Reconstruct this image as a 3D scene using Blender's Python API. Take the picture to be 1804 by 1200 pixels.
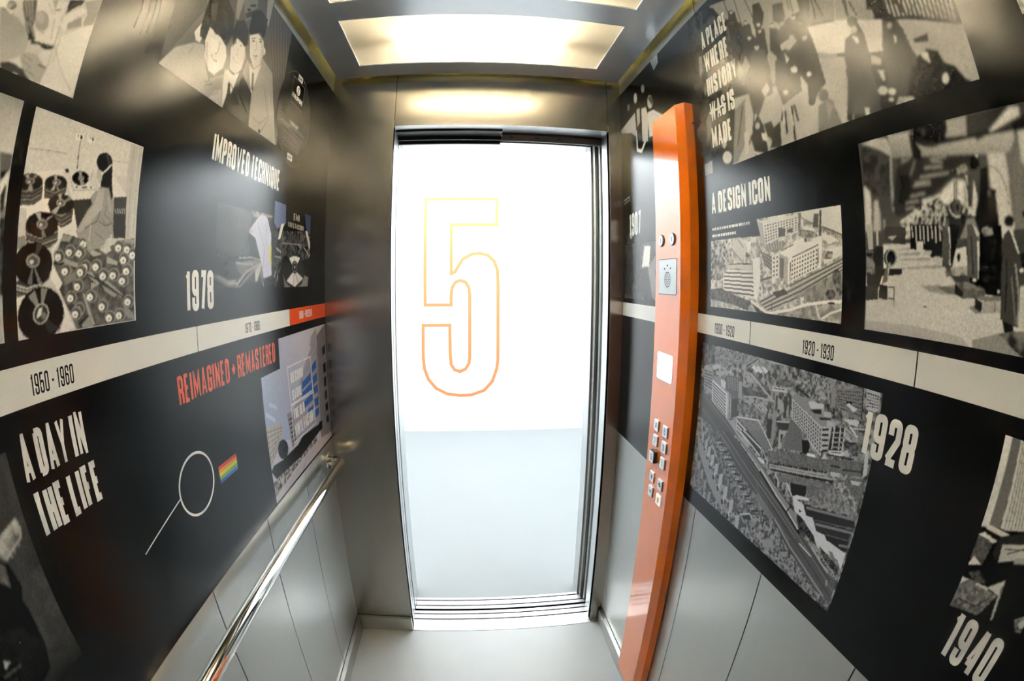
import bpy, bmesh, math, random
import numpy as np
from mathutils import Vector, Matrix

# ------------------------------------------------------------------ camera, world, lights, exposure
SC = bpy.context.scene
COL = SC.collection
for o in list(bpy.data.objects):
    bpy.data.objects.remove(o, do_unlink=True)

CAM_Z = 1.4393
PITCH, YAW, ROLL = math.radians(-6.777), math.radians(-5.471), math.radians(-0.267)
cam_data = bpy.data.cameras.new('camera')
cam_data.type = 'PANO'
cam_data.panorama_type = 'FISHEYE_EQUISOLID'
cam_data.sensor_fit = 'HORIZONTAL'
cam_data.sensor_width = 36.0
cam_data.sensor_height = 36.0 * 1200 / 1804
cam_data.fisheye_lens = 868.33 * 36.0 / 1804
cam_data.fisheye_fov = math.radians(200)
cam_data.clip_start = 0.005
cam = bpy.data.objects.new('camera', cam_data)
COL.objects.link(cam)
base = Matrix(((1, 0, 0), (0, 0, -1), (0, 1, 0)))           # looks along +y, up +z
R = Matrix.Rotation(YAW, 3, 'Z') @ Matrix.Rotation(PITCH, 3, 'X') @ Matrix.Rotation(ROLL, 3, 'Y') @ base
cam.matrix_world = Matrix.Translation((0, 0, CAM_Z)) @ R.to_4x4()
SC.camera = cam

world = bpy.data.worlds.new('world')
SC.world = world
world.use_nodes = True
world.node_tree.nodes['Background'].inputs[0].default_value = (0.8, 0.9, 1, 1)
world.node_tree.nodes['Background'].inputs[1].default_value = 0.0

SC.view_settings.view_transform = 'Standard'
SC.view_settings.look = 'None'
SC.view_settings.gamma = 1.0
SC.view_settings.use_curve_mapping = False
SC.view_settings.exposure = 0.0
SC.cycles.use_denoising = True
SC.cycles.max_bounces = 14
SC.cycles.diffuse_bounces = 6
SC.cycles.glossy_bounces = 6
SC.cycles.transmission_bounces = 8
SC.cycles.sample_clamp_indirect = 60.0
SC.cycles.caustics_reflective = True


def area_light(name, loc, rot, sx, sy, power, color):
    d = bpy.data.lights.new(name, 'AREA')
    d.shape = 'RECTANGLE'; d.size = sx; d.size_y = sy; d.energy = power; d.color = color
    o = bpy.data.objects.new(name, d); COL.objects.link(o)
    o.location = loc; o.rotation_euler = rot
    return o


# the landing's ceiling lights: one row washing the far wall, one over the middle of the landing
area_light('landing_wall_washer', (0.2, 4.15, 3.12), (math.radians(38), 0, 0), 4.6, 0.18, 200, (0.93, 0.98, 1.0))
area_light('landing_ceiling_light', (0.2, 3.1, 3.16), (0, 0, 0), 4.0, 1.2, 85, (0.93, 0.98, 1.0))
TUBE_STRENGTH = 780.0

# ------------------------------------------------------------------ measures (metres): camera at x=0, y=0
XL, XR, YF, YB = -0.4956, 0.5574, 1.6714, -0.42             # car walls
DL, DR, DH = -0.2585, 0.5075, 2.0                            # door opening
TOP = 2.33
GL0, GR0, G1 = 0.8918, 0.8985, 2.1485                        # printed graphics: bottom left, bottom right, top
S0, S1 = 1.3286, 1.3744                                      # timeline strip
RAFT = 2.19

# ------------------------------------------------------------------ helpers
def new_mat(name):
    m = bpy.data.materials.new(name); m.use_nodes = True
    return m, m.node_tree, m.node_tree.nodes['Principled BSDF']


def noise(nt, scale, detail=2.0, stretch=None):
    tc = nt.nodes.new('ShaderNodeTexCoord'); mp = nt.nodes.new('ShaderNodeMapping'); n = nt.nodes.new('ShaderNodeTexNoise')
    n.inputs['Scale'].default_value = scale; n.inputs['Detail'].default_value = detail
    if stretch: mp.inputs['Scale'].default_value = stretch
    nt.links.new(tc.outputs['Object'], mp.inputs[0]); nt.links.new(mp.outputs[0], n.inputs['Vector'])
    return n


def ramp(nt, src, lo, hi):
    r = nt.nodes.new('ShaderNodeMapRange')
    r.inputs['From Min'].default_value = 0.3; r.inputs['From Max'].default_value = 0.7
    r.inputs['To Min'].default_value = lo; r.inputs['To Max'].default_value = hi
    nt.links.new(src, r.inputs['Value'])
    return r.outputs['Result']


def plain(name, col, rough=0.5, metal=0.0, spec=0.5, var=0.06, scale=30, bump=0.0, coat=0.0):
    m, nt, b = new_mat(name)
    b.inputs['Metallic'].default_value = metal
    b.inputs['Specular IOR Level'].default_value = spec
    b.inputs['Coat Weight'].default_value = coat
    b.inputs['Coat Roughness'].default_value = 0.05
    n = noise(nt, scale, 3)
    mix = nt.nodes.new('ShaderNodeMix'); mix.data_type = 'RGBA'
    mix.inputs['A'].default_value = (*[c * (1 - var) for c in col], 1)
    mix.inputs['B'].default_value = (*[min(1, c * (1 + var)) for c in col], 1)
    nt.links.new(n.outputs['Fac'], mix.inputs['Factor']); nt.links.new(mix.outputs['Result'], b.inputs['Base Color'])
    nt.links.new(ramp(nt, n.outputs['Fac'], rough * 0.94, rough * 1.06), b.inputs['Roughness'])
    if bump:
        bp = nt.nodes.new('ShaderNodeBump'); bp.inputs['Strength'].default_value = bump; bp.inputs['Distance'].default_value = 0.0005
        n2 = noise(nt, 900, 1)
        nt.links.new(n2.outputs['Fac'], bp.inputs['Height']); nt.links.new(bp.outputs[0], b.inputs['Normal'])
    return m


def brushed(name, col, rough, aniso):
    """Brushed stainless steel, grain running up and down: highlights spread sideways."""
    m, nt, b = new_mat(name)
    b.inputs['Metallic'].default_value = 1.0
    b.inputs['Anisotropic'].default_value = aniso
    t = nt.nodes.new('ShaderNodeTangent'); t.direction_type = 'RADIAL'; t.axis = 'Z'
    nt.links.new(t.outputs[0], b.inputs['Tangent'])
    n = noise(nt, 1.0, 3, (420, 420, 2.2))
    big = noise(nt, 3.0, 2)
    mix = nt.nodes.new('ShaderNodeMix'); mix.data_type = 'RGBA'
    mix.inputs['A'].default_value = (*[c * 0.95 for c in col], 1); mix.inputs['B'].default_value = (*[c * 1.05 for c in col], 1)
    nt.links.new(n.outputs['Fac'], mix.inputs['Factor']); nt.links.new(mix.outputs['Result'], b.inputs['Base Color'])
    nt.links.new(ramp(nt, big.outputs['Fac'], rough * 0.93, rough * 1.07), b.inputs['Roughness'])
    return m


def printed(name, rough, attr=True, col=(0, 0, 0)):
    """Satin laminated print: matt ink under a clear film; a picture's ink colour is stored on the mesh."""
    m, nt, b = new_mat(name)
    out = nt.nodes['Material Output']; nt.nodes.remove(b)
    df = nt.nodes.new('ShaderNodeBsdfDiffuse'); gl = nt.nodes.new('ShaderNodeBsdfAnisotropic'); gl.distribution = 'BECKMANN'
    fr = nt.nodes.new('ShaderNodeFresnel'); fr.inputs['IOR'].default_value = 1.39
    mx = nt.nodes.new('ShaderNodeMixShader')
    n = noise(nt, 14, 2)
    nt.links.new(ramp(nt, n.outputs['Fac'], rough * 0.95, rough * 1.05), gl.inputs['Roughness'])
    nt.links.new(fr.outputs[0], mx.inputs[0]); nt.links.new(df.outputs[0], mx.inputs[1]); nt.links.new(gl.outputs[0], mx.inputs[2])
    nt.links.new(mx.outputs[0], out.inputs['Surface'])
    if attr:
        a = nt.nodes.new('ShaderNodeAttribute'); a.attribute_name = 'ink'
        nt.links.new(a.outputs['Color'], df.inputs['Color'])
    else:
        n2 = noise(nt, 700, 1)
        mix = nt.nodes.new('ShaderNodeMix'); mix.data_type = 'RGBA'
        mix.inputs['A'].default_value = (*[c * 0.96 for c in col], 1); mix.inputs['B'].default_value = (*[min(1, c * 1.04) for c in col], 1)
        nt.links.new(n2.outputs['Fac'], mix.inputs['Factor']); nt.links.new(mix.outputs['Result'], df.inputs['Color'])
    return m


PRINT_ROUGH = 0.23
M = dict(
    wall=brushed('brushed_steel_walls', (0.60, 0.605, 0.585), 0.38, 0.8),
    rear=brushed('brushed_steel_rear', (0.30, 0.29, 0.275), 0.30, 0.75),
    front=brushed('brushed_steel_front', (0.46, 0.44, 0.405), 0.22, 0.72),
    jamb=plain('door_jamb_steel', (0.62, 0.64, 0.64), 0.38, 1.0, var=0.03),
    aluminium=plain('sill_aluminium', (0.50, 0.50, 0.50), 0.45, 1.0, var=0.04),
    dark=plain('groove_black', (0.012, 0.012, 0.013), 0.6),
    track=plain('door_track_dark', (0.022, 0.020, 0.017), 0.5),
    track_blue=plain('door_track_blue_black', (0.025, 0.030, 0.038), 0.45),
    hanger=plain('hanger_steel_grey', (0.16, 0.15, 0.15), 0.45, 0.6),
    leaf=plain('door_leaf_steel', (0.30, 0.29, 0.27), 0.42, 1.0),
    chrome=plain('polished_chrome', (0.78, 0.76, 0.72), 0.06, 1.0, var=0.02),
    raft=plain('ceiling_satin_grey', (0.86, 0.89, 0.91), 0.30, 0.6, var=0.03),
    cove=plain('cove_yellow_glow_paint', (0.62, 0.50, 0.05), 0.7),  # yellow of the light leaking above the raft is put into this colour
    housing=plain('lamp_housing_grey', (0.13, 0.128, 0.12), 0.6),
    floor=plain('car_floor_grey_vinyl', (0.36, 0.38, 0.385), 0.42, var=0.05, scale=9),
    skirt=brushed('skirting_steel', (0.50, 0.50, 0.48), 0.32, 0.3),
    lobby_wall=plain('landing_white_wall', (0.86, 0.87, 0.87), 0.8, var=0.02),
    lobby_floor=plain('landing_pale_floor', (0.19, 0.204, 0.212), 0.5, var=0.04, scale=2.5),
    orange=plain('orange_gloss_paint', (0.80, 0.18, 0.010), 0.11, spec=1.0, var=0.03),
    numeral=plain('orange_wall_paint', (0.95, 0.20, 0.07), 0.75, var=0.03, scale=12),
    plate=plain('satin_steel_plate', (0.33, 0.345, 0.34), 0.40, 1.0, var=0.03),
    button=plain('button_steel', (0.66, 0.68, 0.68), 0.32, 1.0, var=0.02),
    white=plain('white_enamel', (0.88, 0.88, 0.86), 0.25, var=0.02),
    yellow=plain('yellow_pictogram', (0.75, 0.55, 0.03), 0.4),
    ink=plain('black_lettering', (0.012, 0.012, 0.012), 0.5),
    black=printed('graphic_black', PRINT_ROUGH, False, (0.0042, 0.0043, 0.0047)),
    strip=printed('graphic_offwhite', PRINT_ROUGH, False, (0.84, 0.85, 0.845)),
    letter=printed('graphic_white_letters', PRINT_ROUGH, False, (0.88, 0.89, 0.885)),
    strip_red=printed('graphic_orange_red', PRINT_ROUGH, False, (0.72, 0.085, 0.02)),
    letter_red=printed('graphic_salmon_letters', PRINT_ROUGH, False, (0.62, 0.11, 0.06)),
    strip_ink=printed('graphic_black_letters', PRINT_ROUGH, False, (0.02, 0.02, 0.022)),
    photo=printed('graphic_photograph', PRINT_ROUGH, True),
    edge=plain('board_edge_grey', (0.34, 0.33, 0.30), 0.5),
)


def tube_mat():
    m, nt, b = new_mat('fluorescent_tube')
    b.inputs['Emission Color'].default_value = (1.0, 0.97, 0.90, 1)
    b.inputs['Emission Strength'].default_value = TUBE_STRENGTH
    return m


def diffuser_mat():
    m, nt, b = new_mat('opal_diffuser')
    out = nt.nodes['Material Output']
    tr = nt.nodes.new('ShaderNodeBsdfTranslucent'); tr.inputs['Color'].default_value = (0.81, 0.75, 0.625, 1)
    df = nt.nodes.new('ShaderNodeBsdfDiffuse'); df.inputs['Color'].default_value = (0.75, 0.70, 0.59, 1)
    mx = nt.nodes.new('ShaderNodeMixShader'); mx.inputs[0].default_value = 0.30
    nt.links.new(tr.outputs[0], mx.inputs[1]); nt.links.new(df.outputs[0], mx.inputs[2])
    gl = nt.nodes.new('ShaderNodeBsdfGlossy'); gl.inputs['Roughness'].default_value = 0.06
    fr = nt.nodes.new('ShaderNodeFresnel'); fr.inputs['IOR'].default_value = 1.45
    m2 = nt.nodes.new('ShaderNodeMixShader')
    nt.links.new(fr.outputs[0], m2.inputs[0]); nt.links.new(mx.outputs[0], m2.inputs[1]); nt.links.new(gl.outputs[0], m2.inputs[2])
    nt.links.new(m2.outputs[0], out.inputs['Surface'])
    return m


def glow_mat(name, strength):
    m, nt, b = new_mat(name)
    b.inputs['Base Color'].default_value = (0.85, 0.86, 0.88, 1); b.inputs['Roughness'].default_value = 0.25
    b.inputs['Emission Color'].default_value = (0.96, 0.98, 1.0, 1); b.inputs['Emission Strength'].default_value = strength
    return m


M['card_glow'] = glow_mat('white_card_added_glow', 0.6); M['button_glow'] = glow_mat('white_button_added_glow', 0.45)  # glow added to brighten the notice card and the pictogram button
M['tube'] = tube_mat(); M['diffuser'] = diffuser_mat()


def link(name, me, mats, parent=None, label=None):
    o = bpy.data.objects.new(name, me); COL.objects.link(o)
    for m in (mats if isinstance(mats, (list, tuple)) else [mats]):
        me.materials.append(m)
    if parent is not None:
        o.parent = parent
        o.matrix_parent_inverse = Matrix.Identity(4)
        o.location = -Vector(world_loc(parent))
    if label: o['label'] = label
    return o


def world_loc(o):
    v = Vector(o.location)
    while o.parent is not None:
        o = o.parent; v += Vector(o.location)
    return v


def obj(name, bm, mats, parent=None, label=None, bevel=0.0, smooth=False):
    me = bpy.data.meshes.new(name)
    bmesh.ops.recalc_face_normals(bm, faces=bm.faces[:])
    if bevel:
        bmesh.ops.bevel(bm, geom=bm.edges[:], offset=bevel, segments=2, affect='EDGES', clamp_overlap=True)
    if smooth:
        for f in bm.faces: f.smooth = True
    bm.to_mesh(me); bm.free()
    return link(name, me, mats, parent, label)


def empty(name, loc, label, cat, group=None):
    o = bpy.data.objects.new(name, None); COL.objects.link(o); o.location = loc
    o.empty_display_size = 0.05
    o['label'] = label; o['category'] = cat; o['kind'] = 'thing'
    if group: o['group'] = group
    return o


def tag(o, label, cat, group=None):
    o['label'] = label; o['category'] = cat; o['kind'] = 'thing'
    if group: o['group'] = group
    return o


def struct(o, label=None):
    o['kind'] = 'structure'
    if label: o['label'] = label
    return o


def box(bm, x0, x1, y0, y1, z0, z1, mi=0):
    vs = [bm.verts.new((x, y, z)) for x in (x0, x1) for y in (y0, y1) for z in (z0, z1)]
    for q in ((0, 1, 3, 2), (4, 6, 7, 5), (0, 4, 5, 1), (2, 3, 7, 6), (0, 2, 6, 4), (1, 5, 7, 3)):
        f = bm.faces.new([vs[i] for i in q]); f.material_index = mi
    return vs


def boxes(name, lst, mats, parent=None, label=None, bevel=0.0):
    bm = bmesh.new()
    for b in lst:
        box(bm, *b[:6], mi=(b[6] if len(b) > 6 else 0))
    return obj(name, bm, mats, parent, label, bevel)


def prism(bm, pts, z0, z1, mi=0):
    """Vertical prism over an (x, y) outline."""
    a = [bm.verts.new((x, y, z0)) for x, y in pts]; b = [bm.verts.new((x, y, z1)) for x, y in pts]
    n = len(pts)
    for i in range(n):
        f = bm.faces.new((a[i], a[(i + 1) % n], b[(i + 1) % n], b[i])); f.material_index = mi
    bm.faces.new(a); bm.faces.new(b)


def slab_yz(bm, pts, x0, x1, mi=0):
    """Plate in the y-z plane: outline pts (y, z) between x0 and x1."""
    a = [bm.verts.new((x0, y, z)) for y, z in pts]; b = [bm.verts.new((x1, y, z)) for y, z in pts]
    n = len(pts)
    for i in range(n):
        f = bm.faces.new((a[i], a[(i + 1) % n], b[(i + 1) % n], b[i])); f.material_index = mi
    f = bm.faces.new(a); f.material_index = mi
    f = bm.faces.new(b); f.material_index = mi


def tube(bm, path, r, n=24, caps=True):
    path = [Vector(p) for p in path]
    rings = []
    prev = None
    for i, p in enumerate(path):
        t = (path[min(i + 1, len(path) - 1)] - path[max(i - 1, 0)]).normalized()
        u = Vector((0, 0, 1)).cross(t)
        if u.length < 1e-4: u = Vector((1, 0, 0))
        u.normalize(); v = t.cross(u)
        rings.append([bm.verts.new(p + r * (math.cos(k * 2 * math.pi / n) * u + math.sin(k * 2 * math.pi / n) * v)) for k in range(n)])
    for a, b in zip(rings, rings[1:]):
        for k in range(n):
            f = bm.faces.new((a[k], a[(k + 1) % n], b[(k + 1) % n], b[k])); f.smooth = True
    if caps:
        bm.faces.new(rings[0]); bm.faces.new(rings[-1])


def rounded(y0, y1, z0, z1, r, n=5):
    pts = []
    for cy, cz, a0 in ((y1 - r, z1 - r, 0), (y0 + r, z1 - r, 90), (y0 + r, z0 + r, 180), (y1 - r, z0 + r, 270)):
        for k in range(n + 1):
            a = math.radians(a0 + 90 * k / n)
            pts.append((cy + r * math.cos(a), cz + r * math.sin(a)))
    return pts


# ------------------------------------------------------------------ the setting
T = 0.03
def panel_wall(name, x_in, x_out, y_joints):
    """Full-height steel panels with narrow open joints over a dark backing."""
    lst = []
    g = 0.0019
    s = 1 if x_out > x_in else -1
    ys = [YB] + sorted(y_joints) + [YF]
    for a, b in zip(ys, ys[1:]):
        lo = a + (g if a != YB else 0); hi = b - (g if b != YF else 0)
        x0, x1 = sorted((x_in, x_in + s * 0.012))
        lst.append((x0, x1, lo, hi, 0, TOP, 0))
    x0, x1 = sorted((x_in + s * 0.012, x_out))
    lst.append((x0, x1, YB, YF, 0, TOP, 1))
    return struct(boxes(name, lst, [M['wall'], M['dark']]))


panel_wall('wall_left', XL, XL - T, [1.3417 - 0.3308 * k for k in range(6)])
panel_wall('wall_right', XR, XR + T, [1.3310 - 0.3290 * k for k in range(6)])
# front: left return, right return and the header between two fine joints
g = 0.0012
struct(boxes('wall_front', [
    (XL - T, DL, YF, YF + 0.03, 0, TOP, 0),
    (DR, XR + T, YF, YF + 0.03, 0.0, TOP, 0),
    (DL + g * 2, DR - g * 2, YF, YF + 0.03, DH, TOP, 0),
    (DL - 0.02, DR + 0.02, YF + 0.03, YF + 0.034, DH + 0.04, TOP, 1)],
    [M['front'], M['dark']]))
struct(boxes('wall_back', [(XL - T, XR + T, YB - T, YB, 0, TOP)], M['rear']))
struct(boxes('floor', [(XL - T, XR + T, YB - T, YF - 0.0135, -0.03, 0)], M['floor']))
struct(boxes('ceiling', [(XL - T, XR + T, YB - T, YF + T, TOP, TOP + 0.03)], M['cove']))

# skirting: flat steel plinths standing 17 mm off the walls
SK, SZ = 0.0172, 0.0698
struct(boxes('baseboard_left', [(XL, XL + SK, YB, YF, 0, SZ)], M['skirt'], bevel=0.0012))
struct(boxes('baseboard_right', [(XR - SK, XR, YB, YF - 0.012, 0, SZ)], M['skirt'], bevel=0.0012))
struct(boxes('baseboard_front', [(XL + SK, DL - 0.001, YF - SK, YF, 0, SZ)], M['skirt'], bevel=0.0012))
struct(boxes('baseboard_back', [(XL + SK, XR - SK, YB, YB + SK, 0, SZ)], M['skirt'], bevel=0.0012))

for nm, b in (('trim_3', (XL - 0.0002, XL + 0.0016, YB, YF, SZ, SZ + 0.0022)), ('trim_4', (XR - 0.0016, XR + 0.0002, YB, YF, SZ, SZ + 0.0022)), ('trim_5', (XL, DL - 0.001, YF - 0.0016, YF + 0.0002, SZ, SZ + 0.0022))):
    struct(boxes(nm, [b], M['dark'], label='dark strip along the top of the skirting'))  # thin dark strip drawn along the gap above the skirting

# door reveal of the car: jambs and head
struct(boxes('trim_1', [
    (DL - 0.02, DL, YF + 0.0005, 1.745, 0.0, DH + 0.02),
    (DL - 0.02, DL + 0.0006, 1.7455, 1.7500, 0.002, DH + 0.02, 1),
    (DL - 0.02, DL, 1.7505, 1.795, 0.002, DH + 0.02),
    (DR, DR + 0.02, YF + 0.0005, 1.768, 0.0, DH + 0.02),
    (DL, 0.128, YF + 0.0005, 1.722, DH - 0.001, DH + 0.02),
    (0.128, DR, YF + 0.0005, 1.758, DH - 0.001, DH + 0.02)], [M['jamb'], M['leaf']], label='bright steel reveal round the car doorway'))
# landing door frame
LL_, LR_ = -0.2640, 0.5000
struct(boxes('trim_2', [
    (LL_ - 0.10, LL_, 1.905, 2.00, 0.0, 2.10),
    (LR_ - 0.004, LR_ + 0.10, 1.895, 1.985, 0.0, 2.10),
    (LL_, LR_ - 0.004, 1.905, 2.00, 2.0, 2.10)], M['jamb'], label='steel frame round the landing doorway'))

# landing beyond the doors
LX0, LX1, LY0, LY1, LZ = -3.2, 3.6, 1.99, 4.63, 3.2
struct(boxes('floor_landing', [(LX0, LX1, 1.906, LY1 + 0.1, -0.05, 0)], M['lobby_floor']))
struct(boxes('wall_landing_far', [(LX0, LX1, LY1, LY1 + 0.1, 0, LZ)], M['lobby_wall']))
struct(boxes('wall_landing_left', [(LX0 - 0.1, LX0, LY0, LY1, 0, LZ)], M['lobby_wall']))
struct(boxes('wall_landing_right', [(LX1, LX1 + 0.1, LY0, LY1, 0, LZ)], M['lobby_wall']))
struct(boxes('wall_landing_near', [
    (LX0, LL_ - 0.10, LY0 - 0.09, LY0, 0, LZ), (LR_ + 0.10, LX1, LY0 - 0.09, LY0, 0, LZ),
    (LL_ - 0.10, LR_ + 0.10, LY0 - 0.09, LY0, 2.10, LZ)], M['lobby_wall']))
struct(boxes('ceiling_landing', [(LX0, LX1, LY0, LY1, LZ, LZ + 0.1)], M['lobby_wall']))

# ------------------------------------------------------------------ sills and doors
def grooved_sill(name, x0, x1, spans, label):
    """Ribbed aluminium threshold: bars of tread with open guide slots between them."""
    lst = [(x0, x1, spans[0][0], spans[-1][1], -0.03, -0.012, 1)]
    for a, b in spans:
        lst.append((x0, x1, a, b, -0.0012, 0.002, 0)); lst.append((x0, x1, a + 0.001, b - 0.001, -0.012, -0.0012, 1))
    o = boxes(name, lst, [M['aluminium'], M['dark']])
    return tag(o, label, 'door sill')


grooved_sill('car_sill', DL + 0.0005, DR + 0.045,
             [(YF - 0.013, 1.7360), (1.7450, 1.7750), (1.7840, 1.8035)], 'grooved aluminium threshold on the edge of the grey lift floor')
grooved_sill('landing_sill', DL + 0.001, DR + 0.02,
             [(1.8195, 1.8410), (1.8500, 1.8825), (1.8915, 1.9062)], 'grooved aluminium threshold at the pale landing floor, beyond the gap')

# lift-car door: two leaves slid away to the right, their track and hangers above the opening
d1 = empty('door_1', (0.6, 1.78, 0), 'sliding lift car door slid open to the right, dark track above', 'door'); struct(d1)
boxes('door_leaf', [(DR + 0.022, DR + 0.42, 1.728, 1.754, 0.008, 2.0)], M['jamb'], d1)
boxes('door_leaf', [(DR + 0.012, DR + 0.40, 1.772, 1.798, 0.008, 2.0)], M['jamb'], d1)
boxes('door_track', [(DL, 0.128, 1.726, 1.80, 1.992, 2.06, 0), (DL, 0.128, 1.79, 1.80, 1.978, 1.992, 0), (0.128, DR + 0.02, 1.776, 1.80, 1.995, 2.06, 0)],
      [M['track']], d1, 'black track over the doorway')
hg = boxes('door_hanger', [(0.131, DR + 0.01, 1.7755, 1.783, 1.9705, 1.9945)], M['hanger'], d1, 'grey steel hanger bar')
for hx in (0.165, 0.26, 0.345):
    boxes('slot', [(hx - 0.007, hx + 0.007, 1.7750, 1.7757, 1.982, 1.987)], M['dark'], hg)

d2 = empty('door_2', (0.6, 1.86, 0), 'sliding landing door slid open behind the right frame', 'door'); struct(d2)
boxes('door_leaf', [(0.515, 0.93, 1.826, 1.850, 0.008, 2.0)], M['jamb'], d2)
boxes('door_leaf', [(0.503, 0.92, 1.858, 1.892, 0.008, 2.0)], M['leaf'], d2)
boxes('door_track', [(DL - 0.01, 0.126, 1.826, 1.836, 1.9715, 2.06)], M['track_blue'], d2, 'blue-black header track')
boxes('door_seal', [(DL - 0.008, DL - 0.0005, 1.806, 1.816, 0.0, 2.0)], M['track_blue'], d2)
boxes('closing_jamb', [(DL - 0.02, DL - 0.0005, 1.822, 1.902, 0.004, 2.0)], M['jamb'], d2)

# ------------------------------------------------------------------ ceiling raft, lights
RX0, RX1, RY0, RY1 = -0.4741, 0.5382, YB + 0.03, YF - 0.035
LX = (-0.3724, 0.4332)
LIGHTS = [(1.2089, 1.5376), (0.774, 1.1025), (0.339, 0.667), (-0.096, 0.232)]
bm = bmesh.new()
xs = [RX0, LX[0], LX[1], RX1]
ys = sorted([RY0, RY1] + [v for a in LIGHTS for v in a])
for i in range(3):
    for j in range(len(ys) - 1):
        hole = i == 1 and any(abs(ys[j] - a) < 1e-6 for a, b in LIGHTS)
        if not hole:
            box(bm, xs[i], xs[i + 1], ys[j], ys[j + 1], RAFT, RAFT + 0.018)
bmesh.ops.remove_doubles(bm, verts=bm.verts[:], dist=1e-5)
tag(obj('ceiling_raft', bm, M['raft']), 'satin grey suspended ceiling panel with rectangular light openings', 'ceiling panel')

lab = ['wide cream ceiling light nearest the doorway, lit tube glowing through', 'cream ceiling light panel at the upper edge of the photo',
       'cream ceiling light panel over the middle of the lift, behind the other two', 'rearmost cream ceiling light panel, by the back wall of the lift']
for k, (a, b) in enumerate(LIGHTS[:4]):
    t = empty('ceiling_light', ((LX[0] + LX[1]) / 2, (a + b) / 2, RAFT),
              lab[k], 'ceiling light',
              'ceiling light panels')
    boxes('diffuser', [(LX[0] + 0.0005, LX[1] - 0.0005, a + 0.0005, b - 0.0005, RAFT + 0.004, RAFT + 0.0045)], M['diffuser'], t, 'cream opal diffuser')
    bm = bmesh.new()
    tube(bm, [(-0.215, (a + b) / 2, RAFT + 0.036), (0.275, (a + b) / 2, RAFT + 0.036)], 0.014, 16)
    obj('fluorescent_tube', bm, M['tube'], t)
    h0, h1 = RAFT + 0.0185, RAFT + 0.105                     # sheet-metal housing, a slit under its lid lets some light into the cove
    boxes('light_housing', [(LX[0] - 0.01, LX[0] - 0.008, a - 0.01, b + 0.01, h0, h1), (LX[1] + 0.008, LX[1] + 0.01, a - 0.01, b + 0.01, h0, h1),
                            (LX[0] - 0.008, LX[1] + 0.008, a - 0.01, a - 0.008, h0, h1), (LX[0] - 0.008, LX[1] + 0.008, b + 0.008, b + 0.01, h0, h1),
                            (LX[0] - 0.008, LX[1] + 0.008, a - 0.008, b + 0.008, h1 + 0.008, h1 + 0.01)], M['housing'], t)
    for hx in (-0.243, 0.2755):
        boxes('lamp_holder', [(hx, hx + 0.0275, (a + b) / 2 - 0.015, (a + b) / 2 + 0.015, RAFT + 0.021, RAFT + 0.112)], M['white'], t)

# ------------------------------------------------------------------ handrail
HX, HZ, HR = -0.4450, 0.8270, 0.0172
rail = empty('handrail', (HX, 0.6, HZ), 'polished chrome handrail along the left wall below the printed graphic', 'handrail')
path = []
bend = 0.030
yend = 1.598
for k in range(0, 9):
    a = math.radians(90 - 90 * k / 8)
    path.append((HX - bend + bend * math.cos(a) - 0.0, yend - bend + bend * math.sin(a), HZ))
path = [(XL + 0.004, yend, HZ)] + path
path += [(HX, 0.9, HZ), (HX, 0.3, HZ), (HX, -0.27, HZ)]
for k in range(0, 9):
    a = math.radians(90 * k / 8)
    path.append((HX - bend + bend * math.cos(a), -0.27 - bend * math.sin(a), HZ))
path.append((XL + 0.004, -0.27 - bend, HZ))
bm = bmesh.new(); tube(bm, path, HR, 32)
obj('rail', bm, M['chrome'], rail, smooth=True)
for yy in (yend, -0.30):
    bm = bmesh.new(); tube(bm, [(XL, yy, HZ), (XL + 0.005, yy, HZ)], 0.031, 32)
    obj('wall_rosette', bm, M['chrome'], rail)

# ------------------------------------------------------------------ orange control column
CX = 0.516
FOLD_X, FOLD_Y, NEAR_Y, FAR_Y = 0.5295, 1.0745, 1.1035, 1.2665
CZ0, CZ1 = 0.0868, 1.9056
cop = empty('control_panel', (0.54, 1.185, CZ0), 'tall orange control column with steel buttons beside the doorway', 'control panel')
bm = bmesh.new()
prism(bm, [(XR - 0.0034, FOLD_Y + 0.001), (FOLD_X, FOLD_Y), (CX, NEAR_Y), (CX, FAR_Y), (FOLD_X, FAR_Y + 0.029), (XR - 0.0034, FAR_Y + 0.028)], CZ0, CZ1)
obj('column_body', bm, M['orange'], cop, bevel=0.0006)


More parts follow.
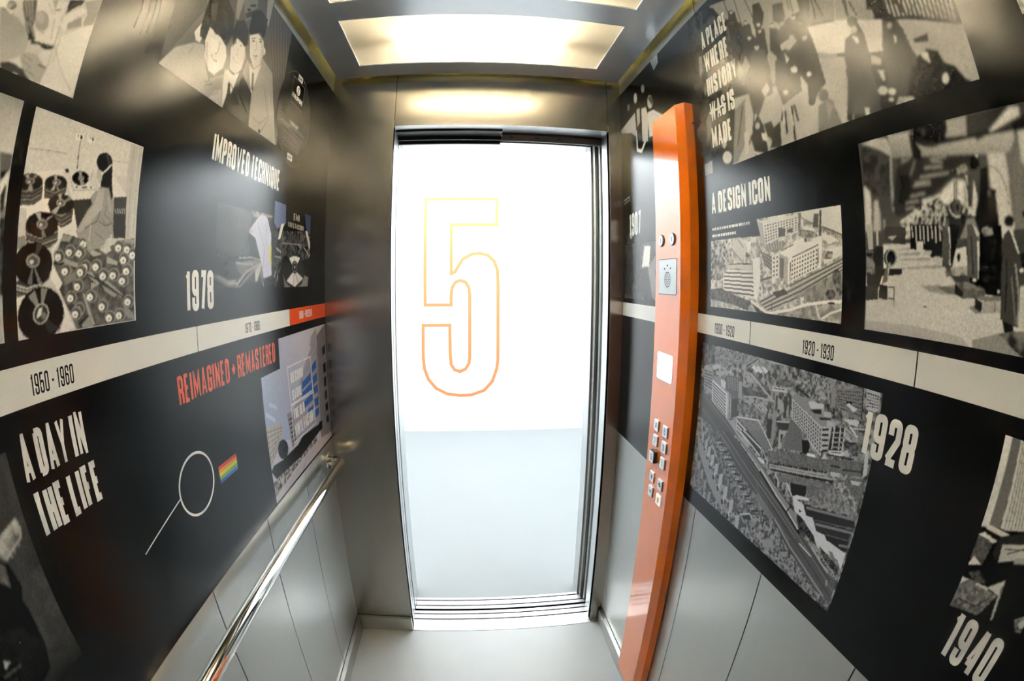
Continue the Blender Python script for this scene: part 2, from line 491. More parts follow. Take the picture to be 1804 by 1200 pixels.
# ------------------------------------------------------------------ condensed lettering drawn as strokes
GLY = {
 'A': (1.2, [[(0, -.06), (.5, 1.06), (1, -.06)], [(.16, .22), (.84, .22)]]),
 'B': (1.0, [[(0, -.06), (0, 1.06)], [(0, 1), (1, 1, 1), (1, .53, 1), (0, .53)], [(0, .53), (1, .53, 1), (1, 0, 1), (0, 0)]]),
 'C': (1.0, [[(1, .64), (1, 1, 1), (0, 1, 1), (0, 0, 1), (1, 0, 1), (1, .36)]]),
 'D': (1.0, [[(-.12, 0), (1, 0, 1), (1, 1, 1), (-.12, 1)], [(0, 0), (0, 1)]]),
 'E': (.85, [[(1, 1), (0, 1), (0, 0), (1, 0)], [(0, .52), (.85, .52)]]),
 'F': (.82, [[(1, 1), (0, 1), (0, -.06)], [(0, .50), (.85, .50)]]),
 'G': (1.0, [[(1, .66), (1, 1, 1), (0, 1, 1), (0, 0, 1), (1, 0, 1), (1, .46), (.5, .46)]]),
 'H': (1.0, [[(0, -.06), (0, 1.06)], [(1, -.06), (1, 1.06)], [(0, .51), (1, .51)]]),
 'I': (.0, [[(.5, -.06), (.5, 1.06)]]),
 'L': (.78, [[(0, 1.06), (0, 0), (1, 0)]]),
 'M': (1.65, [[(0, -.06), (0, 1), (.5, .22), (1, 1), (1, -.06)]]),
 'N': (1.12, [[(0, -.06), (0, 1), (1, 0), (1, 1.06)]]),
 'O': (1.0, [[(0, .5), (0, 1, 1), (1, 1, 1), (1, 0, 1), (0, 0, 1), (0, .5)]]),
 'P': (1.0, [[(0, -.06), (0, 1.06)], [(0, 1), (1, 1, 1), (1, .44, 1), (0, .44)]]),
 'Q': (1.0, [[(0, .5), (0, 1, 1), (1, 1, 1), (1, 0, 1), (0, 0, 1), (0, .5)], [(.5, .22), (1.05, -.14)]]),
 'R': (1.0, [[(0, -.06), (0, 1.06)], [(0, 1), (1, 1, 1), (1, .48, 1), (0, .48)], [(.55, .48), (1, .36), (1, -.06)]]),
 'S': (1.0, [[(1, .68), (1, 1, 1), (0, 1, 1), (0, .58, 1), (1, .44, 1), (1, 0, 1), (0, 0, 1), (0, .32)]]),
 'T': (.92, [[(0, 1), (1, 1)], [(.5, 1), (.5, -.06)]]),
 'U': (1.0, [[(0, 1.06), (0, 0, 1), (1, 0, 1), (1, 1.06)]]),
 'V': (1.45, [[(0, 1.06), (.5, -.12), (1, 1.06)]]),
 'W': (2.1, [[(0, 1.06), (.25, 0), (.5, .9), (.75, 0), (1, 1.06)]]),
 'Y': (1.25, [[(0, 1.06), (.5, .42), (1, 1.06)], [(.5, .42), (.5, -.06)]]),
 '0': (1.0, [[(0, .5), (0, 1, 1), (1, 1, 1), (1, 0, 1), (0, 0, 1), (0, .5)]]),
 '1': (.5, [[(.6, -.06), (.6, 1.06)], [(-.15, .84), (.6, .95)]]),
 '2': (1.0, [[(0, .68), (0, 1, 1), (1, 1, 1), (1, .58), (0, .06)], [(-.1, 0), (1.1, 0)]]),
 '3': (1.0, [[(0, .70), (0, 1, 1), (1, 1, 1), (1, .53, 1), (.35, .53)], [(.35, .53), (1, .53, 1), (1, 0, 1), (0, 0, 1), (0, .30)]]),
 '4': (1.0, [[(.80, -.06), (.80, 1.06)], [(.66, 1.06), (0, .24)], [(-.06, .22), (1.12, .22)]]),
 '5': (1.0, [[(1, 1), (0, 1), (0, .50), (.1, .56), (1, .60, 1), (1, 0, 1), (0, 0, 1), (0, .30)]]),
 '6': (1.0, [[(1, .70), (1, 1, 1), (0, 1, 1), (0, 0, 1), (1, 0, 1), (1, .28)], [(1, .26), (1, .56, 1), (0, .56)]]),
 '7': (.92, [[(0, 1), (1, 1), (.35, -.06)]]),
 '8': (1.0, [[(0, .77), (0, 1, 1), (1, 1, 1), (1, .53, 1), (0, .53, 1), (0, .77)], [(0, .26), (0, .53, 1), (1, .53, 1), (1, 0, 1), (0, 0, 1), (0, .26)]]),
 '9': (1.0, [[(0, .30), (0, 0, 1), (1, 0, 1), (1, 1, 1), (0, 1, 1), (0, .72)], [(0, .74), (0, .44, 1), (1, .44)]]),
 '-': (.6, [[(-.1, .47), (1.1, .47)]]),
 '+': (.9, [[(-.25, .47), (1.25, .47)], [(.5, .23), (.5, .71)]]),
}


def stroke_pts(path, sx, sz, rad):
    """Round the flagged corners of a stroke path."""
    P = [(p[0] * sx, p[1] * sz, len(p) > 2) for p in path]
    out = []
    for i, (x, y, rd) in enumerate(P):
        if not rd or i in (0, len(P) - 1):
            out.append((x, y)); continue
        a = Vector(P[i - 1][:2]); b = Vector((x, y)); c = Vector(P[i + 1][:2])
        la, lc = (a - b).length, (c - b).length
        r = min(rad, la * (0.5 if P[i - 1][2] else 0.98), lc * (0.5 if P[i + 1][2] else 0.98))
        p0 = b + (a - b).normalized() * r; p1 = b + (c - b).normalized() * r
        for k in range(7):
            t = k / 6
            q = p0 * (1 - t) ** 2 * 1 + b * 2 * t * (1 - t) + p1 * t * t
            # pull the quadratic out towards a circular arc
            q = q + (b - (p0 + p1) / 2) * 0.17 * 4 * t * (1 - t) * 0.5
            out.append((q.x, q.y))
    res = [out[0]]
    for p in out[1:]:
        if (p[0] - res[-1][0]) ** 2 + (p[1] - res[-1][1]) ** 2 > 1e-10: res.append(p)
    return res


def ribbon(pts, t, lim=0.34):
    """Left and right outlines of a polyline of width t, mitred joints."""
    n = len(pts); L = []; Rr = []
    V2 = [Vector(p) for p in pts]
    closed = (V2[0] - V2[-1]).length < 1e-6
    for i in range(n):
        if closed:
            d0 = V2[i] - V2[i - 1] if i > 0 else V2[0] - V2[n - 2]
            d1 = V2[i + 1] - V2[i] if i < n - 1 else V2[1] - V2[0]
        else:
            d0 = V2[i] - V2[i - 1] if i > 0 else V2[1] - V2[0]
            d1 = V2[i + 1] - V2[i] if i < n - 1 else V2[i] - V2[i - 1]
        d0 = d0.normalized(); d1 = d1.normalized()
        n0 = Vector((-d0.y, d0.x)); n1 = Vector((-d1.y, d1.x))
        m = n0 + n1
        if m.length < 1e-4: m = n0
        m.normalize()
        k = (t / 2) / max(lim, m.dot(n0))
        L.append(V2[i] + m * k); Rr.append(V2[i] - m * k)
    return L, Rr


def clip_y(poly, lo, hi):
    for s, lim in ((1, lo), (-1, -hi)):
        res = []
        for i, a in enumerate(poly):
            b = poly[(i + 1) % len(poly)]
            da, db = s * a[1] - lim, s * b[1] - lim
            if da >= 0: res.append(a)
            if da * db < 0:
                t = da / (da - db); res.append((a[0] + t * (b[0] - a[0]), a[1] + t * (b[1] - a[1])))
        poly = res
    return poly


def text_quads(s, t=0.17, w=0.22, gap=0.075, space=0.16):
    """Quads of a line of text, height 1, starting at 0; returns quads and the line's length."""
    x = 0.0; quads = []
    for ch in s:
        if ch == ' ':
            x += space; continue
        wid, paths = GLY[ch]
        cw = wid * w
        for k, p in enumerate(paths):
            pts = stroke_pts(p, cw, 1 - t, max(t * 0.53, min(0.16, w * 0.62)))
            pts = [(px + x + t / 2, py + t / 2) for px, py in pts]
            L, Rr = ribbon(pts, t * (0.68 if ch in 'VWY' else 0.76 if ch in 'AMN' else 0.62 if ch == '4' and k == 1 else 1), 0.10)
            for i in range(len(L) - 1):
                quads.append((k + (0.5 if ch == 'Q' else 0), (L[i], L[i + 1], Rr[i + 1], Rr[i])))
        x += cw + t + gap
    # strokes drawn past the cap height are trimmed to it
    out = []
    for k, q in quads:
        c = clip_y([(v.x, v.y) for v in q], -0.14 if k % 1 else 0.0, 1.0)
        if len(c) > 2: out.append((k, c))
    return out, x - gap


def lettering(name, s, side, y0, z0, y1, z1, mat, parent, t=0.17, w=0.22, gap=0.075, space=0.16, lift=0.0005, label=None, strike=None):
    """Text on a side wall from (y0, z0) to (y1, z1): y0 is where the first letter starts."""
    quads, ln = text_quads(s, t, w, gap, space)
    bm = bmesh.new()
    X = (XL + BT + lift * 0.3) if side == 'L' else (XR - BT - lift * 0.3)
    if strike:
        pre = text_quads(strike[0], t, w, gap, space)[1] if strike[0] else 0
        a = pre; b = pre + text_quads(strike[1], t, w, gap, space)[1]
        quads.append((3, [(a - 0.05, 0.42), (b + 0.05, 0.42), (b + 0.05, 0.54), (a - 0.05, 0.54)]))
    sg = 1 if side == 'L' else -1
    for k, q in quads:                                       # crossing strokes lie one ink film above the other
        vs = [bm.verts.new((X + sg * k * 0.00006, y0 + (y1 - y0) * u / ln, z0 + (z1 - z0) * v)) for u, v in q]
        try: bm.faces.new(vs)
        except ValueError: pass
    me = bpy.data.meshes.new(name); 
    for f in bm.faces:
        f.normal_update()
        if (f.normal.x > 0) != (side == 'L'): f.normal_flip()
    bm.to_mesh(me); bm.free()
    return link(name, me, mat, parent, label)


BT = 0.003                                                    # thickness of the printed boards


# ------------------------------------------------------------------ printed photographs: pictures drawn into the ink colour of a fine grid
def lin(c):
    c = np.asarray(c, float) / 255.0
    return np.where(c <= 0.04045, c / 12.92, ((c + 0.055) / 1.055) ** 2.4)


def blur(a, s):
    if s <= 0: return a
    r = max(1, int(3 * s)); k = np.exp(-0.5 * (np.arange(-r, r + 1) / s) ** 2); k /= k.sum()
    for ax in (0, 1):
        p = np.pad(a, [(r, r) if i == ax else (0, 0) for i in range(a.ndim)], mode='edge')
        a = sum(k[i] * np.take(p, range(i, i + a.shape[ax]), axis=ax) for i in range(2 * r + 1))
    return a


def vnoise(rng, shape, cell):
    h, w = shape
    gh, gw = int(h / cell) + 3, int(w / cell) + 3
    g = rng.random((gh, gw))
    y = np.arange(h) / cell; x = np.arange(w) / cell
    yi = y.astype(int); xi = x.astype(int); fy = (y - yi)[:, None]; fx = (x - xi)[None, :]
    fy = fy * fy * (3 - 2 * fy); fx = fx * fx * (3 - 2 * fx)
    a = g[yi][:, xi]; b = g[yi][:, xi + 1]; c = g[yi + 1][:, xi]; d = g[yi + 1][:, xi + 1]
    return (a * (1 - fx) + b * fx) * (1 - fy) + (c * (1 - fx) + d * fx) * fy


class Picture:
    def __init__(s, w, h, res, seed):
        s.res = res; s.nx = int(round(w / res)) + 1; s.ny = int(round(h / res)) + 1
        s.w, s.h = w, h
        s.img = np.zeros((s.ny, s.nx, 3)); s.rng = np.random.default_rng(seed)
        s.mx = np.linspace(0, w, s.nx); s.my = np.linspace(0, h, s.ny)

    def mask(s, pts):
        pts = np.asarray(pts, float)
        x0 = np.searchsorted(s.mx, pts[:, 0].min()); x1 = np.searchsorted(s.mx, pts[:, 0].max(), 'right')
        y0 = np.searchsorted(s.my, pts[:, 1].min()); y1 = np.searchsorted(s.my, pts[:, 1].max(), 'right')
        if x1 <= x0 or y1 <= y0: return None
        X = s.mx[None, x0:x1]; Y = s.my[y0:y1, None]
        m = np.zeros((y1 - y0, x1 - x0), bool)
        for (ax, ay), (bx, by) in zip(pts, np.roll(pts, -1, 0)):
            if ay == by: continue
            c = ((ay <= Y) & (by > Y)) | ((by <= Y) & (ay > Y))
            m ^= c & (X < ax + (Y - ay) * (bx - ax) / (by - ay))
        return m, (slice(y0, y1), slice(x0, x1))

    @staticmethod
    def rgb(g):
        return lin(g if isinstance(g, (tuple, list)) else (g, g, g))

    def poly(s, g, pts):
        r = s.mask(pts)
        if r: s.img[r[1]][r[0]] = s.rgb(g)

    def blend(s, g, a, pts):
        r = s.mask(pts)
        if r:
            v = s.img[r[1]]; v[r[0]] = v[r[0]] * (1 - a) + s.rgb(g) * a

    def grad(s, g0, g1, pts, a, b):
        r = s.mask(pts)
        if not r: return
        X = s.mx[None, r[1][1]]; Y = s.my[r[1][0], None]
        a = np.asarray(a, float); d = np.asarray(b, float) - a
        t = np.clip(((X - a[0]) * d[0] + (Y - a[1]) * d[1]) / (d @ d), 0, 1)[..., None]
        v = s.img[r[1]]; v[r[0]] = (s.rgb(g0) * (1 - t) + s.rgb(g1) * t)[r[0]]

    def tex(s, g0, g1, cell, pts):
        r = s.mask(pts)
        if not r: return
        n = vnoise(s.rng, r[0].shape, max(1.0, cell / s.res)) * 0.65 + vnoise(s.rng, r[0].shape, max(1.0, cell / s.res / 2.3)) * 0.35
        t = np.clip((n - 0.28) / 0.44, 0, 1)[..., None]
        v = s.img[r[1]]; v[r[0]] = (s.rgb(g0) * (1 - t) + s.rgb(g1) * t)[r[0]]

    def line(s, g, wd, pts):
        L, Rr = ribbon([tuple(p) for p in pts], wd)
        for i in range(len(L) - 1):
            s.poly(g, [L[i], L[i + 1], Rr[i + 1], Rr[i]])

    def grid(s, g, nx, ny, fx, fy, q):
        """nx by ny panes inside the quad q (four corners in order)."""
        a, b, c, d = [np.asarray(p, float) for p in q]
        def at(u, v): return (a * (1 - u) + b * u) * (1 - v) + (d * (1 - u) + c * u) * v
        for i in range(nx):
            for j in range(ny):
                u0 = (i + (1 - fx) / 2) / nx; u1 = (i + (1 + fx) / 2) / nx
                v0 = (j + (1 - fy) / 2) / ny; v1 = (j + (1 + fy) / 2) / ny
                s.poly(g, [at(u0, v0), at(u1, v0), at(u1, v1), at(u0, v1)])

    def ell(s, g, c, rx, ry, rot=0, n=40):
        ca, sa = math.cos(rot), math.sin(rot)
        s.poly(g, [(c[0] + rx * math.cos(t) * ca - ry * math.sin(t) * sa, c[1] + rx * math.cos(t) * sa + ry * math.sin(t) * ca)
                   for t in np.linspace(0, 2 * math.pi, n, endpoint=False)])

    def soften(s, mm):
        s.img = blur(s.img, mm / s.res)

    def grain(s, amp, cell=1.5):
        n = s.rng.normal(0, 1, (s.ny, s.nx)); n = blur(n[..., None], cell / s.res * 0.5)[..., 0]
        n = n / (n.std() + 1e-6)
        s.img = np.clip(s.img * (1 + amp * n[..., None]) + 0.0003 * n[..., None], 0.002, 1)

    def run(s, ops):
        for o in ops:
            k = o[0]
            if k == 'p': s.poly(o[1], o[2])
            elif k == 'a': s.blend(o[1], o[2], o[3])
            elif k == 'g': s.grad(o[1], o[2], o[3], o[4], o[5])
            elif k == 'x': s.tex(o[1], o[2], o[3], o[4])
            elif k == 'l': s.line(o[1], o[2], o[3])
            elif k == 'w': s.grid(*o[1:])
            elif k == 'b': s.soften(o[1])
            elif k == 'n': s.grain(o[1], o[2])
            elif k == 'f': s.img[:] = s.rgb(o[1])
            elif k == 'vig':                      # the print's own fade to black: o = left, right, bottom, top margins
                X = s.mx[None, :]; Y = s.my[:, None]
                m = np.ones((s.ny, s.nx))
                for e, d in zip(o[1:], (X, s.w - X, Y, s.h - Y)):
                    if e: m = m * np.clip(d / e, 0, 1)
                s.img = s.img * m[..., None] + s.rgb(13) * (1 - m[..., None])


def photo_mesh(name, pic, side, y0, z0, parent, label, lift=0.0001, hole=None):
    """The picture as a flat printed sheet on the wall board, one vertex per grain of ink."""
    nx, ny = pic.nx, pic.ny
    X = (XL + BT + lift * 0.3) if side == 'L' else (XR - BT - lift * 0.3)
    yy = y0 + pic.mx / 1000; zz = z0 + pic.my / 1000
    co = np.empty((ny, nx, 3)); co[..., 0] = X; co[..., 1] = yy[None, :]; co[..., 2] = zz[:, None]
    idx = np.arange(ny * nx).reshape(ny, nx)
    q = np.stack([idx[:-1, :-1], idx[:-1, 1:], idx[1:, 1:], idx[1:, :-1]], -1)
    if hole is not None:
        cy = (pic.mx[:-1] + pic.mx[1:]) / 2; cz = (pic.my[:-1] + pic.my[1:]) / 2
        keep = ~hole(cy[None, :], cz[:, None])
        q = q[keep]
    q = q.reshape(-1, 4)
    if side == 'R': q = q[:, ::-1]
    me = bpy.data.meshes.new(name)
    me.vertices.add(ny * nx); me.vertices.foreach_set('co', co.reshape(-1).astype(np.float32))
    me.loops.add(len(q) * 4); me.loops.foreach_set('vertex_index', np.ascontiguousarray(q).reshape(-1).astype(np.int32))
    me.polygons.add(len(q)); me.polygons.foreach_set('loop_start', np.arange(0, len(q) * 4, 4, dtype=np.int32))
    at = me.color_attributes.new('ink', 'FLOAT_COLOR', 'POINT')
    c = np.ones((ny * nx, 4), np.float32); c[:, :3] = np.minimum(pic.img.reshape(-1, 3) * 1.22, 0.95)
    at.data.foreach_set('color', c.reshape(-1))
    me.update(); me.validate()
    return link(name, me, M['photo'], parent, label)



def plate_yz(name, y0, y1, z0, z1, x0, x1, r, mat, parent, label=None, bevel=0.0):
    bm = bmesh.new(); slab_yz(bm, rounded(y0, y1, z0, z1, r), x0, x1)
    return obj(name, bm, mat, parent, label, bevel)


def disc_yz(name, y, z, r, x0, x1, mat, parent, label=None, n=32, bevel=0.0):
    bm = bmesh.new(); slab_yz(bm, [(y + r * math.cos(a), z + r * math.sin(a)) for a in np.linspace(0, 2 * math.pi, n, endpoint=False)], x0, x1)
    return obj(name, bm, mat, parent, label, bevel)


def strokes_yz(name, strokes, x, w, mat, parent, label=None):
    """Thin engraved marks on the column's button face: strokes of (y, z), reading leftwards is +y."""
    bm = bmesh.new()
    for s in strokes:
        L, Rr = ribbon(s, w)
        for i in range(len(L) - 1):
            a = [L[i], L[i + 1], Rr[i + 1], Rr[i]]
            try: bm.faces.new([bm.verts.new((x, p[0], p[1])) for p in a])
            except ValueError: pass
    me = bpy.data.meshes.new(name)
    for f in bm.faces:
        f.normal_update()
        if f.normal.x > 0: f.normal_flip()
    bm.to_mesh(me); bm.free()
    return link(name, me, mat, parent, label)


# key switches high on the column
for ky, kz in ((1.2225, 1.5575), (1.1490, 1.5565)):
    k = disc_yz('key_switch', ky, kz, 0.0150, CX - 0.0040, CX + 0.004, M['plate'], cop, 'round steel key switch', bevel=0.0008)
    boxes('keyhole', [(CX - 0.0043, CX - 0.0039, ky - 0.0012, ky + 0.0012, kz - 0.006, kz + 0.006)], M['dark'], k)
    disc_yz('switch_recess', ky + 0.0022, kz, 0.0172, CX - 0.0004, CX + 0.002, M['dark'], k)
# intercom plate with its speaker grille
ip = plate_yz('intercom_plate', 1.1262, 1.2440, 1.4160, 1.5058, CX - 0.0008, CX + 0.002, 0.004, M['plate'], cop, 'steel intercom plate with speaker grille')
bm = bmesh.new(); 
L_, R_ = ribbon(rounded(1.1255, 1.2447, 1.4153, 1.5065, 0.0045) + rounded(1.1255, 1.2447, 1.4153, 1.5065, 0.0045)[:1], 0.0016)
strokes_yz('plate_gap', [rounded(1.1255, 1.2447, 1.4153, 1.5065, 0.0045) + rounded(1.1255, 1.2447, 1.4153, 1.5065, 0.0045)[:1]], CX - 0.0006, 0.0018, M['dark'], ip)
for dy, dz in ((0, 0.0365), (0.0195, 0.0282), (-0.0195, 0.0288)):
    disc_yz('signal_lamp', 1.1828 + dy, 1.4537 + dz, 0.0024, CX - 0.0016, CX, M['ink'], ip)
gy, gz = 1.1825, 1.4535
st = []
for r in (0.0185, 0.0125, 0.007):
    for s0 in (10, 190):
        st.append([(gy + r * math.cos(math.radians(s0 + a)), gz + r * math.sin(math.radians(s0 + a))) for a in range(0, 161, 10)])
st.append([(gy - 0.0185, gz), (gy + 0.0185, gz)])
st.append([(gy + 0.0195 * math.cos(a), gz + 0.0195 * math.sin(a)) for a in np.linspace(0, 2 * math.pi, 41)])
strokes_yz('speaker_grille', st, CX - 0.0010, 0.0016, M['ink'], ip)
# white notice card, with a glow added to brighten it
cd = plate_yz('notice_card', 1.1325, 1.2345, 1.1882, 1.2610, CX - 0.0012, CX, 0.007, M['card_glow'], cop, 'white notice card with rounded corners, glow added')
cd2 = [[(1.205, 1.2115), (1.165, 1.2115)], [(1.222, 1.1995), (1.196, 1.1995)], [(1.180, 1.1985), (1.142, 1.1985)]]
strokes_yz('faint_print', cd2, CX - 0.0014, 0.0016, plain('pale_grey_print', (0.62, 0.66, 0.70), 0.4), cd)

# push buttons, engraved
def mark(ch, y, z, s=0.0150):
    """Strokes of a numeral centred on (y, z)."""
    wid, paths = GLY[ch]
    w = 0.52 * wid * s
    out = []
    for p in paths:
        pts = stroke_pts([(max(0, min(1, q[0])), max(0, min(1, q[1])), *q[2:]) for q in p], w, s, s * 0.22)
        out.append([(y - (px - w / 2), z + py - s / 2) for px, py in pts])
    return out


COLS = (1.2100, 1.1467)
ROWS = (1.0587, 1.0145, 0.9690, 0.9057, 0.8603)
def sym_alarm(y, z):
    return [[(y - 0.008 * math.cos(a), z - 0.008 * math.sin(a)), (y + 0.008 * math.cos(a), z + 0.008 * math.sin(a))] for a in (0.3, 1.25, 2.4)]
def sym_doors(y, z):
    return [[(y + s * 0.0015, z + 0.006), (y + s * 0.0085, z), (y + s * 0.0015, z - 0.006), (y + s * 0.0015, z + 0.006)] for s in (-1, 1)]
def sym_arrow(y, z):
    return [[(y + 0.006, z), (y - 0.004, z)], [(y - 0.0005, z + 0.005), (y - 0.006, z), (y - 0.0005, z - 0.005)]]
BUT = [('4', 0, 0), ('5', 1, 0), ('2', 0, 1), ('3', 1, 1), ('0', 0, 2), ('1', 1, 2), ('alarm', 0, 3), ('doors', 1, 3), ('arrow', 0, 4), ('picto', 1, 4)]
for ch, c, r in BUT:
    y, z = COLS[c], ROWS[r]
    if r >= 3 and c == 0: y -= 0.001
    d = 0.0035; h = 0.0155
    if ch == '0': d = 0.012; y -= 0.004
    lab = {'0': 'raised ground floor button marked 0', 'alarm': 'alarm button with a star-like symbol', 'doors': 'button with a door symbol',
           'arrow': 'button with an arrow symbol', 'picto': 'white button with a yellow pictogram'}.get(ch, 'steel button engraved ' + ch)
    b = plate_yz('button', y - h, y + h, z - h, z + h, CX - d, CX + 0.001, 0.0022, M['button_glow'] if ch == 'picto' else M['button'], cop, lab, bevel=0.0007)  # the pictogram button carries an added glow
    if ch == '0':
        plate_yz('button_collar', y - h - 0.001, y + h + 0.001, z - h - 0.001, z + h + 0.001, CX - d + 0.0015, CX + 0.001, 0.003, M['ink'], b)
    if ch == 'picto':
        plate_yz('pictogram', y - 0.007, y + 0.007, z - 0.009, z + 0.009, CX - d - 0.0003, CX - d + 0.001, 0.002, M['yellow'], b)
        continue
    s = {'alarm': sym_alarm, 'doors': sym_doors, 'arrow': sym_arrow}.get(ch)
    strokes_yz('engraving', s(y, z) if s else mark(ch, y, z), CX - d - 0.0002, 0.0021, M['ink'], b)
boxes('lock_screw', [(0.548, 0.553, FOLD_Y - 0.0025, FOLD_Y + 0.004, 1.848, 1.853)], M['ink'], cop)

# ------------------------------------------------------------------ the floor number painted on the landing wall
P5 = [(-0.379, 2.234), (0.295, 2.234), (0.295, 1.984), (-0.133, 1.984), (-0.130, 1.520), (-0.095, 1.538), (-0.024, 1.657), (0.060, 1.704), (0.135, 1.712),
      (0.212, 1.694), (0.271, 1.640), (0.303, 1.555), (0.309, 1.419), (0.309, 0.702), (0.298, 0.615), (0.255, 0.493), (0.177, 0.406), (0.055, 0.363),
      (-0.049, 0.358), (-0.178, 0.374), (-0.282, 0.427), (-0.357, 0.516), (-0.393, 0.621), (-0.402, 0.725), (-0.399, 1.036), (-0.144, 1.036),
      (-0.144, 0.758), (-0.137, 0.663), (-0.105, 0.610), (-0.054, 0.592), (-0.002, 0.615), (0.034, 0.670), (0.042, 0.739), (0.043, 1.318),
      (0.034, 1.394), (0.002, 1.442), (-0.046, 1.456), (-0.091, 1.440), (-0.123, 1.387), (-0.131, 1.319), (-0.131, 1.227), (-0.377, 1.227), (-0.379, 2.234)]
L5, R5 = ribbon(P5, 0.031)
bm = bmesh.new()
for i in range(len(L5) - 1):
    a = [L5[i], L5[i + 1], R5[i + 1], R5[i]]
    f = bm.faces.new([bm.verts.new((p.x, LY1 - 0.0012, p.y)) for p in a])
bmesh.ops.remove_doubles(bm, verts=bm.verts[:], dist=1e-5)
tag(obj('floor_number', bm, M['numeral']), 'big orange outlined numeral 5 painted on the white landing wall', 'sign')

# ------------------------------------------------------------------ printed wall graphics
def board(name, side, y0, y1, z0, z1, label):
    root = empty(name, ((XL if side == 'L' else XR), 0.6, z0), label, 'wall graphic')
    x = (XL, XL + BT) if side == 'L' else (XR - BT, XR)
    boxes('graphic_board', [(x[0] + (0.0002 if side == 'L' else 0), x[1] - (0 if side == 'L' else 0.0002), y0, y1, z0, z1)], M['black'], root)
    return root


def flat(name, side, y0, y1, z0, z1, mat, parent, label=None, lift=0.0002):
    bm = bmesh.new()
    X = (XL + BT + lift * 0.3) if side == 'L' else (XR - BT - lift * 0.3)
    c = [(y0, z0), (y1, z0), (y1, z1), (y0, z1)]
    if side == 'R': c = c[::-1]
    bm.faces.new([bm.verts.new((X, y, z)) for y, z in c])
    me = bpy.data.meshes.new(name); bm.to_mesh(me); bm.free()
    return link(name, me, mat, parent, label)


gl = board('wall_graphic', 'L', YB + 0.02, YF - 0.0005, GL0, G1, 'black printed timeline graphic covering the left wall above the handrail')
gr = board('wall_graphic', 'R', YB + 0.02, YF - 0.0005, GR0, G1, 'black printed timeline graphic covering the right wall behind the orange column')

# timeline strips, in segments with fine black gaps
EL = [YB + 0.02, 0.02, 0.7905, 1.3056, YF - 0.0008]
for i, (a, b) in enumerate(zip(EL, EL[1:])):
    s = flat('timeline_strip', 'L', a + 0.0012, b - (0.0012 if i < 2 else 0), S0, S1, M['strip_red'] if i == 3 else M['strip'], gl,
             'orange end of the timeline strip' if i == 3 else None)
    if i == 1: lettering('date_text', '1950 - 1960', 'L', 0.3610, 1.3380, 0.4440, 1.3620, M['strip_ink'], s, t=0.12, w=0.25, gap=0.09)
    if i == 2: lettering('date_text', '1970 - 1980', 'L', 1.0070, 1.3385, 1.0915, 1.3605, M['strip_ink'], s, t=0.12, w=0.25, gap=0.09)
    if i == 3: lettering('date_text', '1980 - PRESENT', 'L', 1.3900, 1.3410, 1.5200, 1.3640, M['letter'], s, t=0.14, w=0.25, gap=0.10)
ER = [YB + 0.02, 0.3968, 0.8362, YF - 0.0008]
for i, (a, b) in enumerate(zip(ER, ER[1:])):
    s = flat('timeline_strip', 'R', a + 0.0012, b - 0.0012, S0, S1, M['strip'], gr)
    if i == 1: lettering('date_text', '1920 - 1930', 'R', 0.6610, 1.3350, 0.5765, 1.3590, M['strip_ink'], s, t=0.12, w=0.25, gap=0.09)
    if i == 2: lettering('date_text', '1900 - 1920', 'R', 0.9890, 1.3350, 0.9000, 1.3585, M['strip_ink'], s, t=0.12, w=0.25, gap=0.09)

# headings
lettering('heading_text', 'IMPROVED TECHNIQUE', 'L', 0.8310, 1.6880, 1.2115, 1.7440, M['letter'], gl, t=0.165, w=0.235, label='white heading IMPROVED TECHNIQUE')
lettering('heading_text', '1978', 'L', 0.7540, 1.4020, 0.8615, 1.4755, M['letter'], gl, t=0.172, w=0.240, gap=0.07, label='white year 1978')
lettering('heading_text', 'A DAY IN', 'L', 0.3200, 1.2475, 0.4495, 1.3035, M['letter'], gl, t=0.18, w=0.22, gap=0.06, label='white heading A DAY IN')
lettering('heading_text', 'THE LIFE', 'L', 0.3215, 1.1805, 0.4600, 1.2350, M['letter'], gl, t=0.18, w=0.22, gap=0.06, label='white heading THE LIFE')
lettering('heading_text', 'REIMAGINED + REMASTERED', 'L', 0.7060, 1.2475, 1.1830, 1.2980, M['letter_red'], gl, t=0.15, w=0.235, label='salmon red heading REIMAGINED + REMASTERED')
lettering('heading_text', '1907', 'R', 1.6000, 1.6020, 1.4880, 1.6800, M['letter'], gr, t=0.172, w=0.240, gap=0.07, label='white year 1907 beside the column')
lettering('heading_text', 'A DESIGN ICON', 'R', 1.0070, 1.6060, 0.7630, 1.6560, M['letter'], gr, t=0.165, w=0.235, label='white heading A DESIGN ICON')
lettering('heading_text', '1928', 'R', 0.4865, 1.2135, 0.3745, 1.2800, M['letter'], gr, t=0.172, w=0.240, gap=0.07, label='white year 1928')
lettering('heading_text', '1940', 'R', 0.2085, 1.0190, 0.1120, 1.0900, M['letter'], gr, t=0.172, w=0.240, gap=0.07, label='white year 1940')


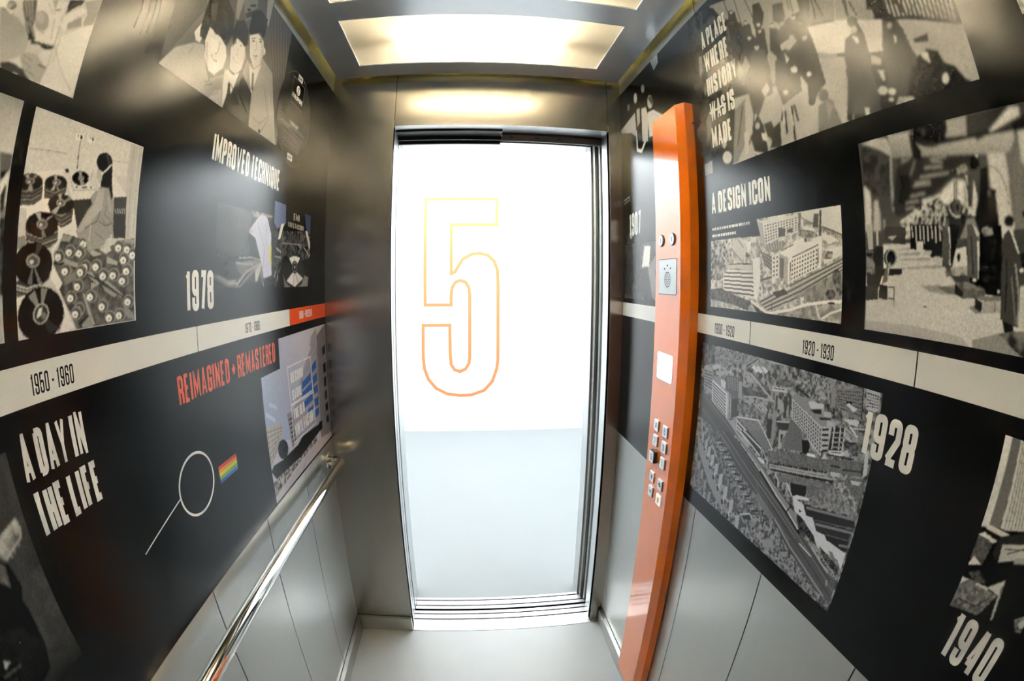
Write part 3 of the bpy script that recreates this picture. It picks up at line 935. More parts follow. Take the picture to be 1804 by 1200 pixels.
# pictures: coordinates in millimetres from each print's lower near corner
pic = Picture(251.0, 259.3, 1.2, 11)
pic.run([
  ('f',198),
  ('g',190,215,[(-22.5,258),(241.5,329),(272,216),(-8.5,175.5)],(1,259),(23.5,182.5)),
  ('l',165,1.5,[(3,209.5),(37.5,213),(74,215.5)]),
  ('l',170,1,[(172,223.5),(218,228.5)]),
  ('p',186,[(216,257),(250,258.5),(247,120),(220,118.5)]),
  ('l',165,2,[(226,257.5),(231,120.5)]),
  ('l',205,2,[(238,258),(240,121)]),
  ('p',228,[(87,243.5),(102.5,246),(105,238),(88,235.5)]),
  ('p',30,[(101.5,242),(102,241),(101.5,240),(101,239),(100.5,238.5),(99.5,238),(98.5,238.5),(97.5,239),(97,240),(96.5,241),(96.5,242),(96.5,243),(97,244),(97.5,244.5),(98.5,244.5),(99.5,244.5),(100.5,244),(101,243)]),
  ('p',90,[(93,242),(93.5,241.5),(93.5,241),(93,240.5),(93,240),(92.5,240),(92,240),(91.5,240.5),(91.5,241),(91,241.5),(91,242),(91,242.5),(91.5,243),(91.5,243),(92,243),(92.5,243),(92.5,243),(93,242.5)]),
  ('p',228,[(112.5,245),(128,246),(129,239.5),(113.5,238)]),
  ('p',30,[(126.5,244),(126.5,243.5),(126.5,242.5),(126,242),(125.5,241.5),(124.5,241),(124,241.5),(123,242),(122.5,242.5),(122,243.5),(122,244),(122,245),(122.5,246),(123,246),(124,246.5),(124.5,246),(125.5,246),(126,245)]),
  ('p',90,[(119,244),(119,243.5),(119,243),(119,242.5),(118.5,242.5),(118.5,242),(118,242.5),(117.5,242.5),(117,243),(117,243.5),(117,244),(117,244.5),(117,245),(117.5,245),(118,245),(118,245),(118.5,245),(119,244.5)]),
  ('l',40,1.8,[(98.5,237.5),(98.5,221.5),(100.5,198.5)]),
  ('p',232,[(-1,180.5),(71,195),(90.5,160.5),(108,143.5),(116.5,113.5),(16.5,109.5),(12,142),(-1.5,142),(-1.5,163)]),
  ('p',218,[(70,194.5),(135,206),(185,204),(221,178.5),(98,160)]),
  ('p',50,[(98,160),(221,178.5),(224.5,118.5),(116.5,113.5)]),
  ('p',70,[(193,158),(220,162.5),(221,153.5),(197,150.5)]),
  ('l',190,1.2,[(194.5,157.5),(198,151.5)]),
  ('l',190,1.2,[(200,158.5),(203.5,152)]),
  ('l',190,1.2,[(205,159),(209,152.5)]),
  ('l',190,1.2,[(211,159.5),(214.5,153)]),
  ('l',190,1.2,[(216.5,160),(220.5,153.5)]),
  ('l',165,1.2,[(85,190.5),(98.5,172),(160,181.5)]),
  ('p',25,[(74.5,196),(82,197.5),(85.5,193.5),(79,191.5)]),
  ('p',20,[(128.5,191.5),(128,188.5),(125,185),(120.5,182),(115,180.5),(108.5,179.5),(102.5,180),(97.5,181.5),(93.5,183.5),(92,186.5),(92.5,190),(95,193),(99,196),(105,198),(111,199),(117.5,198.5),(122.5,197),(126.5,195)]),
  ('p',120,[(118,190.5),(117.5,189.5),(116.5,188),(115,187),(113,186.5),(110.5,186),(108.5,186),(106.5,186.5),(105,187.5),(104.5,188.5),(104.5,190),(105.5,191),(107,192),(109.5,193),(111.5,193),(114,193),(116,192.5),(117,191.5)]),
  ('p',150,[(110,189),(103.5,197.5),(111.5,198.5)]),
  ('p',130,[(110,189),(111,180),(120.5,181.5)]),
  ('p',40,[(106.5,177),(106.5,176.5),(106,176),(105.5,176),(105,175.5),(104,175.5),(103.5,175.5),(102.5,175.5),(102,176),(102,176.5),(102,177),(102.5,177.5),(103,178),(103.5,178),(104.5,178),(105,178),(106,178),(106.5,177.5)]),
  ('p',40,[(137,181),(137,180.5),(136.5,180),(136,179.5),(135,179),(134.5,179),(133.5,179),(133,179.5),(132.5,180),(132,180.5),(132,181),(132.5,181.5),(133,181.5),(134,182),(134.5,182),(135.5,182),(136,182),(136.5,181.5)]),
  ('p',45,[(114.5,179.5),(125,180.5),(125.5,178),(115.5,177)]),
  ('p',52,[(-1,165.5),(37,174),(38,155.5),(23.5,147),(-0.5,145)]),
  ('l',120,1.4,[(-1,161),(18.5,162),(36.5,170.5)]),
  ('l',100,1.4,[(-0.5,156),(19.5,157),(36.5,165.5)]),
  ('l',125,1.4,[(-0.5,151.5),(19,152.5),(37,161)]),
  ('l',95,1.2,[(-0.5,147.5),(18.5,148.5),(36.5,157)]),
  ('p',24,[(36.5,175.5),(36,171.5),(32.5,168.5),(27,165.5),(20,163.5),(12.5,162.5),(5,163),(-1.5,164.5),(-5.5,167),(-7.5,170.5),(-7,174),(-4,177),(1.5,180),(8.5,182),(16,183),(23.5,182.5),(30,181),(34.5,178.5)]),
  ('p',160,[(14,173),(2,178.5),(8.5,181)]),
  ('p',150,[(14,173),(10.5,162.5),(20.5,163.5)]),
  ('p',120,[(14,173),(20,181.5),(26.5,181)]),
  ('p',135,[(21.5,174.5),(21,173),(20,171.5),(18,170.5),(15,169.5),(12,169.5),(9.5,169.5),(7,170),(5.5,171),(4.5,172.5),(5,173.5),(6,175),(8,176),(10.5,177),(13.5,177.5),(16.5,177),(19,176.5),(20.5,175.5)]),
  ('p',80,[(19,174),(18.5,173),(18,172),(16.5,171.5),(14.5,171),(12.5,170.5),(10.5,170.5),(9,171),(7.5,172),(7,172.5),(7,173.5),(8,174.5),(9.5,175.5),(11.5,176),(13.5,176),(15.5,176),(17,175.5),(18.5,175)]),
  ('p',205,[(14,173),(14,172.5),(13.5,172),(13,171.5),(12,171.5),(11,171.5),(10.5,171.5),(9.5,171.5),(9,172),(9,172.5),(9,172.5),(9.5,173),(10,173.5),(10.5,173.5),(11.5,173.5),(12.5,173.5),(13,173.5),(13.5,173)]),
  ('p',52,[(39.5,174.5),(83.5,179.5),(84,167.5),(61.5,155.5),(42,157)]),
  ('l',115,1.4,[(40.5,167),(60,164.5),(83,173.5)]),
  ('l',95,1.4,[(41,162),(61,160),(83.5,169.5)]),
  ('l',120,1.2,[(41.5,158.5),(59,156)]),
  ('p',24,[(83.5,180),(83,176.5),(79.5,173),(74,170.5),(67,168.5),(59.5,167.5),(52,168),(46,169.5),(41.5,171.5),(40,174.5),(40.5,178),(43.5,181),(49,184),(55.5,186),(63.5,187),(70.5,187),(77,185.5),(81.5,183)]),
  ('p',165,[(61.5,177),(56,185.5),(62,186.5)]),
  ('p',160,[(61.5,177),(52.5,167.5),(59.5,167.5)]),
  ('p',130,[(61.5,177),(65.5,168),(70,169)]),
  ('p',135,[(71,179),(70.5,177.5),(69.5,176.5),(67,175),(64.5,174.5),(61.5,174),(59,174),(56.5,175),(55,175.5),(54,177),(54.5,178),(55.5,179),(57.5,180.5),(60.5,181),(63,181.5),(66,181.5),(68.5,181),(70,180)]),
  ('p',80,[(68.5,178.5),(68,177.5),(67,176.5),(66,176),(64,175.5),(62,175),(60,175.5),(58.5,175.5),(57,176.5),(56.5,177),(57,178),(57.5,179),(59,179.5),(61,180),(63,180.5),(65,180.5),(66.5,180),(68,179.5)]),
  ('p',205,[(63.5,177.5),(63.5,177),(63,176.5),(62.5,176.5),(61.5,176),(60.5,176),(60,176),(59,176),(58.5,176.5),(58.5,176.5),(58.5,177),(59,177.5),(59.5,178),(60,178),(61,178),(62,178),(62.5,178),(63,177.5)]),
  ('p',52,[(50.5,151),(101.5,155.5),(100.5,132.5),(80.5,123.5),(60,132.5)]),
  ('l',120,1.4,[(55.5,142),(78.5,138.5),(101.5,149.5)]),
  ('l',95,1.4,[(58.5,137),(79,133),(101,143)]),
  ('l',125,1.4,[(62.5,131.5),(81,128),(100.5,137.5)]),
  ('p',28,[(101.5,155),(100.5,150.5),(96.5,146.5),(90,143),(81.5,141),(72.5,140),(64,141),(57,143),(52.5,146.5),(50,150.5),(51,154.5),(55,158.5),(61,162),(69,164.5),(78,165.5),(86.5,165),(94,162.5),(99.5,159.5)]),
  ('p',150,[(75.5,152.5),(67.5,164),(74.5,165)]),
  ('p',165,[(75.5,152.5),(58.5,143),(67.5,140.5)]),
  ('p',120,[(75.5,152.5),(90,163),(96.5,161)]),
  ('p',135,[(84.5,155),(84,153.5),(82.5,152),(80.5,151),(77.5,150),(74,149.5),(71,150),(68.5,150.5),(67,152),(66,153.5),(66.5,155),(67.5,156.5),(70,157.5),(73,158.5),(76,158.5),(79,158.5),(82,157.5),(83.5,156.5)]),
  ('p',80,[(81.5,155),(81.5,153.5),(80.5,152.5),(79,152),(76.5,151),(74.5,151),(72.5,151),(70.5,152),(69.5,152.5),(68.5,153.5),(69,154.5),(70,155.5),(71.5,156.5),(73.5,157),(76,157.5),(78,157),(80,156.5),(81,156)]),
  ('p',205,[(76,153.5),(76,153),(75.5,152.5),(75,152.5),(74,152),(73,152),(72,152),(71.5,152.5),(71,152.5),(70.5,153),(71,153.5),(71,154),(72,154.5),(72.5,154.5),(73.5,154.5),(74.5,154.5),(75.5,154.5),(76,154)]),
  ('p',228,[(75.5,123.5),(104.5,131),(112.5,115.5),(83.5,118),(68,97),(63,97),(74.5,109)]),
  ('p',130,[(-1.5,110.5),(13,112.5),(16.5,101.5),(-0.5,96.5)]),
  ('p',52,[(12,124.5),(73,129.5),(74,109),(58.5,99.5),(35,102),(16.5,101.5)]),
  ('l',150,1.5,[(15,115),(41.5,110),(73.5,120)]),
  ('l',90,1.5,[(15.5,111),(41.5,106),(73.5,115.5)]),
  ('l',150,1.5,[(16.5,107),(42,103),(73,111.5)]),
  ('l',95,1.4,[(35,101.5),(58,102.5),(72,107)]),
  ('p',18,[(73,128),(71.5,122.5),(66.5,117.5),(58.5,113.5),(49,111.5),(38.5,111),(28.5,112.5),(20.5,115.5),(15,119.5),(12.5,124.5),(13.5,129.5),(18,134.5),(25.5,138),(35,140.5),(45.5,141.5),(55.5,140.5),(64.5,137.5),(70.5,133)]),
  ('p',165,[(42,126),(29,138.5),(38,140)]),
  ('p',165,[(42,126),(54,135.5),(63,138.5)]),
  ('p',120,[(42,126),(43.5,111.5),(51.5,112)]),
  ('p',135,[(53,127),(52.5,125),(51,123.5),(48.5,122),(45,121),(41,121),(38,121.5),(35,122.5),(33,124),(32,126),(32.5,128),(34,130),(36.5,131),(40,132),(43.5,132.5),(47,132),(50,130.5),(52,129)]),
  ('p',80,[(50,127),(49.5,125.5),(48.5,124.5),(46.5,123.5),(44,123),(41.5,122.5),(39,123),(37,124),(35.5,125),(35,126),(35.5,127.5),(36.5,129),(38.5,130),(40.5,130.5),(43.5,130.5),(46,130.5),(48,129.5),(49.5,128.5)]),
  ('p',205,[(43.5,126),(43.5,125.5),(43,124.5),(42,124.5),(41,124),(40,124),(39,124),(38,124.5),(37.5,125),(37.5,125.5),(37.5,126),(38,126.5),(38.5,127),(39.5,127.5),(41,127.5),(42,127),(42.5,127),(43.5,126.5)]),
  ('p',225,[(66.5,77),(85.5,58),(78.5,52),(106.5,3),(84.5,-0.5),(71.5,1),(87.5,37),(63,64)]),
  ('p',52,[(-1.5,62),(64,84),(59.5,64.5),(43.5,56.5),(7.5,39.5),(-1.5,45)]),
  ('l',190,2.2,[(-1,59),(18.5,54.5),(43.5,59),(63,77)]),
  ('l',185,1.5,[(-1,55),(18.5,51),(43.5,56)]),
  ('l',120,1.5,[(-1,50.5),(10,46.5),(23,47.5)]),
  ('l',170,1.4,[(-1,47),(12,43),(17.5,44.5)]),
  ('p',14,[(64.5,75.5),(59,67.5),(49.5,61.5),(38,58),(26,57.5),(14.5,59.5),(5,64.5),(-2,71),(-4.5,78.5),(-3.5,86.5),(1,94.5),(9,100.5),(20,104.5),(32,106),(44,104.5),(54.5,100),(62.5,93),(65.5,84.5)]),
  ('p',105,[(29.5,81.5),(19,59.5),(28,58)]),
  ('p',120,[(29.5,81.5),(39,59.5),(45,61)]),
  ('p',60,[(29.5,81.5),(35,104),(46.5,103.5)]),
  ('p',135,[(42,85),(41,82),(39,79.5),(35.5,78),(31.5,77),(27,77),(23,78),(19.5,80),(17,82),(16.5,85),(17,87.5),(19,90),(22.5,91.5),(26.5,92.5),(31,92.5),(35,91.5),(38.5,90),(41,87.5)]),
  ('p',80,[(38,85),(37.5,83),(36,81),(33.5,80),(30.5,79.5),(27.5,79.5),(24.5,80),(22.5,81.5),(20.5,83),(20,85),(20.5,86.5),(22,88.5),(24.5,89.5),(27,90.5),(30,90.5),(33,89.5),(35.5,88.5),(37.5,86.5)]),
  ('p',205,[(30.5,83.5),(30,83),(29.5,82),(28.5,81.5),(27,81.5),(26,81.5),(24.5,81.5),(23.5,82),(23,83),(22.5,83.5),(23,84.5),(23.5,85),(24.5,85.5),(25.5,86),(27,86),(28.5,85.5),(29.5,85),(30,84.5)]),
  ('p',215,[(-2,45),(15.5,48),(2,21.5),(2,1.5),(-2.5,1)]),
  ('p',190,[(85,34.5),(88.5,21),(76.5,1),(72,0.5)]),
  ('l',90,1.2,[(86.5,30),(87,19.5),(74.5,2)]),
  ('p',9,[(83.5,14.5),(75,5),(63,-2.5),(48,-6),(33.5,-6),(20,-2),(9,5),(2.5,13.5),(0.5,23.5),(3,34),(10,43),(20.5,50.5),(34,55),(49,56),(63.5,53),(75.5,46.5),(83.5,37),(86.5,26)]),
  ('p',135,[(43,26),(20.5,46),(33,52)]),
  ('p',135,[(43,26),(44.5,54.5),(56,53)]),
  ('p',40,[(43,26),(75.5,6),(56,1)]),
  ('p',175,[(57,22),(54,18),(49.5,15.5),(44.5,14),(39.5,13.5),(34.5,15),(31,17.5),(28.5,20.5),(28,24.5),(29,28.5),(31.5,32),(35.5,35),(40.5,37),(46,37),(50.5,36),(54.5,33.5),(57,30),(58,26)]),
  ('p',55,[(54.5,22.5),(52,19.5),(48.5,17),(44,15.5),(40,15.5),(36,16.5),(33,18.5),(31,21.5),(30.5,24.5),(31.5,28),(33.5,31),(37,33.5),(41,35),(45.5,35),(49.5,34.5),(52.5,32.5),(54.5,29.5),(55.5,26)]),
  ('p',205,[(34,22.5),(39,31),(46,32.5),(43,24.5),(37,21)]),
  ('p',120,[(52,22.5),(52,21),(51,20),(49.5,19.5),(48,19),(46.5,19),(45,19.5),(44,20.5),(43,22),(43,23),(43.5,24.5),(44,25.5),(45.5,26.5),(47,26.5),(48.5,26.5),(50,26),(51,25),(52,24)]),
  ('x',62,100,9,[(84.5,118),(132.5,112.5),(138.5,98.5),(189,106.5),(221.5,117),(248.5,120),(248,1),(110,1),(100.5,20),(78.5,51),(85.5,58),(66,81.5)]),
  ('p',150,[(75.5,87),(87.5,88.5),(118,81.5),(113,76)]),
  ('p',150,[(172.5,58.5),(181.5,60),(220,38.5),(216.5,35)]),
  ('p',150,[(131.5,70.5),(145,72),(164.5,55.5),(158.5,54.5)]),
  ('p',150,[(126,44.5),(131,44),(151,3.5),(144,2)]),
  ('p',140,[(170,54),(204.5,39.5),(198.5,36),(175.5,45.5)]),
  ('p',165,[(181,91.5),(207.5,85),(205,80),(181,83)]),
  ('p',170,[(144,100.5),(169,94.5),(150,91),(141.5,95.5)]),
  ('p',150,[(220,118.5),(247,118),(246,111),(222,113)]),
  ('p',150,[(82,116.5),(103.5,115),(96.5,108),(81.5,108.5)]),
  ('p',150,[(145,57.5),(161.5,55),(144.5,48)]),
  ('p',120,[(88,63.5),(110.5,72),(113.5,63),(90.5,55.5)]),
  ('p',135,[(123.5,6),(143,17),(145,1),(123.5,1.5)]),
  ('p',130,[(216.5,30),(248.5,8),(246,1),(227.5,7)]),
  ('l',25,2.2,[(68.5,82.5),(88,80.5),(115.5,75)]),
  ('l',25,2.2,[(134,69),(175.5,55.5),(219.5,36)]),
  ('l',25,2.2,[(138,17),(115.5,6)]),
  ('l',25,2.2,[(161.5,62),(171,80)]),
  ('l',25,2.2,[(207,99),(239,78.5)]),
  ('l',25,2.2,[(219.5,37),(229.5,54)]),
  ('p',130,[(141.5,108),(141,105),(139,102.5),(136,100.5),(132,99),(127.5,99),(123.5,100),(120.5,102),(118,104.5),(117,107.5),(117.5,110.5),(119.5,113),(122.5,115),(126.5,116.5),(130.5,116.5),(135,115.5),(138,114),(140.5,111)]),
  ('p',78,[(138.5,107.5),(138,105),(136.5,103),(134,101),(130.5,100.5),(127,100),(124,101),(121,102.5),(119.5,104.5),(118.5,107),(119,109.5),(120.5,111.5),(123,113.5),(126,114),(129.5,114.5),(133,113.5),(136,112),(138,110)]),
  ('p',222,[(133,106.5),(132.5,105),(131.5,103.5),(129.5,102.5),(127.5,101.5),(125.5,101.5),(123,102),(121.5,103),(120,104.5),(119.5,106),(120,107.5),(121,109),(122.5,110),(124.5,110.5),(127,110.5),(129,110),(131,109),(132.5,108)]),
  ('p',130,[(129,105.5),(129,105),(128.5,104.5),(128,104.5),(127.5,104),(126.5,104),(126,104),(125.5,104.5),(125,105),(125,105.5),(125,106),(125.5,106.5),(126,106.5),(126.5,107),(127.5,107),(128,106.5),(128.5,106.5),(129,106)]),
  ('p',130,[(112,97),(111.5,94.5),(109.5,91.5),(106.5,90),(102.5,88.5),(98.5,88.5),(95,89.5),(91.5,91.5),(89.5,94),(89,96.5),(89.5,99.5),(91,102),(94,104),(97.5,105),(101.5,105.5),(105.5,104.5),(109,102.5),(111,100)]),
  ('p',78,[(109,96.5),(108.5,94.5),(107,92),(104.5,90.5),(101.5,89.5),(98,89.5),(95,90.5),(92.5,92),(90.5,94),(90,96.5),(90.5,98.5),(92,100.5),(94.5,102.5),(97.5,103),(100.5,103.5),(104,102.5),(106.5,101),(108.5,99)]),
  ('p',222,[(103.5,95.5),(103,94),(102,92.5),(100.5,91.5),(98.5,91),(96.5,91),(94.5,91.5),(92.5,92.5),(91.5,94),(91,95.5),(91.5,97),(92.5,98),(94,99),(96,99.5),(98,99.5),(100,99),(102,98.5),(103,97)]),
  ('p',130,[(100,95),(100,94.5),(99.5,94),(99,93.5),(98.5,93.5),(98,93.5),(97,93.5),(96.5,94),(96,94.5),(96,95),(96,95),(96.5,95.5),(97,96),(97.5,96),(98.5,96),(99,96),(99.5,95.5),(100,95.5)]),
  ('p',130,[(133,96),(132,93),(130,90.5),(127,88.5),(123,87.5),(119,87.5),(115,88.5),(112,90),(109.5,92.5),(109,95.5),(109.5,98.5),(111.5,101),(114.5,103),(118,104.5),(122.5,104.5),(126.5,103.5),(129.5,101.5),(132,99)]),
  ('p',78,[(130,95.5),(129.5,93),(128,91),(125,89.5),(122,88.5),(118.5,88.5),(115.5,89),(112.5,90.5),(111,93),(110,95),(110.5,97.5),(112,100),(114.5,101.5),(118,102.5),(121.5,102.5),(124.5,101.5),(127.5,100),(129,98)]),
  ('p',222,[(124,94.5),(124,93),(123,91.5),(121,90.5),(119,90),(117,90),(114.5,90.5),(113,91.5),(111.5,92.5),(111.5,94),(111.5,95.5),(112.5,97),(114.5,98),(116.5,98.5),(118.5,98.5),(120.5,98),(122.5,97),(123.5,96)]),
  ('p',130,[(120.5,93.5),(120.5,93),(120,93),(119.5,92.5),(119,92.5),(118,92.5),(117.5,92.5),(117,93),(116.5,93),(116.5,93.5),(116.5,94),(117,94.5),(117.5,95),(118,95),(119,95),(119.5,95),(120,94.5),(120.5,94)]),
  ('p',130,[(89.5,91),(89,88),(87,85.5),(84,83.5),(80.5,82.5),(76.5,82.5),(73,83.5),(70,85.5),(68,88),(67.5,90.5),(68,93.5),(69.5,96),(72.5,97.5),(76,98.5),(80,99),(83.5,98),(86.5,96),(88.5,93.5)]),
  ('p',78,[(87,90.5),(86.5,88),(85,86),(82.5,84.5),(79.5,83.5),(76.5,83.5),(73.5,84.5),(71,86),(69,88),(68.5,90),(69,92.5),(70.5,94.5),(73,96),(75.5,97),(79,97),(82,96),(84.5,94.5),(86,92.5)]),
  ('p',222,[(81.5,89.5),(81,88),(80,86.5),(78.5,85.5),(76.5,85),(74.5,85),(72.5,85.5),(71,86.5),(70,87.5),(69.5,89),(70,90.5),(71,92),(72.5,93),(74.5,93.5),(76.5,93.5),(78.5,93),(80,92),(81,90.5)]),
  ('p',130,[(78,88.5),(78,88),(78,88),(77,87.5),(76.5,87.5),(76,87.5),(75.5,87.5),(75,88),(74.5,88),(74.5,88.5),(74.5,89),(74.5,89.5),(75,90),(76,90),(76.5,90),(77,90),(77.5,89.5),(78,89)]),
  ('p',130,[(145.5,78),(145,75),(142.5,72.5),(139.5,70.5),(135.5,69.5),(131,69.5),(127,70.5),(124,72.5),(122,75),(121,78),(122,81),(124,83.5),(127,85.5),(131,87),(135,87),(139,86),(142.5,84),(144.5,81)]),
  ('p',78,[(142.5,77.5),(142,75),(140.5,73),(137.5,71.5),(134.5,70.5),(131,70.5),(127.5,71.5),(125,73),(123,75.5),(122.5,77.5),(123,80),(124.5,82.5),(127,84),(130.5,85),(134,85),(137.5,84),(140,82.5),(142,80)]),
  ('p',222,[(136.5,76.5),(136.5,75),(135,73.5),(133.5,72.5),(131.5,72),(129,72),(127,73),(125,74),(124,75),(123.5,76.5),(124,78),(125,79.5),(126.5,80.5),(129,81),(131,81),(133.5,80.5),(135,79.5),(136.5,78)]),
  ('p',130,[(133,76),(133,75.5),(132.5,75),(132,75),(131.5,74.5),(130.5,74.5),(130,75),(129.5,75),(129,75.5),(128.5,76),(129,76.5),(129,77),(130,77),(130.5,77.5),(131,77.5),(132,77),(132.5,77),(133,76.5)]),
  ('p',130,[(170.5,79),(170,76),(167.5,73),(164,71),(160,70),(155.5,70),(151.5,71),(148,73.5),(146,76),(145,79),(145.5,82),(148,84.5),(151,86.5),(155,88),(159.5,88),(164,87),(167.5,85),(169.5,82)]),
  ('p',78,[(167.5,78.5),(167,76),(165,73.5),(162,72),(158.5,71),(155,71.5),(151.5,72),(149,74),(147,76),(146.5,78.5),(147,81),(148.5,83),(151.5,85),(155,86),(158.5,86),(162,85),(165,83.5),(166.5,81)]),
  ('p',222,[(161.5,77.5),(161,76),(159.5,74.5),(158,73.5),(155.5,73),(153,73),(151,73.5),(149,74.5),(148,76),(147.5,77.5),(148,79),(149,80.5),(151,81.5),(153,82),(155.5,82),(157.5,81.5),(159.5,80.5),(161,79)]),
  ('p',130,[(157.5,76.5),(157.5,76),(157,76),(156.5,75.5),(155.5,75.5),(155,75.5),(154,75.5),(153.5,76),(153,76.5),(153,76.5),(153,77),(153.5,77.5),(154,78),(155,78),(155.5,78),(156.5,78),(157,77.5),(157,77)]),
  ('p',130,[(104,73.5),(103,71),(101,68.5),(98,66.5),(94.5,65.5),(90.5,65.5),(86.5,67),(83.5,68.5),(81.5,71),(81,74),(81.5,76.5),(83.5,79),(86.5,81),(90,82),(94,82),(98,81),(101,79),(103,76.5)]),
  ('p',78,[(101,73.5),(100.5,71),(99,69),(96.5,67.5),(93.5,66.5),(90,66.5),(87,67.5),(84.5,69),(83,71),(82,73.5),(83,76),(84.5,78),(87,79.5),(90,80),(93,80),(96,79.5),(98.5,77.5),(100.5,75.5)]),
  ('p',222,[(95.5,72.5),(95,71),(94,69.5),(92.5,68.5),(90.5,68),(88.5,68),(86.5,68.5),(84.5,69.5),(83.5,71),(83,72.5),(83.5,74),(84.5,75),(86,76),(88,76.5),(90.5,76.5),(92.5,76),(94,75),(95,74)]),
  ('p',130,[(92,72),(92,71.5),(91.5,71),(91,70.5),(90.5,70.5),(90,70.5),(89,70.5),(88.5,71),(88.5,71.5),(88,72),(88,72.5),(88.5,72.5),(89,73),(89.5,73),(90.5,73),(91,73),(91.5,72.5),(92,72)]),
  ('p',130,[(136,72),(135.5,69),(133.5,66.5),(130,64.5),(126,63.5),(122,63.5),(118,64.5),(115,66.5),(113,69),(112,72),(113,75),(115,77.5),(118,79.5),(122,80.5),(126,80.5),(130,79.5),(133.5,77.5),(135.5,75)]),
  ('p',78,[(133.5,71.5),(132.5,69),(131,67),(128.5,65.5),(125,64.5),(121.5,64.5),(118.5,65.5),(116,67),(114,69.5),(113.5,71.5),(114,74),(115.5,76),(118.5,77.5),(121.5,78.5),(125,78.5),(128,77.5),(131,76),(132.5,74)]),
  ('p',222,[(127.5,70.5),(127,69),(126,67.5),(124.5,66.5),(122,66),(120,66),(118,66.5),(116,67.5),(115,69),(114.5,70.5),(115,72),(116,73.5),(117.5,74.5),(120,75),(122,75),(124,74.5),(126,73.5),(127,72)]),
  ('p',130,[(124,70),(123.5,69.5),(123.5,69),(123,68.5),(122,68.5),(121.5,68.5),(120.5,68.5),(120,69),(120,69.5),(119.5,70),(120,70.5),(120,71),(120.5,71),(121.5,71.5),(122,71.5),(123,71),(123.5,71),(123.5,70.5)]),
  ('p',130,[(188,66.5),(187,63.5),(185,60.5),(181.5,58.5),(177,57.5),(172.5,58),(168,59),(164.5,61),(162.5,64),(161.5,67),(162.5,70),(164.5,72.5),(168,74.5),(172.5,76),(177,76),(181,74.5),(185,72.5),(187,70)]),
  ('p',78,[(185,66),(184,63.5),(182,61.5),(179.5,59.5),(175.5,59),(172,59),(168.5,60),(165.5,61.5),(163.5,64),(163,66.5),(163.5,69),(165.5,71),(168.5,73),(172,73.5),(175.5,73.5),(179,73),(182,71),(184,68.5)]),
  ('p',222,[(178.5,65),(178,63.5),(176.5,62),(175,61),(172.5,60.5),(170,60.5),(167.5,61),(166,62),(164.5,63.5),(164,65),(164.5,67),(166,68),(167.5,69.5),(170,70),(172.5,70),(175,69),(176.5,68),(178,66.5)]),
  ('p',130,[(174.5,64.5),(174.5,64),(174,63.5),(173.5,63),(172.5,63),(171.5,63),(171,63),(170.5,63.5),(170,64),(170,64.5),(170,65),(170.5,65.5),(171,66),(171.5,66),(172.5,66),(173.5,65.5),(174,65.5),(174.5,65)]),
  ('p',130,[(212,67),(211,64),(208.5,61),(205,59),(200.5,58),(195.5,58),(191,59.5),(187.5,61.5),(185.5,64.5),(184.5,67.5),(185.5,70.5),(187.5,73.5),(191,75.5),(195.5,76.5),(200.5,76.5),(205,75.5),(208.5,73.5),(211,70.5)]),
  ('p',78,[(208.5,66.5),(208,64),(206,61.5),(203,60),(199,59),(195,59),(191.5,60),(188.5,62),(186.5,64.5),(186,67),(186.5,69.5),(188.5,72),(191.5,73.5),(195,74.5),(199,74.5),(203,73.5),(206,72),(208,69.5)]),
  ('p',222,[(202,65.5),(201.5,64),(200,62.5),(198,61.5),(196,61),(193,61),(191,61.5),(189,62.5),(187.5,64),(187,66),(187.5,67.5),(189,69),(191,70),(193,70.5),(196,70.5),(198,70),(200,69),(201.5,67.5)]),
  ('p',130,[(198,65),(197.5,64.5),(197,64),(196.5,63.5),(196,63.5),(195,63.5),(194,63.5),(193.5,64),(193,64.5),(193,65),(193,65.5),(193.5,66),(194,66.5),(195,66.5),(196,66.5),(196.5,66.5),(197,66),(197.5,65.5)]),
  ('p',130,[(129.5,54),(129,51),(126.5,48.5),(123.5,47),(119.5,46),(115.5,46),(111.5,47.5),(108.5,49.5),(106.5,52),(106,55),(106.5,58),(108.5,60.5),(111.5,62),(115.5,63),(119.5,63),(123.5,62),(127,60),(129,57)]),
  ('p',78,[(126.5,54),(126,51.5),(124,49.5),(121.5,48),(118.5,47),(115,47.5),(112,48.5),(109,50),(107.5,52),(107,54.5),(107.5,57),(109.5,59),(112,60.5),(115,61),(118.5,61),(122,60),(124.5,58.5),(126,56)]),
  ('p',222,[(121,53),(120.5,51.5),(119.5,50),(117.5,49),(115.5,49),(113,49),(111,49.5),(109.5,50.5),(108.5,52),(108,53.5),(108.5,55),(109.5,56),(111.5,57),(113.5,57.5),(115.5,57.5),(117.5,57),(119.5,56),(120.5,54.5)]),
  ('p',130,[(117.5,52.5),(117,52),(117,51.5),(116,51.5),(115.5,51),(115,51),(114,51.5),(113.5,51.5),(113.5,52),(113,52.5),(113.5,53),(113.5,53.5),(114,53.5),(115,54),(115.5,54),(116.5,53.5),(117,53.5),(117,53)]),
  ('p',130,[(235.5,59),(234.5,55.5),(232,53),(228,51),(223,49.5),(218.5,50),(213.5,51),(210,53.5),(207.5,56.5),(207,59.5),(207.5,63),(210,65.5),(214,68),(218.5,69),(223.5,69),(228,67.5),(232,65.5),(234.5,62.5)]),
  ('p',78,[(232,58.5),(231,56),(229,53.5),(226,52),(222,51),(218,51),(214,52),(211,54),(209,56.5),(208.5,59),(209,61.5),(211,64),(214,66),(218,66.5),(222,66.5),(226,65.5),(229,64),(231,61.5)]),
  ('p',222,[(225,57.5),(224.5,56),(223,54.5),(221,53.5),(218.5,52.5),(215.5,53),(213,53.5),(211,54.5),(210,56),(209.5,58),(210,59.5),(211.5,61),(213.5,62),(216,62.5),(218.5,62.5),(221,62),(223,61),(224.5,59.5)]),
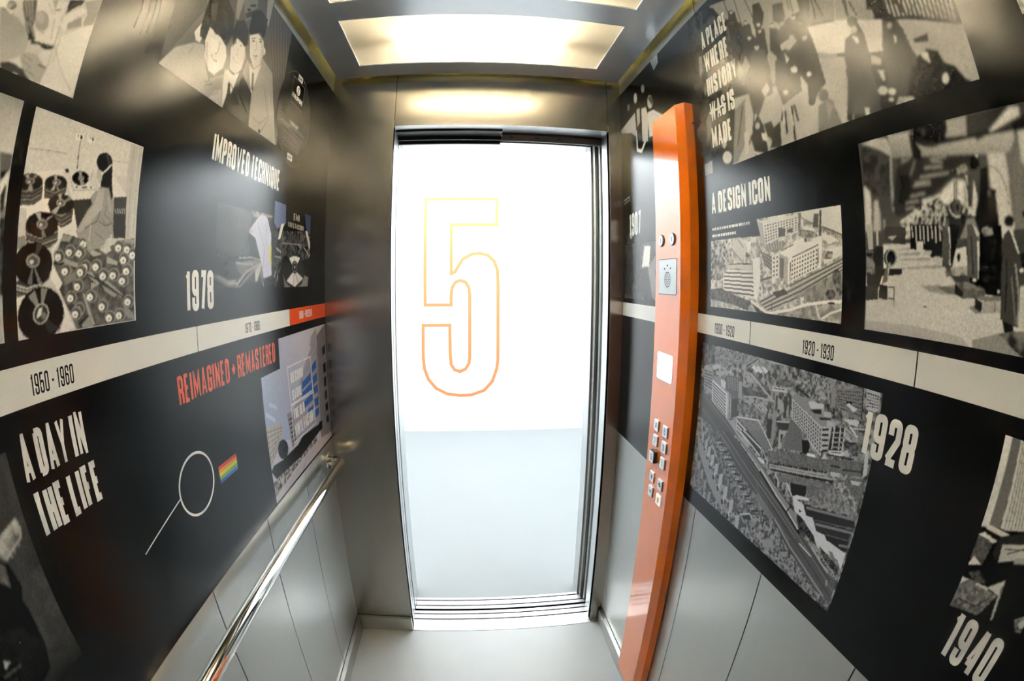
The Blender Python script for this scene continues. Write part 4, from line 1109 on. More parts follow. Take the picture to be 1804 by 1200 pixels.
  ('p',130,[(220.5,57),(220.5,56.5),(220,56),(219.5,55.5),(218.5,55.5),(217.5,55.5),(217,55.5),(216,56),(215.5,56.5),(215.5,57),(216,57.5),(216,58),(217,58.5),(217.5,58.5),(218.5,58.5),(219.5,58.5),(220,58),(220.5,57.5)]),
  ('p',130,[(115,40),(114,37.5),(112,35),(108.5,33),(105,32.5),(101,32.5),(97,34),(94,36),(92.5,38.5),(91.5,41.5),(92.5,44),(94.5,46.5),(97.5,48.5),(101.5,49),(105.5,49),(109,48),(112.5,46),(114,43)]),
  ('p',78,[(112,40),(111.5,37.5),(109.5,35.5),(107,34),(104,33.5),(100.5,33.5),(97.5,34.5),(95,36.5),(93.5,38.5),(93,41),(93.5,43),(95.5,45),(98,46.5),(101,47),(104.5,47),(107.5,46),(110,44.5),(111.5,42.5)]),
  ('p',222,[(106.5,39),(106,37.5),(105,36.5),(103,35.5),(101,35),(99,35.5),(97,36),(95,37),(94,38.5),(94,40),(94.5,41),(95.5,42.5),(97,43.5),(99,44),(101.5,43.5),(103.5,43),(105,42),(106,40.5)]),
  ('p',130,[(103,38.5),(102.5,38.5),(102.5,38),(102,37.5),(101,37.5),(100.5,37.5),(100,37.5),(99.5,38),(99,38.5),(99,39),(99,39.5),(99.5,40),(100,40),(100.5,40),(101,40),(102,40),(102.5,39.5),(102.5,39)]),
  ('p',130,[(157.5,39.5),(156.5,36.5),(154.5,34),(151,32.5),(147,31.5),(142.5,31.5),(138.5,33),(135.5,35),(133.5,38),(132.5,41),(133.5,44),(135.5,46.5),(139,48),(143,49),(147.5,49),(151.5,47.5),(155,45.5),(157,43)]),
  ('p',78,[(154.5,39.5),(154,37),(152,35),(149,33.5),(145.5,32.5),(142,33),(139,34),(136,35.5),(134.5,38),(134,40.5),(134.5,43),(136.5,45),(139,46.5),(142.5,47),(146,47),(149.5,46),(152,44),(154,42)]),
  ('p',222,[(148.5,38.5),(148,37),(146.5,35.5),(145,35),(142.5,34.5),(140.5,34.5),(138,35),(136.5,36),(135.5,37.5),(135,39),(135.5,40.5),(136.5,42),(138.5,43),(140.5,43.5),(143,43.5),(145,42.5),(147,41.5),(148,40)]),
  ('p',130,[(144.5,38),(144.5,37.5),(144,37),(143.5,37),(143,37),(142,37),(141.5,37),(141,37.5),(140.5,38),(140.5,38.5),(140.5,39),(141,39),(141.5,39.5),(142,39.5),(143,39.5),(143.5,39.5),(144,39),(144.5,38.5)]),
  ('p',130,[(184,25.5),(183,22),(180.5,19.5),(177,17.5),(172.5,17),(168,17.5),(163.5,18.5),(160.5,21),(158.5,24),(158,27),(159,30),(161,32.5),(164.5,34.5),(169,35),(173.5,35),(177.5,33.5),(181,31.5),(183.5,28.5)]),
  ('p',78,[(180.5,25),(180,22.5),(178,20.5),(175,19),(171,18),(167.5,18.5),(164,19.5),(161.5,21.5),(159.5,24),(159,26.5),(160,29),(162,31),(165,32.5),(168.5,33),(172,33),(175.5,32),(178.5,30),(180,27.5)]),
  ('p',222,[(174.5,24),(174,22.5),(172.5,21.5),(170.5,20.5),(168,20),(165.5,20),(163.5,21),(161.5,22),(160.5,23.5),(160,25),(160.5,26.5),(162,28),(164,29),(166.5,29.5),(168.5,29),(171,28.5),(173,27.5),(174,26)]),
  ('p',130,[(170.5,24),(170,23.5),(169.5,23),(169,22.5),(168.5,22.5),(167.5,22.5),(167,23),(166.5,23),(166,23.5),(166,24),(166,24.5),(166.5,25),(167,25.5),(167.5,25.5),(168.5,25.5),(169,25),(170,25),(170,24.5)]),
  ('p',130,[(200.5,9),(199.5,6),(197,3.5),(193,1.5),(188.5,1),(184,1),(179.5,2.5),(176.5,5),(174,8),(173.5,11),(174.5,14),(177,17),(181,18.5),(185.5,19.5),(190,19),(194.5,17.5),(198,15.5),(200,12.5)]),
  ('p',78,[(197.5,9),(196.5,6),(194,4),(191,2.5),(187.5,2),(183.5,2.5),(180,3.5),(177,5.5),(175.5,8),(175,10.5),(176,13),(178,15),(181,16.5),(184.5,17.5),(188.5,17),(192,16),(195,14),(197,11.5)]),
  ('p',222,[(190.5,8),(190,6.5),(188.5,5),(186.5,4.5),(184,4),(181.5,4),(179.5,5),(177.5,6),(176.5,7.5),(176,9.5),(176.5,11),(178,12),(180,13),(182.5,13.5),(185,13.5),(187.5,12.5),(189,11.5),(190.5,10)]),
  ('p',130,[(186.5,8),(186.5,7.5),(186,7),(185,6.5),(184.5,6.5),(183.5,6.5),(183,7),(182.5,7),(182,7.5),(182,8),(182,8.5),(182.5,9),(183,9.5),(184,9.5),(184.5,9.5),(185.5,9),(186,9),(186.5,8.5)]),
  ('p',130,[(225.5,10.5),(224.5,7.5),(221.5,4.5),(217.5,3),(213,2),(208,2.5),(203.5,4),(200,6.5),(198,9.5),(197.5,12.5),(198.5,16),(201,18.5),(205,20.5),(209.5,21),(214.5,21),(219,19.5),(222.5,17),(225,14)]),
  ('p',78,[(222,10.5),(221,7.5),(219,5.5),(215.5,4),(211.5,3.5),(207.5,3.5),(204,5),(201,7),(199,9.5),(198.5,12),(199.5,14.5),(202,17),(205,18.5),(208.5,19),(213,18.5),(216.5,17.5),(219.5,15.5),(221.5,13)]),
  ('p',222,[(215,9.5),(214.5,8),(213,6.5),(211,5.5),(208.5,5),(205.5,5.5),(203.5,6),(201.5,7.5),(200,9),(200,11),(200.5,12.5),(202,14),(204,14.5),(206.5,15),(209,15),(211.5,14),(213.5,13),(214.5,11.5)]),
  ('p',130,[(210.5,9.5),(210.5,8.5),(210,8.5),(209.5,8),(208.5,8),(207.5,8),(207,8),(206.5,8.5),(206,9),(206,9.5),(206,10),(206.5,10.5),(207,11),(208,11),(209,11),(209.5,10.5),(210,10.5),(210.5,10)]),
  ('p',130,[(131,24.5),(130,22),(128,19.5),(124.5,17.5),(120.5,17),(116.5,17.5),(112.5,18.5),(109.5,20.5),(108,23.5),(107.5,26.5),(108,29),(110.5,31.5),(113.5,33),(117.5,34),(121.5,34),(125.5,32.5),(128.5,30.5),(130.5,27.5)]),
  ('p',78,[(128,24.5),(127.5,22),(125.5,20),(122.5,18.5),(119.5,18),(116,18.5),(113,19.5),(110.5,21),(109,23.5),(108.5,26),(109,28),(111,30),(113.5,31.5),(117,32),(120.5,32),(123.5,31),(126,29),(127.5,27)]),
  ('p',222,[(122.5,23.5),(122,22.5),(120.5,21),(119,20),(116.5,20),(114.5,20),(112.5,20.5),(110.5,21.5),(109.5,23),(109.5,24.5),(110,26),(111,27.5),(113,28),(115,28.5),(117,28.5),(119.5,28),(121,26.5),(122,25.5)]),
  ('p',130,[(118.5,23.5),(118.5,23),(118,22.5),(117.5,22.5),(117,22),(116,22),(115.5,22.5),(115,23),(114.5,23),(114.5,23.5),(114.5,24),(115,24.5),(115.5,25),(116.5,25),(117,25),(117.5,24.5),(118,24.5),(118.5,24)]),
  ('p',130,[(225,106.5),(224,103),(221.5,100),(218,97.5),(213.5,96.5),(208.5,96.5),(204,97.5),(200,99.5),(197.5,102),(196.5,105.5),(197,108.5),(199.5,111.5),(203,114),(207.5,115),(212.5,115.5),(217,114.5),(221,112.5),(223.5,109.5)]),
  ('p',78,[(221.5,105.5),(221,103),(219,100.5),(216,98.5),(212,97.5),(208,97.5),(204,98.5),(201,100),(199,102),(198,105),(198.5,107.5),(200.5,110),(203.5,112),(207,113),(211,113),(215,112.5),(218.5,111),(220.5,108.5)]),
  ('p',222,[(214.5,104.5),(214,102.5),(213,101),(211,100),(208.5,99),(206,99),(203.5,99.5),(201.5,100.5),(200,102),(199.5,103.5),(200,105.5),(201,107),(203,108),(205.5,109),(208,109),(210.5,108.5),(212.5,107.5),(214,106)]),
  ('p',130,[(210.5,103.5),(210,103),(210,102.5),(209,102),(208.5,102),(207.5,102),(206.5,102),(206,102.5),(205.5,102.5),(205.5,103.5),(205.5,104),(206,104.5),(206.5,104.5),(207.5,105),(208,105),(209,104.5),(209.5,104.5),(210,104)]),
  ('p',130,[(247.5,104.5),(246.5,101),(244,98),(240.5,95.5),(235.5,94.5),(230.5,94),(225.5,95.5),(221.5,97.5),(219,100),(218,103.5),(218.5,107),(221,110),(224.5,112.5),(229.5,113.5),(234.5,114),(239.5,113),(243.5,111),(246,108)]),
  ('p',78,[(244,104),(243,101),(241,98.5),(238,96.5),(234,95.5),(230,95.5),(226,96.5),(222.5,98),(220.5,100.5),(219.5,103),(220,106),(222,108.5),(225,110),(229,111.5),(233,111.5),(237,111),(240.5,109),(243,106.5)]),
  ('p',222,[(236.5,102.5),(236.5,100.5),(235,99),(233,98),(230.5,97),(227.5,97),(225,97.5),(223,98.5),(221.5,100),(221,102),(221.5,103.5),(222.5,105),(224.5,106.5),(227,107),(230,107),(232.5,106.5),(234.5,105.5),(236,104)]),
  ('p',130,[(232.5,101.5),(232,101),(232,100.5),(231,100),(230.5,100),(229.5,100),(228.5,100),(228,100.5),(227.5,101),(227,101.5),(227.5,102),(228,102.5),(228.5,103),(229,103),(230,103),(231,103),(231.5,102.5),(232,102)]),
  ('p',130,[(238,89),(237.5,85.5),(235,82.5),(231,80.5),(226.5,79.5),(221.5,79),(216.5,80.5),(213,82.5),(210.5,85.5),(209.5,88.5),(210,92),(212.5,95),(216,97),(221,98.5),(226,98.5),(230.5,97.5),(234.5,95.5),(237,92.5)]),
  ('p',78,[(234.5,88.5),(234,86),(232,83.5),(229,81.5),(225,80.5),(221,80.5),(217,81.5),(214,83),(212,85.5),(211,88),(211.5,91),(213.5,93.5),(216.5,95),(220.5,96),(224.5,96.5),(228.5,95.5),(231.5,93.5),(234,91.5)]),
  ('p',222,[(228,87),(227.5,85.5),(226,84),(224,83),(221.5,82),(218.5,82),(216,82.5),(214,84),(213,85.5),(212,87),(212.5,88.5),(214,90),(216,91.5),(218.5,92),(221,92),(223.5,91.5),(226,90.5),(227.5,89)]),
  ('p',130,[(223.5,86.5),(223.5,86),(223,85.5),(222,85),(221.5,85),(220.5,85),(219.5,85),(219,85.5),(218.5,86),(218.5,86.5),(218.5,87),(219,87.5),(219.5,87.5),(220.5,88),(221.5,88),(222,88),(223,87.5),(223,87)]),
  ('p',130,[(246.5,73),(246,70),(243,67),(239.5,64.5),(234.5,63.5),(229.5,63.5),(224.5,65),(221,67),(218.5,70),(217.5,73),(218.5,76.5),(220.5,79.5),(224.5,81.5),(229,83),(234,83),(239,82),(243,79.5),(245.5,76.5)]),
  ('p',78,[(243,72.5),(242.5,70),(240.5,67.5),(237,65.5),(233,64.5),(229,64.5),(225,65.5),(222,67.5),(219.5,70),(219,72.5),(219.5,75.5),(221.5,78),(225,79.5),(228.5,80.5),(233,80.5),(237,79.5),(240,78),(242.5,75.5)]),
  ('p',222,[(236,71.5),(235.5,69.5),(234,68),(232,67),(229.5,66.5),(226.5,66.5),(224,67),(222,68),(220.5,69.5),(220.5,71.5),(220.5,73),(222,74.5),(224,76),(226.5,76.5),(229.5,76.5),(232,76),(234,74.5),(235.5,73)]),
  ('p',130,[(231.5,70.5),(231.5,70),(231,69.5),(230.5,69.5),(229.5,69),(228.5,69),(228,69.5),(227,69.5),(226.5,70),(226.5,71),(226.5,71.5),(227,72),(228,72),(228.5,72.5),(229.5,72.5),(230.5,72),(231,72),(231.5,71.5)]),
  ('p',130,[(249,28.5),(248,25),(245,22.5),(241,20.5),(236,19.5),(231,19.5),(226.5,21),(222.5,23.5),(220.5,26.5),(219.5,30),(220.5,33),(223.5,36),(227.5,38),(232,39),(237,39),(242,37.5),(246,35),(248.5,32)]),
  ('p',78,[(245.5,28),(244.5,25.5),(242.5,23),(239,21.5),(235,20.5),(230.5,21),(227,22),(224,24),(222,26.5),(221.5,29.5),(222,32),(224.5,34.5),(227.5,36),(231.5,37),(235.5,36.5),(239.5,35.5),(243,33.5),(245,31)]),
  ('p',222,[(238.5,27.5),(237.5,25.5),(236,24),(234,23),(231.5,22.5),(228.5,23),(226,23.5),(224,25),(223,26.5),(222.5,28),(223,30),(224.5,31),(226.5,32.5),(229,32.5),(232,32.5),(234.5,32),(236.5,30.5),(238,29)]),
  ('p',130,[(233.5,27),(233.5,26.5),(233,26),(232.5,25.5),(231.5,25.5),(230.5,25.5),(230,25.5),(229,26),(229,26.5),(228.5,27),(229,27.5),(229.5,28),(230,28.5),(231,28.5),(231.5,28.5),(232.5,28),(233,28),(233.5,27.5)]),
  ('p',130,[(262.5,97),(262,93.5),(259.5,90.5),(255.5,88),(250.5,86.5),(245,86.5),(240,87.5),(236,90),(233.5,92.5),(232.5,96),(233.5,99.5),(235.5,102.5),(239.5,105),(244.5,106.5),(249.5,106.5),(254.5,105.5),(258.5,103.5),(261.5,100.5)]),
  ('p',78,[(259,96.5),(258.5,93.5),(256,91),(253,89),(249,88),(244.5,88),(240.5,88.5),(237,90.5),(235,93),(234,95.5),(235,98.5),(237,101),(240,103),(244,104),(248,104),(252.5,103.5),(256,101.5),(258,99)]),
  ('p',222,[(251.5,95),(251.5,93),(250,91.5),(248,90),(245,89.5),(242.5,89.5),(239.5,90),(237.5,91),(236,92.5),(235.5,94.5),(236,96),(237,98),(239.5,99),(242,99.5),(244.5,100),(247.5,99),(249.5,98),(251,96.5)]),
  ('p',130,[(247,94),(247,93.5),(246.5,93),(246,92.5),(245,92.5),(244,92.5),(243.5,92.5),(242.5,93),(242,93.5),(242,94),(242,94.5),(242.5,95),(243,95.5),(244,95.5),(245,95.5),(246,95.5),(246.5,95),(247,94.5)]),
  ('p',130,[(124,20),(123,17),(121,14.5),(117.5,13),(113.5,12),(109.5,12.5),(106,14),(103,16),(101,18.5),(100.5,21.5),(101.5,24.5),(103.5,26.5),(107,28.5),(110.5,29),(115,29),(118.5,27.5),(121.5,25.5),(123.5,23)]),
  ('p',78,[(121,19.5),(120.5,17),(118.5,15),(116,14),(112.5,13.5),(109,13.5),(106,14.5),(103.5,16.5),(102,18.5),(102,21),(102.5,23.5),(104.5,25),(107,26.5),(110,27),(113.5,27),(116.5,26),(119,24),(121,22)]),
  ('p',222,[(115.5,19),(115,17.5),(114,16),(112,15.5),(110,15),(107.5,15),(105.5,16),(104,17),(103,18.5),(103,20),(103,21.5),(104.5,22.5),(106,23.5),(108.5,24),(110.5,23.5),(112.5,23),(114,22),(115,20.5)]),
  ('p',130,[(112,18.5),(111.5,18),(111.5,17.5),(110.5,17.5),(110,17.5),(109.5,17.5),(108.5,17.5),(108,18),(108,18.5),(108,19),(108,19.5),(108.5,19.5),(109,20),(109.5,20),(110.5,20),(111,20),(111.5,19.5),(112,19)]),
  ('p',152,[(151,182),(167.5,188.5),(181.5,184),(190,173),(191.5,158),(191.5,135.5),(195.5,117),(116.5,113.5),(109.5,121.5),(129,147),(140.5,159.5),(135.5,167)]),
  ('p',152,[(135,151),(191.5,156),(192.5,135.5),(182,118),(171.5,105.5),(138.5,96.5),(129.5,114),(131.5,122),(116,120.5),(110.5,123)]),
  ('p',176,[(153,180.5),(165.5,182),(164,155),(136,131.5),(118.5,121),(111,121.5),(130.5,145.5),(143.5,158)]),
  ('l',105,2,[(160,151.5),(154.5,138),(128.5,126.5)]),
  ('l',120,1.6,[(174.5,161),(170.5,147.5),(186,140),(192.5,134)]),
  ('l',185,2,[(175.5,173),(184.5,153.5)]),
  ('l',110,2,[(157.5,138),(175,133),(192,138.5)]),
  ('l',112,1.6,[(150.5,123),(171,114.5)]),
  ('l',185,2,[(141.5,132),(138,109.5)]),
  ('l',115,1.5,[(165,143.5),(172,136)]),
  ('l',210,2.4,[(190,122),(184.5,107.5)]),
  ('p',205,[(162,101),(186,106.5),(190.5,100),(177.5,95.5)]),
  ('p',190,[(143,207.5),(152,205.5),(159.5,191.5),(153.5,187),(143,196)]),
  ('p',208,[(125.5,191),(133,197),(139.5,197),(151,187),(152,177.5),(138.5,182)]),
  ('l',150,1.2,[(132,194),(135.5,204.5)]),
  ('p',28,[(169,217),(178.5,215),(182,191),(186.5,176),(184,169),(175,185),(155,183.5),(157,199.5),(162,207)]),
  ('p',32,[(177,221.5),(177,217),(174.5,212),(170,208.5),(164.5,205.5),(158,204.5),(151.5,205.5),(146,207.5),(142,211),(140,215),(140,219.5),(142,224),(146,228),(152,230.5),(158.5,232),(165,231.5),(170.5,229.5),(175,226)]),
  ('l',70,3,[(161.5,229.5),(170.5,217)]),
  ('l',225,2.2,[(176,218.5),(166,209.5),(155.5,201.5)]),
  ('b',0.7),
  ('n',0.05,1.6),
])
photo_mesh('photo_print', pic, 'L', 0.3475, 1.401, gl, 'black and white photograph of a woman packing stacks of records')
pic = Picture(48.5, 259.8, 1.3, 12)
pic.run([
  ('f',178),
  ('g',150,205,[(3,261.5),(54,260),(51.5,198),(26,197.5)],(18,257.5),(37.5,201.5)),
  ('p',95,[(26,198),(48.5,198),(48.5,181.5),(32.5,171)]),
  ('p',25,[(31.5,177),(45.5,181),(37.5,168),(33.5,166.5)]),
  ('p',218,[(34,166),(47,181.5),(46,164),(37.5,146)]),
  ('p',35,[(36.5,152.5),(44.5,167.5),(45,133.5),(40,132)]),
  ('p',120,[(40,132),(50,147),(47,108),(42.5,108)]),
  ('x',14,60,8,[(40,129.5),(67.5,131),(71.5,47),(44.5,48.5)]),
  ('b',1.2),
  ('n',0.05,1.5),
])
photo_mesh('photo_print', pic, 'L', 0.275, 1.4015, gl, 'pale photograph cut off at the left edge of the picture')
pic = Picture(198.0, 363.0, 1.4, 13)
pic.run([
  ('f',188),
  ('g',135,165,[(17,62),(41.5,63.5),(54.5,61.5),(72,55.5),(83,42.5),(88.5,35),(79.5,26),(75.5,18.5),(49,7)],(34,62),(59.5,17)),
  ('p',218,[(11,70.5),(24.5,75.5),(27,67.5),(41.5,63.5),(34,62),(16,63.5)]),
  ('l',90,2,[(16,63),(26,64),(35,62.5)]),
  ('p',28,[(42,75),(42.5,73.5),(42,71.5),(41,69.5),(38.5,68),(36,67),(33,66.5),(30,67),(28,68),(26.5,69.5),(25.5,71.5),(26,73),(27.5,75),(29.5,76.5),(32.5,77.5),(35,78),(38,77.5),(40.5,76.5)]),
  ('p',120,[(38.5,74.5),(39,73.5),(38.5,72.5),(37.5,71),(36.5,70.5),(34.5,69.5),(33,69.5),(31.5,69.5),(30,70),(29,71),(28.5,72),(29,73),(30,74),(31,75),(33,75.5),(34.5,76),(36.5,76),(37.5,75.5)]),
  ('l',190,2,[(27.5,72),(33,68.5)]),
  ('p',24,[(49,84.5),(73.5,94.5),(78,84),(84,68.5),(83,62.5),(96.5,49),(84.5,43),(70.5,58.5),(56,73.5)]),
  ('l',130,2.2,[(54.5,84.5),(68,68.5)]),
  ('l',130,2.2,[(59,87.5),(76,67)]),
  ('l',130,2.2,[(64.5,91),(81,66.5)]),
  ('l',130,2.2,[(75.5,64.5),(92,51)]),
  ('l',130,2.2,[(70,63.5),(81.5,51)]),
  ('p',212,[(73.5,94.5),(122.5,115),(131.5,113.5),(130.5,95),(126.5,88.5),(111.5,94),(101,86),(79.5,82.5)]),
  ('p',150,[(100.5,105.5),(111.5,110),(112.5,99),(110,97)]),
  ('l',80,2,[(111,95),(123.5,100)]),
  ('l',150,1.5,[(94,100.5),(107,92)]),
  ('p',140,[(109,78.5),(110.5,74),(110,69.5),(108,66),(104.5,63),(100.5,61),(95.5,61),(90.5,62.5),(86.5,65.5),(83,69),(81.5,73.5),(81.5,77.5),(83.5,81.5),(86.5,84.5),(91,86.5),(96,86.5),(101,85),(105.5,82.5)]),
  ('p',165,[(99,79),(99.5,76.5),(99.5,74),(98.5,71.5),(96.5,70),(94,69),(91,69),(88,69.5),(85.5,71.5),(84,73.5),(83,76),(83,78.5),(84,80.5),(86,82.5),(88.5,83.5),(91.5,83.5),(94.5,82.5),(97,81)]),
  ('p',214,[(101,86),(123.5,93.5),(133,81),(131.5,58.5),(128.5,52),(116,49.5),(97.5,47.5),(90.5,60.5),(104,58.5),(111,69.5),(108.5,79)]),
  ('l',150,2,[(117,85),(125,56.5)]),
  ('l',120,1.6,[(131,80.5),(132.5,64),(135.5,50.5)]),
  ('p',160,[(98,63),(103,64),(108.5,60),(107,58)]),
  ('p',12,[(132,119),(162.5,132.5),(160,124.5),(145.5,110.5),(134.5,98.5)]),
  ('p',216,[(135,97),(161,119.5),(177,119),(157.5,103.5),(146.5,86),(145.5,75),(133,81)]),
  ('p',142,[(163,130),(204,155),(195.5,107),(174.5,96),(175.5,118)]),
  ('p',122,[(145.5,89.5),(167,107.5),(174.5,96),(146.5,80)]),
  ('l',215,2.5,[(176,115.5),(172.5,104.5),(175.5,96.5)]),
  ('p',216,[(141.5,68.5),(175.5,94),(197,108),(204,96),(194.5,-1.5),(126.5,-0.5),(134.5,22.5),(137,51),(134.5,60)]),
  ('l',165,2.5,[(137,51),(156,31.5),(172.5,19),(189.5,9)]),
  ('l',150,2,[(140.5,59.5),(139,52)]),
  ('a',170,0.6,[(139,66),(143.5,64),(142.5,36.5),(139,28.5)]),
  ('p',10,[(87.5,47),(98,47),(117.5,50),(135.5,53),(131,46.5),(118,42.5),(103,44.5),(91,40.5)]),
  ('p',192,[(86.5,39),(103.5,43.5),(118.5,41.5),(112.5,34),(86,30)]),
  ('p',208,[(109.5,31),(118.5,41.5),(131,45.5),(131.5,22),(121,25.5)]),
  ('p',160,[(77.5,26.5),(91.5,29.5),(108.5,32.5),(119.5,27),(131.5,19.5),(127.5,0),(107,0.5),(89.5,9.5)]),
  ('l',125,2,[(83.5,25),(103.5,22.5)]),
  ('l',125,2,[(83.5,18.5),(104,14)]),
  ('l',125,2,[(96,9.5),(114.5,6)]),
  ('l',60,2.4,[(116.5,22),(131.5,22)]),
  ('p',44,[(49.5,6),(63,10.5),(89.5,9.5),(108,-0.5),(78,-0.5),(53,-2)]),
  ('p',205,[(62,12),(77.5,20.5),(89.5,10.5)]),
  ('p',190,[(70,-1),(83.5,1.5),(87,-1)]),
  ('b',1.2),
  ('n',0.04,1.5),
])
photo_mesh('photo_print', pic, 'L', 0.215, 1.687, gl, 'black and white photograph of hands working in white cloth, at the top left corner')
pic = Picture(572.0, 345.5, 1.5, 14)
